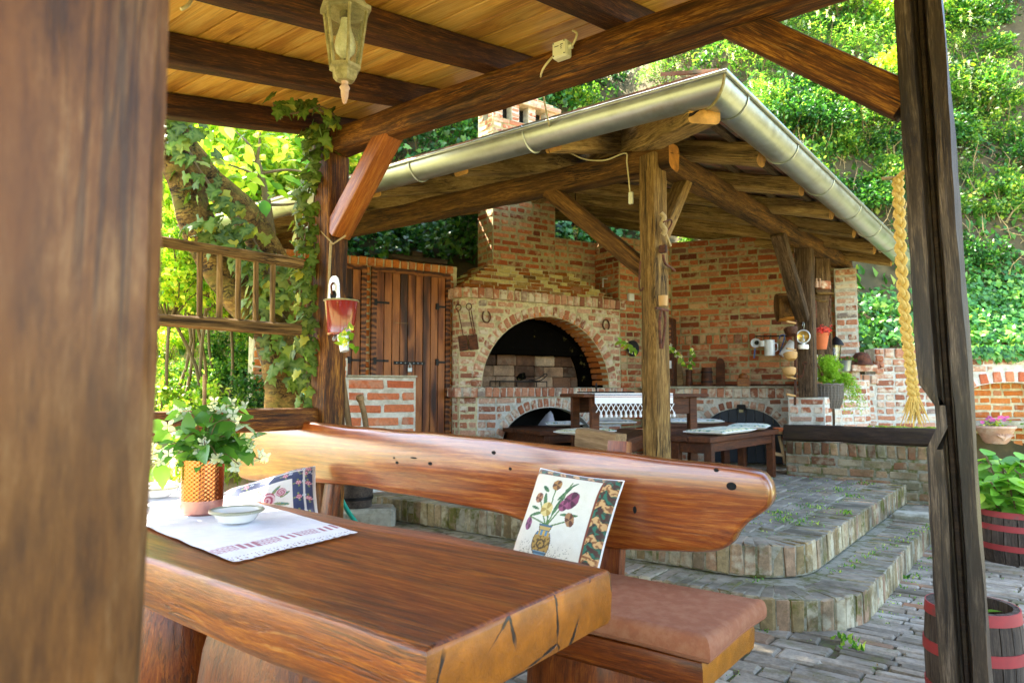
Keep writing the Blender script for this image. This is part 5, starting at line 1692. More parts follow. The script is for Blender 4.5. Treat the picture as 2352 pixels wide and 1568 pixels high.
def blue_print(u, v):
    d = min(u, v, 1 - u, 1 - v)
    navy = hx('#1d2f5c')
    if d < .22:
        col = navy
        if .085 < d < .1: return hx('#d8d8d2')
        if d < .008: return hx('#d8d8d2')
        for i in range(5):
            for (cx_, cy_) in ((.08 + .21 * i, .15), (.08 + .21 * i, .85), (.15, .08 + .21 * i), (.85, .08 + .21 * i), (.06 + .22 * i, .05), (.95, .04 + .22 * i), (.05, .04 + .22 * i), (.06 + .22 * i, .95)):
                e = math.hypot(u - cx_, v - cy_)
                if e < .03: return hx('#b34f66') if math.sin(math.atan2(v - cy_, u - cx_) * 5) > -.2 else hx('#e2b6bc')
                e2 = math.hypot(u - cx_ - .055, v - cy_ - .015)
                if e2 < .022: return hx('#cfd6e6') if math.sin(math.atan2(v - cy_ - .015, u - cx_ - .055) * 4) > -.3 else navy
                if e < .06 and math.sin(math.atan2(v - cy_, u - cx_) * 4 + 1) > .75: return hx('#7d8a4a')
        return col
    col = hx('#e6e2d8')
    for (cx_, cy_, a, b, r) in ((.35, .42, .10, .02, .5), (.66, .46, .09, .02, -.4), (.60, .66, .08, .02, .8), (.44, .68, .08, .018, 2), (.32, .56, .07, .016, .1), (.70, .58, .06, .02, .5)):
        if inell(u, v, cx_, cy_, a, b, r) < 1: col = hx('#7f8a4d') if hsh(round(u * 50), round(v * 50)) > .4 else hx('#3f7a6b')
    for (cx_, cy_, r) in ((.50, .56, .10), (.42, .45, .085), (.66, .62, .055)):
        q = rose(u, v, cx_, cy_, r)
        if q: col = q
    return col
def mottled(c1, c2, c3, s_):
    def f(u, v):
        a = noise.noise(Vector((u * 6, v * 6, s_))); b = noise.noise(Vector((u * 17, v * 17, s_ + 5)))
        if a > .18: return hx(c2) if b > -.1 else hx(c3)
        return hx(c1) if b > -.25 else hx(c3)
    return f
def pillow(name, parent, M, W, H, T, paint, n=110, backcol='#c9c4b2', pw=.42):
    V = []; F = []; C = []
    for side in (1, -1):
        for j in range(n + 1):
            for i in range(n + 1):
                u, v = i / n, j / n
                a, b = 2 * u - 1, 2 * v - 1
                t = T / 2 * max(0, (1 - a ** 4) * (1 - b ** 4)) ** pw
                pinch = 1 - .035 * (1 - abs(b) ** 1.5) * 0 - .05 * (a * a) * (1 - b * b) - .0
                pinch2 = 1 - .05 * (b * b) * (1 - a * a)
                wr = noise.noise(Vector((a * 2, b * 2, side + W * 7))) * .006
                V.append((a * W / 2 * pinch, b * H / 2 * pinch2, side * (t + wr * min(1, t * 30))))
                C.append(tuple(paint(u, v)) + (1,) if side > 0 else hx(backcol) + (1,))
    k = (n + 1) ** 2
    for s_ in (0, 1):
        for j in range(n):
            for i in range(n):
                q = (s_ * k + j * (n + 1) + i, s_ * k + j * (n + 1) + i + 1, s_ * k + (j + 1) * (n + 1) + i + 1, s_ * k + (j + 1) * (n + 1) + i)
                F.append(q if s_ == 0 else q[::-1])
    me = bpy.data.meshes.new(name); me.from_pydata(V, [], F)
    at = me.color_attributes.new('print', 'FLOAT_COLOR', 'POINT')
    at.data.foreach_set('color', np.array(C, dtype=np.float32).ravel())
    me.polygons.foreach_set('use_smooth', [True] * len(F)); me.update()
    o = put(name, me, M_['print'], parent, M)
    return o
def piping(parent, M, W, H, mat, r=.005):
    pts = []
    for i in range(48):
        t = i / 48 * 4; k = int(t); f = t - k
        a, b = [(-1 + 2 * f, -1), (1, -1 + 2 * f), (1 - 2 * f, 1), (-1, 1 - 2 * f)][k]
        pts.append(Vector((a * W / 2 * (1 - .05 * a * a * (1 - b * b)), b * H / 2 * (1 - .05 * b * b * (1 - a * a)), 0)))
    pts.append(pts[0])
    mb = MB(); mb.tube(pts, r, 6, False); mb.build('piping', mat, parent, M, True)
tl = thing('tulip_pillow', 'cream tapestry pillow with a woven vase of tulips leaning on the bench backrest', 'pillow', (-1.5, 2.15, .53))
def lean(cx_, cy_, cz, yaw, tilt, roll):
    """pillow frame: local x right, y up, z to the front (-Y), leaned back"""
    return TR(cx_, cy_, cz) @ RZ(yaw) @ RX(math.pi / 2 - tilt) @ RZ(roll)
Mt = lean(-1.475, 2.245, .705, .06, .50, -.07)
pillow('cover', tl, Mt, .37, .40, .14, tulip_print, 150, '#c9c4b2', .5)
piping(tl, Mt, .372, .402, M_['thread'], .004)
bl = thing('rose_pillow', 'white pillow with roses and a navy flowered border at the left end of the bench', 'pillow', (-3.25, 2.15, .53))
Mb = lean(-3.18, 2.12, .58, .50, .80, .40)
pillow('cover', bl, Mb, .48, .48, .15, blue_print, 140)
piping(bl, Mb, .482, .482, M_['thread'], .004)

# ---- table runner
ru = thing('table_runner', 'white linen table runner with red woven band and lace hem', 'table runner', (-2.5, 1.3, .755))
ax = Vector((-1, .13, 0)).normalized(); ay = Vector((-.10, 1, 0)).normalized()
O = Vector((-1.715, 1.035, .756))
red = hx('#98123c'); wh = hx('#e6e4ea')
def run_mesh():
    NS, NTt = 340, 110
    SL_, TW = 1.75, .455
    V = []; C = []; F = []
    for i in range(NS + 1):
        s_ = SL_ * i / NS
        for j in range(NTt + 1):
            t = TW * j / NTt
            sc_ = 0
            ss = s_
            if s_ < .02: ss = s_ - .006 * abs(math.sin(t / TW * math.pi * 13)) * (1 - s_ / .02)
            ed = .006 * noise.noise(Vector((s_ * 5, 0, 1))) + .05 * max(0, s_ - .3) * 0
            ww = 1 + .10 * min(1, s_ / .9)
            p = O + ax * ss + ay * ((t - .0) * ww + ed)
            z = .0035 * noise.noise(Vector((s_ * 9, t * 9, 2))) + .006 * max(0, noise.noise(Vector((s_ * 3.3, t * 4, 8)))) + .003
            V.append((p.x, p.y, p.z + z))
            c = wh
            if .105 < s_ < .175:
                blk = math.sin(t * 2 * math.pi / .15)
                if blk > .1:      # dotted field
                    c = red if (int(s_ / .0062) + int(t / .0083)) % 2 == 0 else wh
                else:
                    m = (t % .025) / .025
                    c = red if m > .45 and (.11 + .018 * math.sin(t * 40)) < s_ < (.168 + .006 * math.sin(t * 90)) else wh
            if 1.5 < s_ < 1.57 and math.sin(t * 40) > 0: c = red
            C.append(c + (1,))
    for i in range(NS):
        s_ = SL_ * (i + .5) / NS
        for j in range(NTt):
            t = TW * (j + .5) / NTt
            if .006 < s_ < .046:
                if .040 < s_ and j % 3 == 1: continue
                if s_ < .036 and (i + j // 2) % 4 < 2 and (j % 5 in (1, 2)) and hsh(i, j) > .35: continue
            q = i * (NTt + 1) + j
            F.append((q, q + NTt + 1, q + NTt + 2, q + 1)[::-1])
    me = bpy.data.meshes.new('cloth'); me.from_pydata(V, [], F)
    at = me.color_attributes.new('print', 'FLOAT_COLOR', 'POINT'); at.data.foreach_set('color', np.array(C, dtype=np.float32).ravel())
    me.polygons.foreach_set('use_smooth', [True] * len(F)); me.update()
    return me
put('cloth', run_mesh(), M_['lace'], ru)

# ---- dishes
def dish(c, r, label):
    o = thing('ceramic_dish', label, 'dish', c)
    mb = MB(); mb.lathe([(0, .004), (r * .55, .004), (r * .68, .010), (r * .86, .034), (r * .93, .038), (r, .038), (r * .98, .043), (r * .90, .042), (r * .84, .040), (r * .64, .016), (r * .5, .010), (0, .010)], 40)
    mb.build('bowl', M_['ceramic'], o, TR(*c), True, 50)
    mb = MB(); mb.tube([(r * .955 * math.cos(2 * math.pi * i / 40), r * .955 * math.sin(2 * math.pi * i / 40), .0415) for i in range(41)], .0055, 6, False)
    mb.build('rim', M_['rim'], o, TR(*c), True)
dish(pz(543, 1200, .762), .088, 'white ceramic dish with grey rim standing in front of the copper vase')
dish(pz(362, 1142, .762), .08, 'white ceramic dish half hidden by the near post')
# ---- vase with blossom
VC = pz(463, 1178, .762)
vz = thing('copper_vase', 'hammered copper vase on the white table runner', 'vase', VC)
n1, n2 = 132, 72
vs = []; fs = []
for j in range(n2 + 1):
    z = .195 * j / n2
    for i in range(n1):
        a = 2 * math.pi * i / n1
        r = .0725
        if j < 2: r -= .006 * (2 - j) / 2
        if z > .05: r += .0008 * math.sin(a * 24 + (math.floor(z / .0075) % 2) * 1.4) * math.sin(z * 2 * math.pi / .015)
        vs.append((r * math.cos(a), r * math.sin(a), z))
for j in range(n2):
    for i in range(n1): fs.append((j * n1 + i, j * n1 + (i + 1) % n1, (j + 1) * n1 + (i + 1) % n1, (j + 1) * n1 + i))
fs.append(tuple(range(n1))[::-1])
k = len(vs)
for i in range(n1):
    a = 2 * math.pi * i / n1; vs.append((.066 * math.cos(a), .066 * math.sin(a), .193))
for i in range(n1):
    a = 2 * math.pi * i / n1; vs.append((.064 * math.cos(a), .064 * math.sin(a), .06))
for i in range(n1):
    j = (i + 1) % n1
    fs.append((n2 * n1 + i, n2 * n1 + j, k + j, k + i)); fs.append((k + i, k + j, k + n1 + j, k + n1 + i))
mb = MB()
for q in fs:
    mb.f.append(q); mb.m.append(1 if all(vs[i][2] <= .052 for i in q) else 0)
mb.v = vs
mb.build('vessel', [M_['copper'], M_['copperbase']], vz, TR(*VC), True, 60)
bo = thing('blossom_bouquet', 'bouquet of white mock orange blossom and green leaves in the copper vase', 'bouquet', VC + UP * .19)
LV = [one_leaf('leaf', M_['leafvase'], i, .14, .62) for i in range(5)]
def flower_mesh(seed, mat, n=4, petal=.5):
    r = random.Random(seed); V = []; F = []
    for k in range(n):
        a = 2 * math.pi * k / n + r.uniform(-.15, .15); ca, sa = math.cos(a), math.sin(a)
        b = len(V)
        for (x, y, z) in ((.05, 0, 0), (.45, petal * .62, .16), (1.0, petal * .3, .3 + r.uniform(-.1, .1)), (1.02, -petal * .3, .3 + r.uniform(-.1, .1)), (.45, -petal * .62, .16)):
            V.append((x * ca - y * sa, x * sa + y * ca, z))
        F.append((b, b + 4, b + 1)); F.append((b + 1, b + 4, b + 3, b + 2))
    me = bpy.data.meshes.new('blossom'); me.from_pydata(V, [], F); me.materials.append(mat)
    me.polygons.foreach_set('use_smooth', [True] * len(F)); me.update(); return me
FLW = [flower_mesh(i, M_['petal']) for i in range(4)]
rb = random.Random(11)
tip = VC + UP * .19
stems = []
cdir = -_Fh
targets = [(-.19, .0, .03), (-.15, .06, .10), (-.10, .02, .17), (-.12, -.06, .03), (-.05, -.05, .08), (0, .05, .16), (.03, -.06, .06), (.06, .0, .17), (.10, .05, .20), (.13, -.03, .14), (.17, .02, .06), (.15, -.05, -.01), (.20, .03, .0), (-.21, -.04, -.03), (-.06, .07, .05), (.08, -.07, .02)]
for i, (r_, f_, z_) in enumerate(targets):
    e_ = tip + _R * r_ + _Fh * f_ + UP * z_
    mid = tip + _R * r_ * .35 + _Fh * f_ * .35 + UP * (z_ * .6 + .05)
    path = smooth_path([tip - UP * .1 + _R * rb.uniform(-.03, .03), tip + _R * r_ * .08, mid, e_], 4)
    mb = MB(); mb.tube(path, [.0022] * len(path), 5); mb.build('stem', M_['twig'], bo)
    for k in range(10):
        p = path[min(len(path) - 1, 4 + int(rb.random() * (len(path) - 4)))]
        d = Vector((rb.gauss(0, 1), rb.gauss(0, 1), rb.gauss(-.05, .7))).normalized() + _R * r_ * 2 + cdir * .3
        nrm = Vector((rb.gauss(0, .5), rb.gauss(0, .5), 1)) + cdir * .6
        put('leaf', rb.choice(LV), None, bo, orient(p + d.normalized() * .01, d, nrm, rb.uniform(.055, .10)))
    for k in range(1):
        base = (e_ if k == 0 else path[-4]) + Vector((rb.gauss(0, .012), rb.gauss(0, .012), rb.gauss(0, .01)))
        for q in range(4):
            p = base + Vector((rb.gauss(0, .014), rb.gauss(0, .014), rb.gauss(0, .012)))
            nrm = Vector((rb.gauss(0, .5), rb.gauss(0, .5), .5)) + cdir * .9
            put('blossom', rb.choice(FLW), None, bo, orient(p, nrm.orthogonal(), nrm, rb.uniform(.018, .027)))
# ------------------------------------------------------------------ small things
def tube_obj(name, pts, r, mat, parent=None, seg=7, sm=True, n=5):
    mb = MB(); mb.tube(smooth_path(pts, n) if len(pts) > 2 and n else pts, r, seg)
    return mb.build(name, mat, parent, None, sm, 60)
def lathe_obj(name, prof, mat, parent, M, seg=24, cap=True):
    mb = MB(); mb.lathe(prof, seg, None, cap); return mb.build(name, mat, parent, M, True, 45)
def wallM(p, n_):
    """local z points out of the wall along n_, local y up"""
    n_ = Vector(n_).normalized(); u = UP - n_ * n_.z; u.normalize(); x = u.cross(n_)
    return Matrix(((x.x, u.x, n_.x, p[0]), (x.y, u.y, n_.y, p[1]), (x.z, u.z, n_.z, p[2]), (0, 0, 0, 1)))
# ---- red enamel water bucket on the left post
bc = py(784, 692, 2.44)
bk = thing('water_dispenser', 'red brown enamel water bucket with white back plate hung on the left pergola post', 'bucket', bc)
mb = MB(); mb.lathe([(0, -.185), (.070, -.185), (.074, -.178), (.073, -.172), (.090, -.004), (.093, 0), (.090, .004), (.086, 0), (.070, -.17), (0, -.172)], 36)
mb.build('bucket', M_['enamelred'], bk, TR(*bc), True, 45)
mb = MB(); mb.tube([(.091 * math.cos(2 * math.pi * i / 36), .091 * math.sin(2 * math.pi * i / 36), .002) for i in range(37)], .005, 6, False); mb.build('rim', M_['lanternmetal'], bk, TR(*bc), True)
pb = py(768, 668, 2.515)
o_ = [(-.055, -.07), (.055, -.07), (.05, -.03), (.045, .04), (.035, .07), (.015, .085), (-.015, .085), (-.035, .07), (-.045, .04), (-.05, -.03)]
mb = MB(); mb.prism(o_, .006, None); mb.build('back_plate', M_['enamelwhite'], bk, wallM(pb, (0, -1, 0)))
mb = MB(); mb.lathe([(.026, 0), (.026, .003), (0, .003)], 18); mb.build('keyhole', M_['void'], bk, wallM(pb + Vector((0, -.0065, -.025)), (0, -1, 0)))
tube_obj('hook', [pb + Vector((0, -.008, .045)), pb + Vector((0, -.022, .03)), pb + Vector((0, -.02, .0)), pb + Vector((-.004, -.012, -.02))], .006, M_['rust'], bk)
tube_obj('tap', [bc + Vector((.01, -.02, -.185)), bc + Vector((.02, -.05, -.195)), bc + Vector((.035, -.075, -.215))], .009, M_['zincold'], bk)
pc = py(789, 788, 2.42)
mg = thing('white_mug', 'small white enamel mug with a green sprig hung under the red bucket', 'mug', pc)
Mm = TR(*pc) @ RY(-.25)
lathe_obj('mug', [(0, -.045), (.024, -.045), (.027, .0), (.033, .045), (.030, .045), (.022, -.04), (0, -.04)], M_['enamelwhite'], mg, Mm)
for i in range(26):
    p = pc + Vector((rnd.uniform(.02, .11), rnd.uniform(-.05, .02), rnd.uniform(-.02, .075)))
    put('leaf', rnd.choice(LVL), None, mg, orient(p, Vector((rnd.gauss(.3, .6), rnd.gauss(-.3, .6), rnd.gauss(.1, .6))), Vector((rnd.gauss(0, .4), -.7, .6)), rnd.uniform(.03, .055)))
# ---- rustic trellis between the left posts
tr_ = thing('pole_trellis', 'rustic trellis of rough poles and thin rungs at the left', 'trellis', (-3.42, 1.8, 1.5))
A, B = pX(355, 552, -3.43), pX(692, 606, -3.43); C, D = pX(355, 734, -3.43), pX(690, 758, -3.43)
timber('rail', A, B, .055, .06, M_['ladder'], tr_, .008, .02, 301, roundness=.6, seg=16)
timber('rail', C, D, .055, .06, M_['ladder'], tr_, .008, .02, 302, roundness=.6, seg=16)
for i, x in enumerate((458, 504, 547, 588, 627)):
    f = (pX(x, 600, -3.43).y - A.y) / (B.y - A.y)
    timber('rung', A.lerp(B, f), C.lerp(D, f + .0), .026, .026, M_['ladder'], tr_, .003, .01, 303 + i, up=(1, 0, 0), roundness=.8)
# ---- tools and logs beside the low wall
def leaning(name, label, cat, pts, r, mat):
    t_ = tube_obj(name, pts, r, mat); tag(t_, label, cat); return t_
p0, p1 = pd(786, 862, 5.25), pd(806, 1010, 5.2)
pk = timber('leaning_plank', p0, p1, .05, .03, M_['stick'], None, .004, .006, 320); tag(pk, 'grey weathered plank leaning on the low brick wall', 'plank')
ml = thing('wooden_mallet', 'old wooden club with knobbed end leaning on the low brick wall', 'club', pd(838, 990, 5.2))
tube_obj('shaft', [pd(843, 1000, 5.2), pd(836, 950, 5.22), pd(828, 918, 5.25)], .022, M_['stick'], ml)
lathe_obj('knob', [(0, -.03), (.026, -.022), (.032, 0), (.024, .022), (0, .03)], M_['stick'], ml, TR(*pd(827, 914, 5.25)) @ RX(.5))
p_ = pd(765, 968, 4.9)
sg = thing('wood_stump', 'sawn pale wood stump behind the bench backrest by the post', 'stump', p_)
lathe_obj('log', [(0, -.9), (.085, -.9), (.082, -.5), (.078, .04), (.065, .052), (0, .055)], M_['stick'], sg, TR(*p_), 18)
# stump on the far side of the bench
p_ = pd(1375, 1000, 3.3)
wp = timber('wood_offcut', pd(1335, 1003, 3.35) , pd(1425, 1018, 3.2), .10, .09, M_['stick'], None, .006, .012, 321); tag(wp, 'pale sawn wood block behind the bench backrest', 'wood block')
# concrete block and half barrel seen under the backrest
p_ = pd(835, 1178, 5.5); q_ = pd(815, 1150, 5.5)
cb = MB(); cb.box(.50, .30, .305, TR(p_.x, p_.y, .1525) @ RZ(YAW + .12), .03); tag(cb.build('concrete_block', M_['concrete']), 'rough concrete block at the left end of the terrace steps', 'block')
tu = thing('wooden_tub', 'dark wooden tub standing on the concrete block behind the bench', 'tub', (q_.x, q_.y, .305))
lathe_obj('staves', [(0, 0), (.13, 0), (.15, .28), (.135, .28), (.12, .03), (0, .03)], M_['stave'], tu, TR(q_.x, q_.y, .307))
for z, r in ((.06, .139), (.2, .149)):
    mb = MB(); mb.lathe([(r, z), (r + .004, z), (r + .006, z + .025), (r + .002, z + .025)], 24, None, False); mb.build('hoop', M_['iron'], tu, TR(q_.x, q_.y, .307), True)
# hose
h_ = tube_obj('garden_hose', [pd(700, 900, 4.35), pd(716, 950, 4.3), pd(745, 1050, 4.2), pd(775, 1125, 4.2), pd(800, 1175, 4.1), pd(850, 1240, 4.0)], .014, M_['hose'], None, 9); tag(h_, 'green garden hose hanging behind the bench', 'hose')
# stake
h_ = tube_obj('wooden_stake', [pd(470, 860, 5.6), pd(469, 1000, 5.6)], .016, M_['stick'], None, 7, True, 0); tag(h_, 'thin wooden stake standing in the left bank', 'stake')

# ---- on the fireplace
def fpl(x, y, off=.03): return pp(x, y, FB + FN * off, FN)
def cpl(x, y, off=.03): return pp(x, y, PC + FLn * off, FLn)
for i, (top, botL, botR, lab) in enumerate(((cpl(1053, 706), cpl(1056, 770), cpl(1072, 806), 'left waffle iron with ring handle hanging on the fireplace'), (cpl(1077, 704, .04), cpl(1078, 768, .04), cpl(1097, 803, .04), 'right waffle iron with split rod handle hanging on the fireplace'))):
    w_ = thing('waffle_iron', lab, 'waffle iron', top)
    ctr = (botL + botR) / 2
    tube_obj('handle', [top - UP * .04, ctr + UP * .08], .006, M_['rust'], w_, 6, True, 0)
    if i: tube_obj('handle', [top - UP * .04 + FLe * .025, ctr + UP * .08 + FLe * .02], .006, M_['rust'], w_, 6, True, 0)
    mb = MB(); mb.tube([Vector((.03 * math.cos(2 * math.pi * k / 14), .035 * math.sin(2 * math.pi * k / 14), 0)) for k in range(15)], .006, 6, False)
    mb.build('ring', M_['rust'], w_, wallM(top, FLn), True)
    Mw = wallM(ctr, FLn) @ RZ(.12)
    mb = MB(); mb.box(.10, .17, .02, None, .004); pl_ = mb.build('plate', M_['rust'], w_, Mw)
    for a in range(5):
        mb = MB(); mb.box(.092, .010, .008, TR(0, -.064 + a * .032, .012)); mb.build('rib', M_['rust'], pl_, Mw)
def horseshoe(c, up, label):
    pts = []
    for k in range(17):
        a = math.radians(-60 + 300 * k / 16) if not up else math.radians(120 + 300 * k / 16)
        pts.append(Vector((.052 * math.cos(a), .066 * math.sin(a), 0)))
    mb = MB(); mb.tube(pts, [.010] + [.013] * 15 + [.010], 8, True, None, .6)
    o = mb.build('horseshoe', M_['rust'], None, wallM(c, FN) @ RZ(.08), True); tag(o, label, 'horseshoe')
horseshoe(fpl(1117, 727), True, 'rusty horseshoe with open end up, left of the fireplace arch')
horseshoe(fpl(1392, 746), False, 'rusty horseshoe with open end down, right of the fireplace arch')
# grill rack in the hearth
gz = HEAR + .002
gk = thing('grill_rack', 'black wire grill rack with long handle standing in the fireplace', 'grill', fpl(1200, 888, -.25))
a = pz(1146, 890, 1.262) if False else fpl(1148, 884, -.25); b = fpl(1256, 886, -.25); a.z = b.z = HEAR + .07
bk_ = -FN * .22
for k, (p, q) in enumerate(((a, b), (a + bk_, b + bk_), (a, a + bk_), (b, b + bk_), (a, a - UP * .068), (b, b - UP * .068), (a + bk_, a + bk_ - UP * .068), (b + bk_, b + bk_ - UP * .068), (a.lerp(b, .35), a.lerp(b, .35) - UP * .068))):
    tube_obj('frame_rod' if k < 4 else 'leg', [p, q], .006, M_['iron'], gk, 6, True, 0)
for k in range(1, 9): tube_obj('bar', [a.lerp(b, k / 9), a.lerp(b, k / 9) + bk_], .004, M_['iron'], gk, 5, True, 0)
tube_obj('handle', [a.lerp(b, .6) + UP * .01, fpl(1238, 868, -.2), fpl(1252, 858, -.2), fpl(1256, 862, -.2), fpl(1240, 874, -.2), a.lerp(b, .66) + UP * .01], .006, M_['iron'], gk)
cn_ = thing('charred_log', 'charred knotty piece of wood lying on the grill rack', 'log', a.lerp(b, .45))
mb = MB(); mb.tube([a.lerp(b, .36) + UP * .03, a.lerp(b, .43) + UP * .05, a.lerp(b, .48) + UP * .06, a.lerp(b, .52) + UP * .03], [.02, .045, .05, .02], 9); mb.build('log_body', M_['soot'], cn_, None, True)
# white fittings
c = pp(1449, 683, RT + rn * .02, rn); mb = MB(); mb.box(.09, .10, .05, wallM(c, rn), .008); tag(mb.build('switch_box', M_['enamelwhite']), 'white plastic switch box on the wall beside the central post', 'switch box')
ct_ = thing('white_conduit', 'thin white conduit bent along the wall above the mantle', 'conduit', fpl(1384, 650, -.3))
q0 = pp(1384, 658, RT + rn * .03, rn); q1 = pp(1384, 640, RT + rn * .03, rn); q2 = pp(1455, 641, RT + rn * .03, rn)
mb = MB(); mb.tube([fpl(1385, 660, -.25), fpl(1385, 640, -.25), fpl(1440, 642, -.25)], .010, 6); mb.build('pipe', M_['enamelwhite'], ct_)
# paper sack in the wood store
ps = thing('paper_sack', 'crumpled grey paper sack in the lower arch of the fireplace', 'sack', fpl(1245, 980, -.2))
c = fpl(1248, 972, -.25)
vs, fs = [], []
for j in range(8):
    for i in range(14):
        a_ = 2 * math.pi * i / 14; r = (.13, .15, .14, .12, .10, .07, .05, .0)[j]
        r *= 1 + .25 * noise.noise(Vector((math.cos(a_) * 2, math.sin(a_) * 2, j)))
        vs.append((r * math.cos(a_) + .05 * j * .3, r * math.sin(a_) * .7, -.16 + j * .045))
for j in range(7):
    for i in range(14): fs.append((j * 14 + i, j * 14 + (i + 1) % 14, (j + 1) * 14 + (i + 1) % 14, (j + 1) * 14 + i))
mb = MB(); mb.add(vs, fs); mb.build('sack', mk_plain('grey_paper', '#b4b3bd', .9, 0, .1, 20), ps, TR(*c))
# framed black plate with sprig beside the arch
pl_ = thing('round_plate', 'black round plate painted with white flowers on the wall left of the central post', 'plate', pp(1450, 800, RT + rn * .03, rn))
lathe_obj('disc', [(0, .012), (.06, .012), (.10, .022), (.105, .018), (.06, 0), (0, 0)], M_['iron'], pl_, wallM(pp(1452, 800, RT + rn * .02, rn), rn))
for k in range(9):
    put('painted_flower', FLW[k % 4], None, pl_, wallM(pp(1449 + rnd.uniform(-5, 5), 800 + rnd.uniform(-10, 12), RT + rn * .04, rn), rn) @ SC(.012, .012, .004))
def sprig(label, pts, d0, nl, nf, size, seed, name='blossom_sprig'):
    r = random.Random(seed)
    P = [pd(x, y, d0) for x, y in pts]
    t = thing(name, label, 'sprig', P[0])
    path = smooth_path(P, 5)
    mb = MB(); mb.tube(path, .004, 5); mb.build('stem', M_['twig'], t, None, True)
    for i in range(nl):
        p = path[r.randrange(2, len(path))]
        put('leaf', r.choice(LVL), None, t, orient(p, Vector((r.gauss(0, .6), r.gauss(-.2, .5), r.gauss(-.5, .5))), -_Fh + UP * .6 + Vector((r.gauss(0, .3), 0, 0)), r.uniform(size * .7, size)))
    for i in range(nf):
        p = path[r.randrange(len(path) // 2, len(path))] + Vector((r.gauss(0, .02), r.gauss(0, .02), r.gauss(0, .02)))
        put('blossom', r.choice(FLW), None, t, orient(p, Vector((1, 0, .2)), -_Fh + UP * .4 + Vector((r.gauss(0, .4), 0, r.gauss(0, .3))), .022))
sprig('green sprig on the wall left of the central post', [(1462, 810), (1445, 790), (1425, 785)], 7.2, 12, 3, .10, 1)
# ---- pavilion table, benches, cushions
tz = 1.185
Ta = pd(1340, 897, 6.0); Tb = pd(1628, 897, 6.25)
ex = (Tb - Ta); ex.z = 0; TL = ex.length; ex.normalize(); ey = Vector((-ex.y, ex.x, 0))
TO = Vector((Ta.x, Ta.y, 0))
pt = thing('kitchen_table', 'dark brown wooden table with white cloth under the pavilion roof', 'table', TO + ex * TL / 2 + ey * .35 + UP * ZT)
def tbox(name, x0, x1, y0, y1, z0, z1, mat, parent, c=.004):
    """box in the table frame, local X along the long side"""
    p = TO + ex * x0 + ey * ((y0 + y1) / 2) + UP * ((z0 + z1) / 2)
    mb = MB(); mb.box(x1 - x0, y1 - y0, z1 - z0, TR((x1 - x0) / 2, 0, 0), c)
    return mb.build(name, mat, parent, Matrix(((ex.x, ey.x, 0, p.x), (ex.y, ey.y, 0, p.y), (0, 0, 1, p.z), (0, 0, 0, 1))))
tbox('table_top', 0, TL, 0, .72, tz - .03, tz, M_['darkfurn'], pt)
tbox('apron', .12, TL - .12, .06, .085, tz - .18, tz - .032, M_['darkfurn'], pt)
tbox('apron', .12, TL - .12, .64, .665, tz - .18, tz - .032, M_['darkfurn'], pt)
for x in (.09, TL - .16):
    for y in (.05, .60): tbox('leg', x, x + .07, y, y + .07, ZT, tz - .03, M_['darkfurn'], pt)
# cloth with knotted fringe
cl_ = thing('fringed_cloth', 'white cloth with striped border and knotted fringe hanging over the kitchen table', 'tablecloth', TO + ex * .3 + UP * tz)
def strip(name, x0, x1, z0, z1, mat, parent, y=-.006, t=.004): return tbox(name, x0, x1, y - t, y, z0, z1, mat, parent, 0)
cx0, cx1 = .10, TL - .35
strip('cloth', cx0, cx1, tz - .085, tz + .003, M_['thread'], cl_)
tbox('cloth_top', cx0, cx1, -.01, .6, tz + .002, tz + .006, M_['thread'], cl_, 0)
strip('blue_stripe', cx0, cx1, tz - .012, tz - .005, mk_plain('navy_thread', '#2a3563', .9), cl_, -.0105, .0012)
strip('red_stripe', cx0, cx1, tz - .028, tz - .022, M_['redhoop'], cl_, -.0105, .0012)
k = 0
x = cx0 + .01
while x < cx1 - .02:
    p = TO + ex * x - ey * .008
    q = TO + ex * (x + .045) - ey * .008
    for a_, b_ in ((p, q), (q, p)):
        tube_obj('knot_cord', [a_ + UP * (tz - .085), a_ * .75 + b_ * .25 + UP * (tz - .12) if False else (a_ + b_) / 2 + UP * (tz - .125), b_ + UP * (tz - .16)], .004, M_['thread'], cl_, 5, True, 3)
    lathe_obj('tassel', [(0, .012), (.010, .006), (.007, -.002), (.014, -.02), (.012, -.034), (0, -.036)], M_['thread'], cl_, TR(*(q + UP * (tz - .168))), 8)
    x += .045
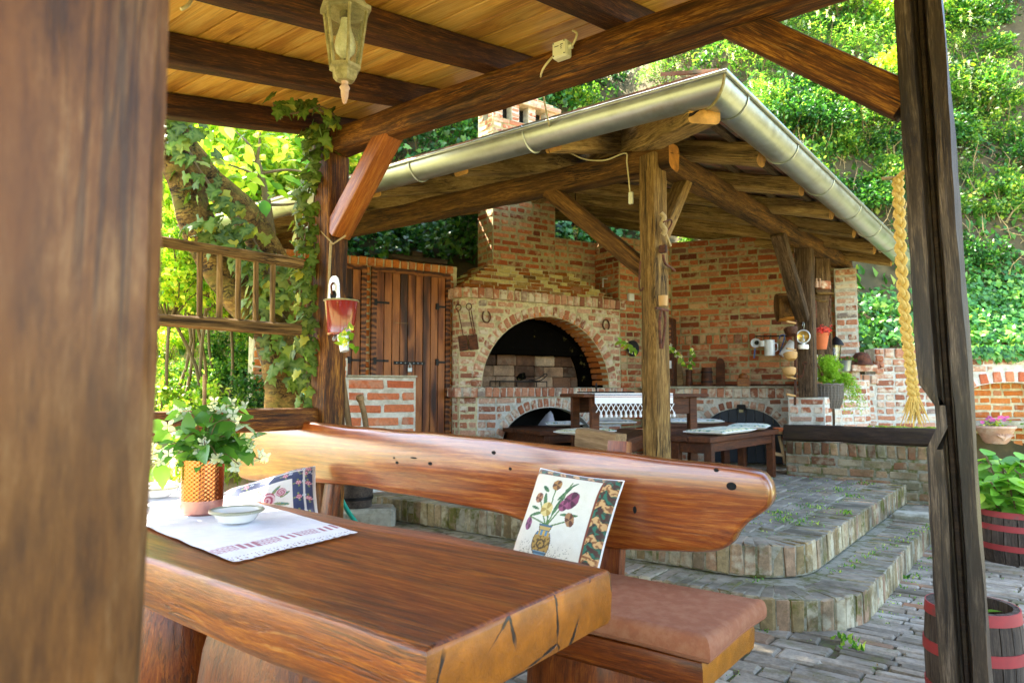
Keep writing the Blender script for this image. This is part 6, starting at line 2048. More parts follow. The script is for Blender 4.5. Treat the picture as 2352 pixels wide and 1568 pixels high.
# candelabrum finial and small iron things on the table
cd_ = thing('iron_candlestick', 'small black iron candlestick with pointed finial on the kitchen table', 'candlestick', TO + ex * .22 + ey * .3 + UP * tz)
lathe_obj('stem', [(0, 0), (.035, 0), (.03, .006), (.006, .012), (.006, .035), (.012, .045), (.006, .055), (.012, .065), (.004, .09), (0, .10)], M_['iron'], cd_, TR(*(TO + ex * .22 + ey * .3 + UP * (tz + .006))), 12)
tr2 = thing('iron_tray', 'flat black iron tray lying on the kitchen table', 'tray', TO + ex * .4 + ey * .35 + UP * tz)
tbox('tray', .1, .55, .2, .5, tz + .008, tz + .02, M_['iron'], tr2)
def pav_bench(label, near_a, near_b, far_b, zt, mat=M_['darkfurn']):
    """near_a, near_b: pixels of the near end; far_b: pixel of the far right corner"""
    A, B, Cc = pz(*near_a, zt), pz(*near_b, zt), pz(*far_b, zt)
    e1 = (Cc - B); e1.z = 0; L = e1.length; e1.normalize()
    e2 = Vector((-e1.y, e1.x, 0)); W = (A - B).dot(e2)
    if W < 0: e2 = -e2; W = -W
    t = thing('kitchen_bench', label, 'bench', Vector((B.x, B.y, ZT)))
    def bx(name, x0, x1, y0, y1, z0, z1):
        p = Vector((B.x, B.y, 0)) + e1 * x0 + e2 * ((y0 + y1) / 2) + UP * ((z0 + z1) / 2)
        mb = MB(); mb.box(x1 - x0, abs(y1 - y0), z1 - z0, TR((x1 - x0) / 2, 0, 0), .004)
        o = mb.build(name, mat, t, Matrix(((e1.x, e2.x, 0, p.x), (e1.y, e2.y, 0, p.y), (0, 0, 1, p.z), (0, 0, 0, 1))))
        return o
    n = 2
    for i in range(n): bx('seat_plank', 0, L, W * i / n + .004, W * (i + 1) / n - .004, zt - .045, zt)
    for xa in (.06, L - .14):
        for y in (.02, W - .09): bx('leg', xa, xa + .07, y, y + .07, ZT, zt - .046)
        bx('cross_rail', xa + .01, xa + .05, .09, W - .09, zt - .14, zt - .047)
    bx('side_rail', .13, L - .14, .03, .055, zt - .13, zt - .048)
    return t, B, e1, e2, W
bA = pav_bench('dark wooden bench with patterned pads right of the central post', (1535, 1000), (1632, 1005), (1790, 986), .82)
bB = pav_bench('dark wooden bench left of the central post behind the slab bench', (1335, 1005), (1445, 1010), (1515, 985), .82)
bC = pav_bench('dark wooden bench in front of the fireplace arch', (1207, 977), (1240, 990), (1400, 985), .80)
bD = pav_bench('dark wooden bench behind the kitchen table', (1500, 968), (1530, 972), (1690, 970), .86)
def pad(label, c, yaw, W, H, cols, s_, z, tilt=0.0):
    t = thing('seat_cushion', label, 'cushion', c)
    M = TR(*c) @ RZ(yaw) @ RX(tilt)
    pillow('cover', t, M, W, H, .05, mottled(*cols, s_), 40, '#cfc9b4', .3)
    piping(t, M, W, H, M_['thread'], .004)
ya = math.atan2(bA[2].y, bA[2].x)
G1 = ('#c9c49a', '#7f9f6f', '#4a7a5a'); G2 = ('#b9c4b0', '#d8cfa8', '#5c8f7a'); G3 = ('#8f8f88', '#b9b4a0', '#5d6a5a'); G4 = ('#c7ccc4', '#5c7a4a', '#7d9fb5')
pad('green and cream patterned pad at the near end of the right kitchen bench', bA[1] + bA[2] * .62 + bA[3] * .17 + UP * .03, ya, .8, .36, G1, 1, 0)
pad('green patterned pad at the far end of the right kitchen bench', bA[1] + bA[2] * 1.25 + bA[3] * .15 + UP * .045, ya + .25, .42, .36, G2, 2, 0)
pad('cream and green pad on the bench left of the central post', pz(1345, 990, .85), ya, .5, .34, G1, 3, 0)
pad('blue green pad in front of the lower fireplace arch', pz(1295, 972, .84), YAW, .42, .34, G4, 4, 0)
pad('grey brown pad beside the leg of the kitchen table', pz(1410, 968, .87), YAW, .45, .35, G3, 5, 0)
pad('white and green pad on the bench behind the kitchen table', pz(1590, 966, .88), YAW, .62, .34, G4, 6, 0)
# leaning rails at the blue door
wg = thing('wooden_sawhorse', 'pale wooden trestle beside the arched blue door', 'trestle', pd(1790, 1030, 7.2))
for (a_, b_) in (((1745, 990), (1815, 995)), ((1790, 1000), (1805, 1065)), ((1770, 1040), (1815, 1048))):
    timber('bar', pd(*a_, 7.3), pd(*b_, 7.25), .035, .035, M_['stick'], wg, .003, .008, 330)
ty = thing('clay_tray', 'shallow terracotta tray on the trestle beside the arched blue door', 'tray', pd(1800, 988, 7.3))
lathe_obj('tray', [(0, 0), (.09, 0), (.11, .035), (.10, .035), (.085, .01), (0, .01)], M_['clay'], ty, TR(*pd(1800, 990, 7.3)))

# ---- on the counter and back wall
def bwl(x, y, off=.02): return pp(x, y, BC + BN * off, BN)
def onctr(x, off=.25):
    p = bwl(x, 880, off); p.z = CT + .001; return p
cb_ = thing('wall_cabinet', 'small dark wooden cabinet on the counter right behind the central post', 'cabinet', onctr(1535, .3))
p = onctr(1532, .3)
mb = MB(); mb.box(.22, .25, .88, wallM(p + UP * .44, BN) @ RX(-math.pi / 2) if False else Matrix(((BE.x, BN.x, 0, p.x), (BE.y, BN.y, 0, p.y), (0, 0, 1, p.z + .44), (0, 0, 0, 1))), .006); mb.build('case', M_['darkfurn'], cb_)
mb = MB(); mb.box(.17, .02, .40, Matrix(((BE.x, BN.x, 0, (p + BN * .131).x), (BE.y, BN.y, 0, (p + BN * .131).y), (0, 0, 1, p.z + .62), (0, 0, 0, 1))), .004); mb.build('door', M_['door'], cb_)
mb = MB(); mb.box(.17, .02, .10, Matrix(((BE.x, BN.x, 0, (p + BN * .131).x), (BE.y, BN.y, 0, (p + BN * .131).y), (0, 0, 1, p.z + .28), (0, 0, 0, 1))), .004); mb.build('lace_panel', M_['thread'], cb_)
fr_ = thing('picture_frame', 'small wooden frame leaning beside the dark cabinet', 'frame', onctr(1560, .12))
p = onctr(1560, .15); mb = MB(); mb.box(.10, .02, .30, Matrix(((BE.x, BN.x, 0, p.x), (BE.y, BN.y, 0, p.y), (0, 0, 1, p.z + .15), (0, 0, 0, 1))) @ RX(.25) @ RY(-.1), .004); mb.build('frame', M_['stick'], fr_)
vs_ = thing('wooden_vase', 'brown wooden vase with blossom twigs on the counter', 'vase', onctr(1583))
lathe_obj('body', [(0, 0), (.055, 0), (.045, .03), (.038, .15), (.045, .20), (.042, .22), (.03, .22), (.028, .05), (0, .05)], M_['darkfurn'], vs_, TR(*onctr(1583)))
sprig('white blossom twig in the wooden vase leaning left', [(1583, 850), (1565, 820), (1540, 795)], 8.4, 14, 9, .10, 2)
sprig('white blossom twig in the wooden vase leaning right', [(1583, 850), (1590, 825), (1592, 800)], 8.4, 9, 6, .09, 3)
jr = thing('dark_churn', 'dark wooden cylindrical churn on the counter', 'churn', onctr(1624))
lathe_obj('body', [(0, 0), (.075, 0), (.07, .1), (.064, .24), (.056, .24), (.06, .02), (0, .02)], M_['darkfurn'], jr, TR(*onctr(1624)))
for z in (.05, .17): lathe_obj('hoop', [(.0745, z), (.0765, z), (.0755, z + .02), (.0725, z + .02)], M_['iron'], jr, TR(*onctr(1624)), 24, False)
bd_ = thing('wooden_board', 'rounded dark cutting board leaning on the back wall', 'cutting board', onctr(1655, .08))
p = onctr(1655, .12); mb = MB(); mb.prism([(-.055, 0), (.055, 0), (.055, .28)] + [(.055 * math.cos(math.pi * i / 10), .28 + .09 * math.sin(math.pi * i / 10)) for i in range(1, 10)] + [(-.055, .28)], .025); mb.build('board', M_['darkfurn'], bd_, wallM(p, BN) @ RX(-.12))
bx_ = thing('bread_box', 'small round-topped wooden box on the counter', 'box', onctr(1708))
p = onctr(1708); mb = MB(); mb.box(.15, .13, .10, Matrix(((BE.x, BN.x, 0, p.x), (BE.y, BN.y, 0, p.y), (0, 0, 1, p.z + .05), (0, 0, 0, 1))), .008); mb.build('case', M_['brace'], bx_)
lathe_obj('knob_lid', [(0, .17), (.045, .155), (.06, .13), (.055, .103), (0, .103)], M_['brace'], bx_, TR(*p))
# shelf strip at the foot of the wall
mb = MB(); slab(mb, BC, BE, BN, .25, 1.95, CT + .001, CT + .03, -.02, .06); tag(mb.build('counter_batten', M_['darkfurn']), 'dark wooden batten along the back of the counter', 'batten')
# rail with mugs
rl_ = thing('iron_rail', 'thin black iron rail with hooks on the back wall', 'rail', bwl(1780, 772))
tube_obj('rod', [bwl(1735, 772, .06), bwl(1835, 771, .06)], .008, M_['iron'], rl_, 6, True, 0)
for x in (1738, 1768, 1802): tube_obj('hook', [bwl(x, 772, .06), bwl(x + 1, 780, .075), bwl(x + 2, 786, .06)], .004, M_['iron'], rl_, 5)
def mug(label, p, r, h, M2=Matrix(), handle=True, name='enamel_mug', mat='enamelwhite'):
    t = thing(name, label, 'mug', p)
    M = TR(*p) @ M2
    lathe_obj('cup', [(0, 0), (r, 0), (r, h), (r - .006, h), (r - .008, .01), (0, .01)], M_[mat], t, M)
    if handle:
        mb = MB(); mb.tube([(r, 0, h * .8), (r + .035, 0, h * .75), (r + .035, 0, h * .35), (r, 0, h * .25)], .006, 6); mb.build('handle', M_[mat], t, M, True)
mug('tall white enamel mug hanging in the middle of the iron rail', bwl(1768, 817, .08), .065, .20)
mug('small cream enamel cup between the ladle and the tall mug', bwl(1752, 796, .08), .04, .075)
mug('white enamel jug hanging tilted at the right of the iron rail', bwl(1800, 820, .1), .07, .22, RY(.6) @ RX(-.2))
ld_ = thing('enamel_ladle', 'white enamel ladle with blue handle hanging from the iron rail', 'ladle', bwl(1735, 790))
lathe_obj('bowl', [(0, .05), (.03, .045), (.055, .02), (.06, 0), (.055, 0), (.03, .035), (0, .04)], M_['enamelwhite'], ld_, wallM(bwl(1736, 788, .05), BN) @ RX(math.pi) @ TR(0, 0, -.05))
lathe_obj('drain', [(0, 0), (.028, 0), (.028, .006), (0, .006)], M_['iron'], ld_, wallM(bwl(1738, 787, .075), BN))
bluem = mk_plain('blue_enamel', '#2c4a86', .3)
tube_obj('handle', [bwl(1734, 800, .07), bwl(1732, 822, .06)], .010, bluem, ld_, 6, True, 0)
sp_ = tube_obj('blue_spoon', [bwl(1790, 778, .08), bwl(1793, 770, .09), bwl(1802, 772, .09), bwl(1790, 815, .07)], .007, bluem, None, 6); tag(sp_, 'blue handled spoon hooked beside the tilted jug', 'spoon')
# ---- second post: drum, lamp, key, bowls
dm = thing('wooden_sieve', 'round wooden sieve drum hanging on the second pavilion post', 'sieve', pd(1810, 705, 7.35))
c = pd(1812, 705, 7.35); ax_ = (_R * 1 - _Fh * .18 + UP * .06).normalized()
Md = frame(c, ax_) @ RY(math.pi / 2)
lathe_obj('drum', [(.145, -.125), (.15, -.12), (.15, .12), (.145, .125), (.137, .12), (.137, -.12)], M_['oldbeam'], dm, Md, 30)
lathe_obj('drum_head', [(0, -.1), (.137, -.1), (.137, -.095), (0, -.095)], M_['darkfurn'], dm, Md, 30)
ol = thing('oil_lamp', 'small white oil lamp with yellow reflector hanging on the second pavilion post', 'oil lamp', pd(1846, 795, 7.45))
pf = Vector((0, -1, 0))
p2f = Vector((P2[0], P2[1] - .1, 0))
def pst(x, y, o=.0): return py(x, y, P2[1] - .092 - o)
lathe_obj('reflector', [(0, .004), (.05, .008), (.066, .02), (.068, .016), (.05, 0), (0, -.002)], M_['reflector'], ol, wallM(pst(1846, 773, .0), pf))
mb = MB(); mb.tube([(.067 * math.cos(2 * math.pi * i / 24), .067 * math.sin(2 * math.pi * i / 24), .018) for i in range(25)], .007, 6, False); mb.build('reflector_rim', M_['enamelwhite'], ol, wallM(pst(1846, 773, .0), pf), True)
q = pst(1845, 795, .05)
lathe_obj('font', [(0, -.03), (.05, -.03), (.055, -.01), (.05, .015), (.02, .022), (.018, .03), (0, .03)], M_['ceramic'], ol, TR(*q))
lathe_obj('chimney', [(.014, .03), (.022, .05), (.022, .065), (.012, .09), (.010, .12), (.009, .12), (.011, .09), (.02, .06), (.012, .03)], M_['glass'], ol, TR(*q))
mb = MB()
tube_obj('hanger', [pst(1846, 755), pst(1847, 745, .01), pst(1845, 738), pst(1843, 748, .01)], .004, M_['zincold'], ol, 5)
ky = thing('iron_key', 'large rusty iron key hanging on the second pavilion post', 'key', pst(1850, 845))
tube_obj('shaft', [pst(1848, 838, .01), pst(1843, 866, .01)], .005, M_['rust'], ky, 6, True, 0)
mb = MB(); mb.tube([(.022 * math.cos(2 * math.pi * i / 12), .014 * math.sin(2 * math.pi * i / 12), 0) for i in range(13)], .005, 5, False); mb.build('bow', M_['rust'], ky, wallM(pst(1849, 834, .01), pf), True)
mb = MB(); mb.box(.03, .025, .006, wallM(pst(1839, 864, .01), pf)); mb.build('bit', M_['rust'], ky)
mt_ = thing('mug_tree', 'wooden peg rack with bowls on the left side of the second pavilion post', 'rack', pd(1828, 920, 7.2))
timber('upright', pd(1826, 930, 7.2), pd(1828, 735, 7.25), .03, .03, M_['darkfurn'], mt_, .004, .006, 340)
for i, y in enumerate((738, 800, 865, 905)): tube_obj('peg', [pd(1827, y + 4, 7.2), pd(1807, y, 7.1)], .010, M_['claybowl'], mt_, 6, True, 0)
for i, (x, y, lab) in enumerate(((1816, 755, 'dark wooden bowl on the topmost peg of the rack'), (1815, 812, 'tan clay bowl on the middle peg of the rack'), (1812, 848, 'tan clay bowl on the lower peg of the rack'))):
    t = thing('clay_bowl', lab, 'bowl', pd(x, y, 7.1))
    lathe_obj('bowl', [(0, .07), (.04, .068), (.062, .04), (.07, 0), (.064, 0), (.055, .035), (0, .06)], M_['claybowl' if i else 'darkfurn'], t, TR(*pd(x, y, 7.1)) @ RZ(YAW) @ RX(math.pi / 2 * 1.55) @ RX(.35))
# third plank post with its clutter
pp3 = pd(1892, 790, 7.95)
p3 = thing('plank_post', 'broad weathered plank standing behind the second pavilion post', 'post', Vector((pp3.x, pp3.y, .8)))
timber('plank', Vector((pp3.x, pp3.y, .8)), Vector((pp3.x, pp3.y, 2.75)), .17, .08, M_['greybrown'], p3, .008, .012, 341, up=_Fh)
tube_obj('iron_tongs', [pd(1872, 690, 7.75), pd(1874, 720, 7.75), pd(1871, 755, 7.75), pd(1873, 775, 7.75)], .012, M_['rust'], p3)
sh_ = thing('small_shelf', 'small wooden corner shelf with jars high on the plank post', 'shelf', pd(1890, 665, 7.8))
mb = MB(); mb.box(.18, .14, .02, TR(*pd(1890, 675, 7.8)) @ RZ(YAW), .004); mb.build('board', M_['oldpost'], sh_)
tube_obj('bracket', [pd(1866, 670, 7.8), pd(1875, 688, 7.75), pd(1900, 692, 7.75)], .014, M_['oldpost'], sh_)
mb = MB(); mb.box(.12, .08, .09, TR(*pd(1893, 655, 7.78)) @ RZ(YAW + .2), .006); tag(mb.build('loose_brick', M_['brickpale']), 'loose brick lying on the small corner shelf', 'brick')
for i, x in enumerate((1876, 1884)):
    t = thing('small_bottle', ('left' if i == 0 else 'right') + ' small pale bottle on the corner shelf', 'bottle', pd(x, 662, 7.75))
    lathe_obj('body', [(0, 0), (.018, 0), (.018, .06), (.010, .075), (.010, .10), (0, .10)], M_['claypale'], t, TR(*pd(x, 660, 7.75)), 12)
cn_ = thing('iron_chain', 'rusty iron chain hanging on the plank post', 'chain', pd(1906, 780, 7.8))
for i in range(14):
    mb = MB(); mb.tube([(.012 * math.cos(2 * math.pi * k / 10), .026 * math.sin(2 * math.pi * k / 10), 0) for k in range(11)], .004, 5, False)
    mb.build('link', M_['rust'], cn_, TR(*pd(1906 + 2 * math.sin(i), 670 + i * 9, 7.8)) @ RZ(YAW + (i % 2) * 1.4) @ RX(math.pi / 2), True)
fk = tube_obj('forked_branch', [pd(1866, 800, 7.5), pd(1869, 830, 7.5), pd(1864, 870, 7.5)], .022, M_['ladder']); tag(fk, 'forked branch leaning on the second pavilion post', 'branch')
mb = MB(); mb.tube(smooth_path([pd(1869, 825, 7.48), pd(1882, 845, 7.45), pd(1889, 862, 7.45)], 4), .014, 7); mb.build('side_branch', M_['ladder'], fk, None, True)
ws = tube_obj('white_stick', [pd(1858, 915, 7.35), pd(1884, 968, 7.3)], .014, M_['enamelwhite'], None, 7, True, 0); tag(ws, 'white painted stick leaning on the brick pier', 'stick')
# brick ledge behind basket
lg = thing('brick_ledge', 'stepped brick ledge between the pier and the garden wall', 'ledge', pd(1930, 960, 7.9))
LO2 = pd(1862, 960, 7.75); LO2.z = 0; le = (pd(2000, 960, 8.3) - pd(1862, 960, 7.75)); le.z = 0; ll = le.length; le.normalize(); ln = Vector((le.y, -le.x, 0))
mb = MB(); slab(mb, LO2, le, ln, .02, ll, ZT, 1.34, .12); mb.build('ledge_core', M_['mortargrey'], lg)
bricks(lg, courses(LO2, le, ln, 0, ll, ZT, 1.34, .082, .23, .022) , M_['brickpale'], 'brick', 120)
mb = MB(); slab(mb, LO2, le, ln, .05, .32, 1.345, 1.62, .12, -.02); mb.build('upper_core', M_['mortargrey'], lg)
bricks(lg, courses(LO2 - ln * .02, le, ln, .05, .32, 1.35, 1.62, .082, .23, .022), M_['brickpale'], 'brick', 40)
fp_ = thing('flower_pot', 'orange terracotta pot with red flowers on the brick ledge', 'flower pot', pd(1886, 800, 7.6))
p = pd(1886, 802, 7.65)
lathe_obj('pot', [(0, 0), (.055, 0), (.085, .16), (.09, .16), (.09, .175), (.075, .175), (.05, .02), (0, .02)], M_['clay'], fp_, TR(*p))
FR = [flower_mesh(20 + i, M_['redpetal'], 5, .9) for i in range(2)]
for i in range(40):
    q = p + UP * .19 + Vector((rnd.gauss(0, .05), rnd.gauss(0, .05), rnd.gauss(.01, .025))) + _R * .03
    put('blossom', FR[i % 2], None, fp_, orient(q, Vector((1, 0, .1)), -_Fh + UP * .6 + Vector((rnd.gauss(0, .4), 0, rnd.gauss(0, .3))), rnd.uniform(.016, .026)))
for i in range(14): put('leaf', rnd.choice(LVL), None, fp_, orient(p + UP * .17 + Vector((rnd.gauss(0, .05), rnd.gauss(0, .05), 0)), Vector((rnd.gauss(0, 1), rnd.gauss(0, 1), .4)), UP - _Fh * .4, .05))
lt2 = thing('garden_lantern', 'black iron lantern standing on the brick ledge by the pillar', 'lantern', pd(1922, 830, 8.0))
p = pd(1922, 832, 8.0)
lathe_obj('base', [(0, 0), (.05, 0), (.045, .015), (0, .015)], M_['iron'], lt2, TR(*p), 6)
for k in range(4):
    a_ = math.pi / 4 + k * math.pi / 2 + .3
    mb = MB(); mb.tube([(.038 * math.cos(a_), .038 * math.sin(a_), .01), (.065 * math.cos(a_), .065 * math.sin(a_), .20)], .006, 5); mb.build('bar', M_['iron'], lt2, TR(*p))
lathe_obj('glass_body', [(.035, .015), (.06, .195), (.058, .195), (.033, .015)], M_['glass'], lt2, TR(*p), 4)
lathe_obj('roof', [(.085, .195), (.08, .21), (.05, .26), (.015, .29), (.0, .30)], M_['iron'], lt2, TR(*p), 8)
zb_ = thing('zinc_pail', 'small zinc pail with ivy on the brick ledge', 'pail', pd(1942, 850, 8.2))
p = pd(1942, 852, 8.2)
lathe_obj('pail', [(0, 0), (.05, 0), (.068, .12), (.072, .125), (.066, .125), (.048, .01), (0, .01)], M_['zincold'], zb_, TR(*p))
for i in range(16): put('leaf', IVY[i % 6], None, zb_, orient(p + UP * .12 + _R * rnd.gauss(.01, .05) + UP * rnd.gauss(0, .02), Vector((rnd.gauss(0, 1), 0, -.4)), -_Fh + UP * .5, .05))
hm = thing('iron_pot', 'rusty upturned iron pot lying on a brick on the ledge', 'pot', pd(1980, 840, 8.3))
p = pd(1979, 838, 8.3)
lathe_obj('dome', [(.135, 0), (.13, .01), (.115, .02), (.105, .06), (.09, .11), (.06, .145), (0, .155)], M_['rust'], hm, TR(*p))
mb = MB(); mb.box(.30, .16, .075, TR(*(p - UP * .039)) @ RZ(YAW), .006); tag(mb.build('support_brick', M_['brickpale']), 'weathered brick under the upturned iron pot', 'brick')
# wicker basket with fern
bs = thing('wicker_basket', 'grey wicker basket hanging on the brick pier beside the second post', 'basket', pd(1902, 930, 7.45))
p = pd(1903, 938, 7.45)
def bas_r(z): return .10 + .045 * math.sin(min(1, z / .16) * 1.57)
mb = MB(); mb.lathe([(0, 0)] + [(bas_r(z) - .006, z) for z in (0, .05, .1, .15, .2, .25)] + [(.12, .25), (.09, .02), (0, .02)], 26); mb.build('lining', M_['darkwet'], bs, TR(*p), True)
for j in range(15):
    z = .008 + j * .0165
    mb = MB(); mb.tube([((bas_r(z) + .004 * math.sin(k * math.pi + j * math.pi)) * math.cos(2 * math.pi * k / 52), (bas_r(z) + .004 * math.sin(k * math.pi + j * math.pi)) * math.sin(2 * math.pi * k / 52), z) for k in range(53)], .0075, 5, False)
    mb.build('weave', M_['wicker'], bs, TR(*p), True)
for k in range(28):
    a_ = 2 * math.pi * k / 28
    mb = MB(); mb.tube([((bas_r(z) + .006) * math.cos(a_), (bas_r(z) + .006) * math.sin(a_), z) for z in (0, .06, .12, .18, .25)], .0055, 5); mb.build('stake', M_['wicker'], bs, TR(*p), True)
mb = MB(); mb.tube([(.148 * math.cos(2 * math.pi * k / 30), .148 * math.sin(2 * math.pi * k / 30), .255 + .006 * math.sin(k * 2.2)) for k in range(31)], .011, 6, False); mb.build('rim', M_['wicker'], bs, TR(*p), True)
fn = thing('asparagus_fern', 'feathery yellow green fern trailing from the wicker basket', 'fern', p + UP * .25)
rs = np.random.RandomState(77)
parts_ = []
for i in range(150):
    a_ = rs.uniform(0, 6.28); up0 = rs.uniform(.05, .32)
    d = np.array([math.cos(a_), math.sin(a_), 0]) * rs.uniform(.03, .17)
    t = np.linspace(0, 1, 22)
    base = np.array(p + UP * .24)
    path = base + d[None] * t[:, None] + np.array([0, 0, 1.]) * (up0 * np.sin(t * 2.2))[:, None]
    n = len(t)
    for r_ in range(3):
        N = rs.normal(0, 1, (n, 3)); L = rs.uniform(.018, .034, n)
        parts_.append(leaf_arrays(path + rs.normal(0, .008, (n, 3)), N, L, L * .25, rs.uniform(0, 6, n)) + (0,))
for i in range(26):       # trailing strands to the right
    end = np.array(p + UP * .2 + _R * rs.uniform(.12, .36) - UP * rs.uniform(.1, .36) - _Fh * rs.uniform(0, .15))
    base = np.array(p + UP * .25 + _R * .08)
    t = np.linspace(0, 1, 34)
    path = base + (end - base)[None] * t[:, None] + np.array([0, 0, .2]) * (np.sin(t * 2.6))[:, None]
    n = len(t)
    for r_ in range(3):
        N = rs.normal(0, 1, (n, 3)); L = rs.uniform(.018, .034, n)
        parts_.append(leaf_arrays(path + rs.normal(0, .012, (n, 3)), N, L, L * .3, rs.uniform(0, 6, n)) + (0,))
Vv, Ff, Mi = merge(parts_)
o = put('fronds', np_mesh('fronds', Vv, Ff, [M_['leaffern']], Mi), None, fn); o['kind'] = 'stuff'

# ---- iron tools on the central post
def cpf(x, y, o=.012): return py(x, y, CP[1] - .075 - o)
def cpr(x, y, o=.012): return pX(x, y, CP[0] + .075 + o)
hk = tube_obj('iron_hook_bar', [cpf(1471, 600), cpf(1470, 612), cpf(1468, 655), cpf(1472, 668), cpf(1477, 660)], .006, M_['rust']); tag(hk, 'long rusty hook bar on the front of the central post', 'hook')
ax2 = thing('roped_hook', 'hemp rope bundle with a bent iron hook on the central post', 'hook', cpr(1525, 520))
tube_obj('rope_coil', [cpr(1518, 490), cpr(1526, 500, .03), cpr(1520, 515), cpr(1528, 528, .03), cpr(1522, 540)], .016, M_['ropeold'], ax2)
tube_obj('rope_tail', [cpr(1522, 520, .02), cpr(1532, 545, .03), cpr(1540, 565, .02)], .009, M_['ropeold'], ax2)
tube_obj('hook', [cpr(1524, 510, .03), cpr(1540, 505, .05), cpr(1542, 515, .05), cpr(1530, 535, .03)], .006, M_['rust'], ax2)
sc_ = thing('iron_sickle', 'rusty curved sickle head hanging on the central post', 'sickle', cpr(1525, 580))
mb = MB(); mb.box(.05, .03, .05, TR(*cpr(1523, 572, .015)), .006); mb.build('socket', M_['rust'], sc_)
tube_obj('blade', [cpr(1523, 585, .02), cpr(1528, 605, .03), cpr(1542, 615, .03), cpr(1550, 622, .03)], .008, M_['rust'], sc_)
tg = thing('iron_tongs', 'rusty iron tongs and wooden grip hanging low on the central post', 'tongs', cpr(1522, 720))
lathe_obj('grip', [(0, -.035), (.026, -.035), (.03, .03), (0, .035)], M_['claybowl'], tg, TR(*cpr(1523, 690, .02)), 12)
tube_obj('jaw', [cpr(1519, 708, .02), cpr(1515, 740, .02), cpr(1518, 800, .02)], .009, M_['rust'], tg)
tube_obj('jaw', [cpr(1524, 708, .02), cpr(1528, 740, .02), cpr(1521, 800, .02)], .009, M_['rust'], tg)
tube_obj('cross_pin', [cpr(1506, 707, .03), cpr(1534, 713, .03)], .008, M_['rust'], tg, 6, True, 0)
# small lantern behind the brace
ln2 = thing('hanging_lantern', 'small wall lantern hanging behind the left brace of the central post', 'lantern', pd(1322, 530, 8.2))
p = pd(1322, 530, 8.2)
lathe_obj('cage', [(.02, -.08), (.05, .06), (.045, .06), (.018, -.08)], M_['glass'], ln2, TR(*p), 6)
lathe_obj('cap', [(.06, .06), (.05, .08), (.02, .12), (0, .13)], M_['iron'], ln2, TR(*p), 6)
lathe_obj('foot', [(0, -.12), (.01, -.11), (.022, -.08), (0, -.08)], M_['iron'], ln2, TR(*p), 6)
tube_obj('hanger', [p + UP * .12, p + UP * .35, p + UP * .5 - _Fh * .0], .006, M_['iron'], ln2, 5, True, 0)

# ---- braided straw rope at the right post
rp_ = thing('braided_rope', 'thick braided straw rope hanging beside the right grooved post', 'rope', pd(2080, 420, 2.75))
ax_pts = smooth_path([pd(2062, 408, 2.72), pd(2066, 500, 2.72), pd(2071, 620, 2.72), pd(2080, 740, 2.72), pd(2090, 830, 2.72), pd(2098, 905, 2.72)], 22)
for s3 in range(3):
    pts = []
    for i, q in enumerate(ax_pts):
        a_ = i * .42 + s3 * 2 * math.pi / 3
        pts.append(q + _R * .0125 * math.sin(a_) + _Fh * .010 * math.sin(2 * a_))
    mb = MB(); mb.tube(pts, [.0098] * len(pts), 8); mb.build('strand', M_['rope'], rp_, None, True)
for i in range(70):
    e0 = ax_pts[-1] + _R * rnd.gauss(0, .008); e1 = e0 - UP * rnd.uniform(.06, .13) + _R * rnd.gauss(0, .022) + _Fh * rnd.gauss(0, .012)
    mb = MB(); mb.tube([e0, (e0 + e1) / 2 + _R * rnd.gauss(0, .004), e1], [.0022, .0022, .0012], 4); 
    if i == 0: tass = MB()
    tass.add(mb.v, mb.f)
o = tass.build('tassel', M_['rope'], rp_); o['kind'] = 'stuff'
tube_obj('tie', [ax_pts[0], ax_pts[0] - _R * .06 - UP * .004], .007, M_['ropeold'], rp_, 6, True, 0)
tube_obj('loop', [ax_pts[0], pd(2078, 395, 2.68), pd(2100, 400, 2.6)], .010, M_['rope'], rp_)
# ---- barrels
def barrel(label, p, r, h, name='barrel_planter', hoops=(.12, .5, .85)):
    t = thing(name, label, 'barrel', p)
    prof = lambda z: r * (1 + .13 * math.sin(math.pi * (z / h * .8 + .1)) - .08)
    n = 20
    for k in range(n):
        a0, a1 = 2 * math.pi * k / n + .012, 2 * math.pi * (k + 1) / n - .012
        mb = MB(); vs = []
        zs = [h * i / 6 for i in range(7)]
        # local X along the stave for the grain
        for z in zs:
            R0 = prof(z)
            for (rr, a) in ((R0, a0), (R0, a1), (R0 - .02, a1), (R0 - .02, a0)): vs.append((z, rr * math.cos(a), rr * math.sin(a)))
        fs = []
        for i in range(6):
            for j in range(4): fs.append((i * 4 + j, i * 4 + (j + 1) % 4, (i + 1) * 4 + (j + 1) % 4, (i + 1) * 4 + j))
        fs += [(3, 2, 1, 0), (24, 25, 26, 27)]
        mb.add(vs, fs)
        mb.build('stave', M_['stave'], t, Matrix(((0, 1, 0, p.x), (0, 0, 1, p.y), (1, 0, 0, p.z), (0, 0, 0, 1))))
    for f in hoops:
        z = h * f; mb = MB()
        mb.lathe([(prof(z - .02) - .002, z - .02), (prof(z - .02) + .004, z - .02), (prof(z + .02) + .004, z + .02), (prof(z + .02) - .002, z + .02)], 32, None, False); mb.build('hoop', M_['redhoop'], t, TR(*p), True)
    lathe_obj('soil', [(0, h - .055), (r * .95, h - .07)], M_['soil'], t, TR(*p), 20, False)
    return t
b1 = Vector((*pd(2236, 1480, 2.62).xy, 0.0))
barrel('small grey barrel with red hoops on the paving behind the grooved post', b1, .155, .41, hoops=(.25, .62, .95))
for i in range(5): put('leaf', rnd.choice(LVL), None, bpy.data.objects['barrel_planter'], orient(b1 + UP * .36 + Vector((rnd.gauss(0, .05), rnd.gauss(0, .05), 0)), Vector((rnd.gauss(0, 1), rnd.gauss(0, 1), .8)), UP, .07))
b2 = Vector((*pz(2345, 1290, 0).xy, 0.0))
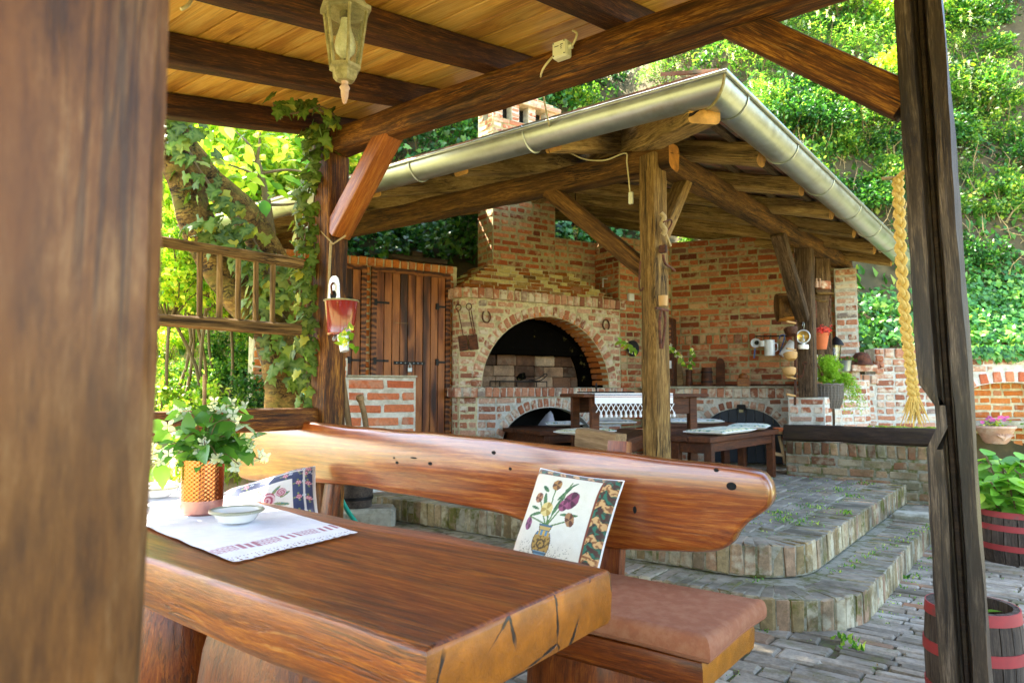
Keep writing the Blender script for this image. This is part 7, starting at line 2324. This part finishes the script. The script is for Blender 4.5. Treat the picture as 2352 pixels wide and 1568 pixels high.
barrel('dark barrel planter with red hoops holding the hydrangea at the right edge', b2, .25, .36, hoops=(.35, .72, .97))
hy = thing('hydrangea', 'leafy light green hydrangea growing in the right barrel planter', 'plant', b2 + UP * .34)
LH = [one_leaf('leaf', M_['leafhyd'], 60 + i, .10, .68) for i in range(5)]
rh = random.Random(31)
for i in range(24):
    a_ = rh.uniform(0, 6.28); rr = rh.uniform(.05, .36); zt = rh.uniform(.10, .42)
    tipp = b2 + UP * (.34 + zt) + Vector((math.cos(a_) * rr, math.sin(a_) * rr, 0))
    path = smooth_path([b2 + UP * .3 + Vector((math.cos(a_) * .06, math.sin(a_) * .06, 0)), b2 + UP * (.34 + zt * .6) + Vector((math.cos(a_) * rr * .7, math.sin(a_) * rr * .7, 0)), tipp], 4)
    mb = MB(); mb.tube(path, .006, 5); mb.build('stem', M_['twig'], hy, None, True)
    for k in range(11):
        q = path[rh.randrange(3, len(path))]
        aa = rh.uniform(0, 6.28)
        d = Vector((math.cos(aa), math.sin(aa), rh.gauss(-.05, .35)))
        put('leaf', rh.choice(LH), None, hy, orient(q, d, UP + d * .25 - _Fh * .3 + Vector((rh.gauss(0, .3), rh.gauss(0, .3), 0)), rh.uniform(.10, .17)))
# ---- terracotta bowl with pink flowers in the niche
nb = pp(2288, 1018, GO + GN * .10, GN)
np_ = thing('terracotta_planter', 'pale terracotta wall planter with pink flowers below the garden niche', 'planter', nb)
lathe_obj('bowl', [(0, 0), (.10, 0), (.13, .03), (.19, .17), (.205, .18), (.205, .205), (.185, .205), (.165, .15), (0, .14)], M_['claypale'], np_, TR(*nb), 30)
for k in range(7):
    a_ = (k - 3) * .32
    mb = MB(); mb.tube([(0, -.135, .04), (.02 * (k - 3) * .6, -.152, .08), (.055 * (k - 3) * .6, -.172, .13 - abs(k - 3) * .008)], [.006, .012, .004], 6); mb.build('relief_leaf', M_['claypale'], np_, TR(*nb) @ RZ(YAW), True)
for i in range(60): put('leaf', rnd.choice(LVL), None, np_, orient(nb + UP * rnd.uniform(.19, .27) + _R * rnd.gauss(0, .075) + _Fh * rnd.gauss(0, .04), Vector((rnd.gauss(0, 1), rnd.gauss(0, 1), .5)), UP - _Fh * .5, rnd.uniform(.03, .05)))
FPK = [flower_mesh(30 + i, M_['pinkpetal'], 5, 1.0) for i in range(2)]
for i in range(16): put('blossom', FPK[i % 2], None, np_, orient(nb + UP * rnd.uniform(.24, .31) + _R * rnd.gauss(0, .09) + _Fh * rnd.gauss(-.02, .03), Vector((1, 0, .1)), -_Fh + UP * .6, rnd.uniform(.014, .024)))
# ------------------------------------------------------------------ hill and vegetation
def interp(x, tab):
    if x <= tab[0][0]: return tab[0][1]
    for (a, va), (b, vb) in zip(tab, tab[1:]):
        if x <= b: return va + (vb - va) * (x - a) / (b - a)
    return tab[-1][1]
TOE = [(-14, 4.9), (-2.5, 5.0), (-2.1, 7.3), (-1.6, 8.6), (0, 9.3), (1.5, 10.2), (2.7, 10.4), (3.2, 9.35), (4, 8.8), (12, 8.6)]
ZB = [(-14, .05), (-2.5, .1), (-1.9, .3), (2.7, .3), (3.2, 1.35), (4, 1.64), (12, 1.64)]
def hill_z(xc, d):
    t = interp(xc, TOE); b = interp(xc, ZB)
    s_ = d - t
    if s_ < 0: return b * max(0, 1 + s_ * 2) - .12
    left = min(1, max(0, (-1.7 - xc) / .7))
    n = noise.noise(Vector((xc * .5, d * .5, 0))) * .5 + noise.noise(Vector((xc * 1.6, d * 1.6, 4))) * .22
    n *= min(1, s_ / .5)
    zl = .36 * min(s_, 3.4) + max(0, s_ - 3.4) * 1.5
    zr = 1.55 * s_
    z = zl * left + zr * (1 - left)
    if z > 8: z = 8 + (z - 8) * .25
    return b + z + n * .7
V = []; F = []
xs = [-16 + i * .35 for i in range(93)]; dsx = [4.2 + j * .3 for j in range(60)]
for d in dsx:
    for x in xs:
        sc_ = max(1, d / 9)
        p = c2w(x * sc_, d, hill_z(x * sc_, d)); V.append(tuple(p))
n = len(xs)
for j in range(len(dsx) - 1):
    for i in range(n - 1):
        a = j * n + i; F.append((a, a + 1, a + n + 1, a + n))
me = bpy.data.meshes.new('hill'); me.from_pydata(V, [], F); me.materials.append(M_['earth']); me.materials.append(M_['sand'])
me.polygons.foreach_set('material_index', [1 if (Vector(V[f[0]]).dot(_R) < -2.2 and Vector(V[f[0]]).dot(_Fh) < 9) else 0 for f in F])
me.polygons.foreach_set('use_smooth', [True] * len(F)); me.update()
tag(structure(put('hill', me)), 'steep earth bank rising behind the pavilion and garden walls')
def hit_hill(x, y, dmin=4.6):
    d = dmin
    r = ray(x, y)
    while d < 20:
        p = EYE + r * d
        dd = Vector((p.x, p.y, 0)).dot(_Fh); xc = Vector((p.x, p.y, 0)).dot(_R)
        if hill_z(xc, dd) > p.z: return p, xc, dd
        d += .06
    return None

def shrub_mesh(seed, kind):
    """returns (foliage mesh, stem mesh) of about one metre radius, foot at the origin"""
    r = np.random.RandomState(seed)
    parts = []; sparts = []
    ncl = {'dark': 26, 'mid': 26, 'light': 22, 'locust': 20, 'vib': 24}[kind]
    cl = []
    for i in range(ncl):
        v = r.normal(0, 1, 3); v /= np.linalg.norm(v)
        rad = r.uniform(.45, .95)
        c = np.array([v[0] * rad * .95, v[1] * rad * .95, .85 + v[2] * rad * .75])
        cl.append(c)
        m = c * .5 + r.normal(0, .08, 3); m[2] = c[2] * .55
        V_, F_ = tri_tube([(0, 0, -.1), tuple(m), tuple(c)], [.028, .014, .004], 4)
        sparts.append((V_, F_, 0))
    cl = np.array(cl)
    if kind in ('dark', 'mid', 'light', 'vib'):
        n = {'dark': 3400, 'mid': 3200, 'light': 1900, 'vib': 2600}[kind]
        L0, L1 = {'dark': (.06, .11), 'mid': (.06, .14), 'light': (.08, .15), 'vib': (.06, .11)}[kind]
        ci = r.randint(ncl, size=n)
        sg = r.uniform(.08, .19, ncl)[ci][:, None]
        P = cl[ci] + r.normal(0, 1, (n, 3)) * sg * np.array([1, 1, .7])
        out = P - np.array([0, 0, .6])
        N = out / np.linalg.norm(out, axis=1, keepdims=True) * .7 + r.normal(0, .7, (n, 3)); N[:, 2] -= .25
        L = r.uniform(L0, L1, n)
        parts.append(leaf_arrays(P, N, L, L * r.uniform(.5, .7, n), r.normal(0, .7, n), .22, 1 if kind == 'light' else 0) + (0,))
    if kind == 'locust':
        nl = 330
        ci = r.randint(ncl, size=nl)
        B = cl[ci] + r.normal(0, .15, (nl, 3))
        D = r.normal(0, 1, (nl, 3)); D[:, 2] = D[:, 2] * .5 - .35; D /= np.linalg.norm(D, axis=1, keepdims=True)
        S = np.cross(D, [0, 0, 1.]); S /= np.maximum(np.linalg.norm(S, axis=1, keepdims=True), 1e-3)
        P = []; N = []; 
        for k in range(7):
            t = .05 + k * .035
            for sg in (1, -1):
                P.append(B + D * t - np.array([0, 0, .25]) * t * t * 8); N.append(S * sg + D * .35 + r.normal(0, .15, (nl, 3)))
        P = np.concatenate(P); N = np.concatenate(N); L = r.uniform(.035, .055, len(P))
        parts.append(leaf_arrays(P, N, L, L * .5, r.normal(0, .5, len(P)), .15, 0) + (0,))
        nr = 26     # hanging white racemes
        for k in range(nr):
            b = cl[r.randint(ncl)] + r.normal(0, .22, 3)
            m = 34
            t = r.uniform(0, .16, m)
            P = b + np.stack([r.normal(0, .014, m), r.normal(0, .014, m), -t], 1)
            N = r.normal(0, 1, (m, 3)); L = r.uniform(.014, .024, m)
            parts.append(leaf_arrays(P, N, L, L * .9, r.uniform(0, 6, m)) + (1,))
    if kind == 'vib':
        for k in range(22):
            v = r.normal(0, 1, 3); v /= np.linalg.norm(v); v[2] = abs(v[2])
            b = np.array([v[0] * .9, v[1] * .9, .9 + v[2] * .7])
            m = 46
            P = b + r.normal(0, 1, (m, 3)) * np.array([.03, .03, .008])
            N = r.normal(0, .5, (m, 3)) + np.array([0, 0, 1.0]); L = r.uniform(.010, .018, m)
            parts.append(leaf_arrays(P, N, L, L, r.uniform(0, 6, m)) + (1,))
    Vv, Ff, Mi = merge(parts)
    lm = {'dark': 'leafdark', 'mid': 'leafmid', 'light': 'leaflight', 'locust': 'leafmid', 'vib': 'leafmid'}[kind]
    fo = np_mesh('foliage', Vv, Ff, [M_[lm], M_['petal']], Mi)
    Vv, Ff, Mi = merge(sparts)
    return fo, np_mesh('stem', Vv, Ff, [M_['twig']])
SH = {k: [shrub_mesh(s_ * 7 + i, k) for i in range(3)] for s_, k in enumerate(('dark', 'mid', 'light', 'locust', 'vib'), 1)}
nshrub = 0
def shrub(p, s_, kind, label, group, name='shrub', sz=None):
    global nshrub
    nshrub += 1
    M = Matrix.Translation(p) @ RZ(rnd.uniform(0, 6.28)) @ SC(s_ * rnd.uniform(.9, 1.1), s_ * rnd.uniform(.9, 1.1), s_ * (sz or rnd.uniform(.85, 1.15)))
    t = thing(name, label, 'shrub', p, group)
    fo, st = rnd.choice(SH[kind])
    put('foliage', fo, None, t, M); put('stem', st, None, t, M)
    return t
KL = {'locust': 'locust shrub with hanging white blossom', 'vib': 'shrub with flat white flower heads', 'mid': 'leafy mid green shrub', 'dark': 'dark green leafy shrub', 'light': 'fresh yellow green shrub'}
def cover(x0, x1, y0, y1, step_, kinds, s0, s1, label, group, name='shrub', drop=.35, skip=None, prob=1.0, dmin=4.6):
    y = y0
    while y <= y1:
        x = x0
        while x <= x1:
            xx, yy = x + rnd.uniform(-.4, .4) * step_, y + rnd.uniform(-.4, .4) * step_
            x += step_
            if rnd.random() > prob: continue
            if skip and skip(xx, yy): continue
            h = hit_hill(xx, yy, dmin)
            if not h: continue
            s_ = rnd.uniform(s0, s1)
            p = h[0] - UP * s_ * drop + _Fh * .25
            k = rnd.choice(kinds)
            shrub(p, s_, k, KL[k] + ' ' + label, group + ', ' + k, name)
        y += step_
# right-hand bank
cover(1720, 2340, -20, 330, 80, ['locust', 'locust', 'mid', 'vib', 'dark', 'light'], .62, 1.0, 'on the steep bank right of the roof', 'shrubs on the bank at the right', 'bank_shrub', prob=.95)
cover(1800, 2340, 330, 560, 88, ['locust', 'mid', 'vib'], .36, .6, 'low on the right bank', 'small shrubs low on the right bank', 'bank_shrub', prob=.9)
cover(1690, 2350, -10, 640, 100, ['dark', 'mid', 'vib'], .5, .8, 'growing between the blossoming shrubs of the right bank', 'infill shrubs on the right bank', 'bank_shrub', prob=.8, drop=.75, skip=lambda x, y: x < 2060 and y > 540)
# behind the gutter, upper middle
cover(1270, 1720, -10, 240, 92, ['dark', 'mid', 'light', 'locust'], .7, 1.1, 'on the hill behind the gutter', 'shrubs on the hill behind the roof', 'hill_shrub', skip=lambda x, y: y > 330 - (x - 1000) * .27 + 40)
cover(820, 1330, 150, 420, 72, ['dark', 'dark', 'mid'], .55, .85, 'on the hill left of the chimney', 'dark shrubs left of the chimney', 'hill_shrub', dmin=8.0)
# seen under the roof, above the plank doors
cover(700, 1110, 470, 600, 58, ['dark', 'dark', 'mid'], .30, .48, 'on the slope above the plank doors', 'bushes above the plank doors', 'slope_bush', dmin=8.0)
cover(1270, 1480, 430, 560, 62, ['dark', 'dark', 'mid'], .4, .6, 'seen under the roof above the fireplace wall', 'bushes seen under the roof', 'slope_bush', dmin=8.0)
cover(1560, 1760, 470, 560, 90, ['dark', 'mid'], .35, .5, 'seen above the top of the back wall', 'bushes above the back wall', 'slope_bush', dmin=9.5)
# sunny garden at the left
for i, (x, y, d, s_, k) in enumerate(((430, 470, 7.6, .75, 'light'), (520, 430, 8.2, .8, 'light'), (610, 420, 8.8, .85, 'light'), (690, 400, 9.3, .8, 'light'), (560, 330, 8.6, .85, 'light'), (650, 330, 9.6, .9, 'light'), (450, 360, 8.0, .8, 'light'), (730, 330, 10, .85, 'mid'), (380, 430, 7.2, .7, 'light'), (600, 520, 9.8, .7, 'dark'), (700, 500, 10.4, .8, 'dark'), (480, 560, 9.0, .7, 'light'), (420, 600, 8.0, .6, 'light'), (400, 560, 6.6, .5, 'light'), (480, 600, 6.8, .5, 'light'), (560, 590, 7.4, .5, 'light'), (390, 640, 6.4, .45, 'light'), (450, 660, 7.2, .45, 'light'), (530, 650, 7.6, .45, 'light'), (620, 600, 8.0, .5, 'light'))):
    p = pd(x, y, d) - UP * s_ * .85
    h = None
    t = shrub(p, s_, k, KL[k] + ' in the sunny garden behind the old tree', 'shrubs in the left garden, ' + k, 'garden_shrub')
    xc, dd = p.dot(_R), p.dot(_Fh)
    gz = hill_z(xc, dd)
    if p.z > gz:
        mb = MB(); q = Vector((p.x, p.y, gz - .1))
        mb.tube(smooth_path([q, q.lerp(p, .5) + Vector((rnd.uniform(-.4, .4), rnd.uniform(-.4, .4), 0)), p + UP * s_ * .2], 4), [.016] * 9, 6)
        mb.build('trunk', M_['twig'], t, None, True)
for i, (x, y, s_, k) in enumerate(((400, 690, .30, 'light'), (380, 840, .28, 'light'), (540, 880, .30, 'mid'), (490, 905, .24, 'mid'), (610, 900, .3, 'mid'), (440, 720, .32, 'mid'), (650, 820, .35, 'mid'), (520, 720, .3, 'light'), (400, 920, .22, 'mid'), (585, 800, .3, 'light'), (370, 1000, .3, 'light'), (540, 1010, .28, 'mid'), (470, 1040, .25, 'light'))):
    h = hit_hill(x, y)
    if h: shrub(h[0] - UP * .1, s_ * 1.5, k, 'low ' + KL[k] + ' on the left bank behind the trellis', 'low plants on the left bank, ' + k, 'bank_plant')
# loose leafy litter and grass over the whole slope
rs = np.random.RandomState(21)
P = []
while len(P) < 16000:
    xc, d = rs.uniform(-9, 9), rs.uniform(4.8, 17)
    if d < interp(xc, TOE): continue
    p = c2w(xc, d, hill_z(xc, d)); P.append(tuple(p))
P = np.array(P); N = rs.normal(0, .7, (len(P), 3)); N[:, 2] = np.abs(N[:, 2]) + .35
L = rs.uniform(.08, .20, len(P))
Vv, Ff = leaf_arrays(P, N, L, L * .5, rs.uniform(0, 6, len(P)))
o = put('slope_undergrowth', np_mesh('slope_undergrowth', Vv, Ff, [M_['leafmid']])); tag(o, 'leafy undergrowth covering the hillside', 'undergrowth', kind='stuff')
# dry stems hanging on the right bank
parts_ = []
for i in range(520):
    x, y = rs.uniform(1750, 2350), rs.uniform(150, 640)
    if x < 2060 and y > 560: continue
    h = hit_hill(x, y)
    if not h: continue
    p = h[0] - _Fh * .08
    q = p + Vector((rs.normal(0, .12), rs.normal(0, .12), rs.uniform(-.5, .5)))
    m = (p + q) / 2 + Vector((rs.normal(0, .05), rs.normal(0, .05), 0))
    V_, F_ = tri_tube([p, m, q], [.006, .005, .002], 4); parts_.append((V_, F_, 0))
Vv, Ff, Mi = merge(parts_)
o = put('dry_stems', np_mesh('dry_stems', Vv, Ff, [M_['straw']])); tag(o, 'dry straw coloured stems tangled on the right bank', 'dry stems', kind='stuff')
# ground ivy spilling over the garden wall
def ivy_mass(P, N, S, name, mat):
    base = np.array([[v.co.x, v.co.y, v.co.z] for v in IVY[0].vertices])
    fb_ = np.array([list(p.vertices) for p in IVY[0].polygons])
    Vs = []; Fs = []
    for i in range(len(P)):
        d = Vector(N[i][0]); nn = Vector(N[i][1])
        M = np.array(orient(P[i], d, nn, S[i]))
        Vs.append(base @ M[:3, :3].T + M[:3, 3]); Fs.append(fb_ + i * len(base))
    return np_mesh(name, np.concatenate(Vs), np.concatenate(Fs), [mat])
P = []; N = []; S = []
def add_ivy(x, y, off=.05, s0=.05, s1=.1, dd=None):
    h = hit_hill(x, y, 8.0)
    if not h: return
    p = h[0] - _Fh * rnd.uniform(0, off) * 2 + UP * rnd.uniform(0, off)
    d = Vector((rnd.gauss(0, 1), rnd.gauss(0, 1), rnd.gauss(-.8, .6)))
    nn = -_Fh + UP * .7 + Vector((rnd.gauss(0, .35), rnd.gauss(0, .35), rnd.gauss(0, .35)))
    P.append(p); N.append((d, nn)); S.append(rnd.uniform(s0, s1))
for i in range(2300):
    y = 790 - abs(rnd.gauss(0, 95)); add_ivy(rnd.uniform(2195, 2380), y, .08, .05, .095)
for i in range(420): add_ivy(rnd.uniform(1950, 2120), rnd.choice((rnd.uniform(660, 800), rnd.gauss(770, 25))), .05, .05, .09)
for i in range(260):
    x = rnd.uniform(2200, 2380); q = pp(x, 800 + abs(rnd.gauss(0, 14)) - 8, GO + GN * .05, GN)
    P.append(q); N.append((Vector((rnd.gauss(0, .5), rnd.gauss(0, .5), -1)), GN + UP * .5 + Vector((rnd.gauss(0, .3), 0, 0)))); S.append(rnd.uniform(.05, .09))
o = put('ground_ivy', ivy_mass(P, N, S, 'ground_ivy', M_['leafgroundivy'])); tag(o, 'bright green ground ivy spilling over the garden wall', 'ivy', kind='stuff')
P = []; N = []; S = []
for i in range(1500):
    x = rnd.uniform(800, 1100); y = rnd.uniform(470, 610)
    add_ivy(x, y, .25, .05, .1)
for i in range(900): add_ivy(rnd.uniform(1260, 1480), rnd.uniform(410, 570), .3, .07, .13)
for i in range(900): add_ivy(rnd.uniform(860, 1320), rnd.uniform(180, 420), .3, .07, .13)
for i in range(400): add_ivy(rnd.uniform(1550, 1740), rnd.uniform(470, 560), .3, .07, .13)
for i in range(260): add_ivy(rnd.uniform(1930, 2060), rnd.uniform(690, 800), .12, .05, .1)
o = put('climbing_greenery', ivy_mass(P, N, S, 'climbing_greenery', M_['leafgroundivy'])); tag(o, 'lobed green leaves covering the slope above the plank doors', 'greenery', kind='stuff')
# grass on the left bank
parts_ = []
A = []
for i in range(2600):
    h = hit_hill(rnd.uniform(330, 720), rnd.uniform(740, 1120))
    if h and noise.noise(h[0] * 1.1) > -.12: A.append(tuple(h[0]))
A = np.array(A); N = rs.normal(0, .35, (len(A), 3)); N[:, 2] = 1
L = rs.uniform(.06, .18, len(A)); Vv, Ff = leaf_arrays(A, N, L, L * .09, rs.uniform(0, 6, len(A)), .1, 0, .3)
o = put('bank_grass', np_mesh('bank_grass', Vv, Ff, [M_['grassblade']])); tag(o, 'sunlit grass on the left bank behind the trellis', 'grass', kind='stuff')

# ---- old tree at the left with its overhead crown
TD = 5.0
def tp(x, y, d=TD): return pd(x, y, d)
base = tp(668, 960); base.z = .05
ot = thing('old_tree', 'old forked tree with rough bark leaning left behind the trellis', 'tree', base)
def bark_tube(name, pts, rad, parent, seed):
    path = smooth_path(pts, 7)
    n = len(path)
    rr = []
    for i in range(n):
        t = i / (n - 1) * (len(rad) - 1); k = min(int(t), len(rad) - 2); rr.append(rad[k] + (rad[k + 1] - rad[k]) * (t - k))
    mb = MB(); seg = 18
    mb.tube(path, rr, seg)
    for i in range(n * seg):
        c = path[i // seg]; v = Vector(mb.v[i]); d = v - c
        a = (i % seg) / seg * 6.28
        k = 1 + .16 * noise.noise(Vector((math.cos(a) * 2.2, math.sin(a) * 2.2, (i // seg) * .22 + seed))) + .09 * noise.noise(Vector((math.cos(a) * 6, math.sin(a) * 6, (i // seg) * .5 + seed)))
        mb.v[i] = tuple(c + d * k)
    return mb.build(name, M_['bark'], parent, None, True, 60)
bark_tube('trunk', [base + _R * .1, tp(668, 940), tp(650, 850), tp(625, 760), tp(565, 700), tp(510, 620), tp(468, 545), tp(440, 470), tp(412, 380), tp(395, 290), tp(370, 120), tp(330, -150), tp(300, -400)], [.20, .17, .14, .13, .125, .125, .125, .12, .11, .10, .09, .07, .05], ot, 1)
bark_tube('stem', [base + _Fh * .1 + _R * .1, tp(690, 900, 5.15), tp(672, 780, 5.15), tp(652, 660, 5.2), tp(610, 570, 5.2), tp(560, 490, 5.2), tp(490, 420, 5.2), tp(430, 340, 5.2), tp(380, 250, 5.2), tp(260, 0, 5.2)], [.15, .14, .12, .12, .11, .105, .10, .09, .08, .07], ot, 7)
mb = MB(); pt = [tp(640, 700, 5.4), tp(632, 600, 5.4), tp(622, 520, 5.4), tp(605, 420, 5.4), tp(590, 370, 5.4)]
mb.tube(smooth_path(pt, 5), [.035] * 6 + [.03] * 8 + [.024] * 7, 8); mb.build('sapling_stem', M_['twig'], ot, None, True)
for a, b, c in ((590, 372, (570, 330, 540, 300)), (590, 372, (596, 330, 598, 290)), (596, 400, (660, 390, 720, 400)), (600, 410, (560, 390, 500, 370)), (612, 470, (660, 470, 700, 462))):
    mb = MB(); mb.tube(smooth_path([tp(a, b, 5.4), tp(c[0], c[1], 5.4), tp(c[2], c[3], 5.5)], 4), [.014, .012, .012, .01, .01, .008, .007, .006, .004], 6); mb.build('twig', M_['twig'], ot, None, True)
# unseen crown outside the frame, its spread set to shade yard, table and bench
rc = np.random.RandomState(5)
cl = []
for i in range(90):
    cl.append(np.array([rc.uniform(-9.5, -4.2), rc.uniform(-3.0, 5.5), rc.uniform(5.2, 8.2)]))
cl = np.array(cl)
n = 15000
ci = rc.randint(len(cl), size=n)
P = cl[ci] + rc.normal(0, .42, (n, 3)) * np.array([1, 1, .6])
N = rc.normal(0, 1, (n, 3)); N[:, 2] -= .3
L = rc.uniform(.12, .22, n)
Vv, Ff = leaf_arrays(P, N, L, L * .6, rc.normal(0, .8, n))
put('crown', np_mesh('crown', Vv, Ff, [M_['leaflight']]), None, ot)
for k in range(10):
    c = cl[k * 9]
    a = tp(300, -400); mb = MB(); m = a.lerp(Vector(c), .5) + UP * .4
    mb.tube(smooth_path([a, m, Vector(c)], 5), [.05] * 5 + [.03] * 5 + [.012], 6); mb.build('limb', M_['bark'], ot, None, True)
# sapling leaves in front of the gutter
for i in range(150):
    x, y = rnd.uniform(450, 735), rnd.uniform(285, 480)
    p = tp(x, y, 5.4 + rnd.uniform(-.25, .25))
    put('leaf', rnd.choice(LVL), None, ot, orient(p, Vector((rnd.gauss(0, 1), rnd.gauss(0, 1), rnd.gauss(-.5, .6))), -_Fh * .6 + UP + Vector((rnd.gauss(0, .4), rnd.gauss(0, .4), 0)), rnd.uniform(.09, .15)))

# ---- climbing ivy on the left pergola post
def ivy_plant(name, label, base, spine, nleaf, rad, s0, s1, toward, seed):
    r = random.Random(seed)
    t = thing(name, label, 'ivy', base)
    path = smooth_path(spine, 5)
    for k in range(2):
        mb = MB(); mb.tube([p + Vector((noise.noise(p * 3 + Vector((k * 9, 0, 0))) * .05, noise.noise(p * 3 + Vector((0, k * 9, 4))) * .05, 0)) for p in path], .008 - .003 * k, 5); mb.build('stem', M_['twig'], t, None, True)
    for i in range(nleaf):
        q = r.random() * (len(path) - 1); k = int(q); p = path[k].lerp(path[min(k + 1, len(path) - 1)], q - k)
        a = r.gauss(0, .8)
        side = toward * math.cos(a) + toward.cross(UP) * math.sin(a)
        p = p + side * rad * r.uniform(.5, 1.25) + UP * r.gauss(0, .03)
        d = Vector((r.gauss(0, .55), r.gauss(0, .55), -1 + r.gauss(0, .4))) + side * .3
        nn = side + UP * .45 + Vector((r.gauss(0, .25), r.gauss(0, .25), r.gauss(0, .25)))
        put('leaf', IVY[r.randrange(6)], None, t, orient(p, d, nn, r.uniform(s0, s1)))
    return t
tw = -_Fh
ivy_plant('climbing_ivy', 'ivy with large veined leaves climbing the left pergola post', (-3.45, 2.55, 0),
          [pd(712, 950, 4.12), pd(708, 850, 4.12), pd(712, 760, 4.12), pd(715, 680, 4.14), pd(705, 600, 4.16), pd(712, 500, 4.2), pd(722, 420, 4.2), pd(732, 350, 4.15), pd(735, 300, 4.1)], 270, .085, .045, .085, tw, 4)
ivy_plant('hanging_ivy', 'ivy sprig hanging from the rafter at the beam corner', pd(700, 280, 3.8),
          [pd(745, 300, 4.0), pd(765, 270, 3.95), pd(725, 245, 3.8), pd(690, 250, 3.75), pd(655, 262, 3.65), pd(645, 235, 3.65)], 46, .05, .045, .085, tw, 9)
ivy_plant('tree_ivy', 'ivy growing over the leaning trunk of the old tree', tp(660, 900),
          [tp(690, 880, 4.85), tp(640, 760, 4.85), tp(625, 680, 4.85), tp(600, 590, 4.95), tp(560, 510, 4.95), tp(500, 450, 4.95), tp(430, 330, 4.95), tp(415, 285, 4.95)], 230, .17, .06, .12, tw, 14)
ivy_plant('tree_ivy', 'dark ivy between the two stems of the old tree', tp(500, 420),
          [tp(470, 520, 4.8), tp(520, 560, 4.85), tp(560, 590, 4.85), tp(620, 640, 4.85), tp(660, 700, 4.85)], 110, .12, .06, .11, tw, 24)
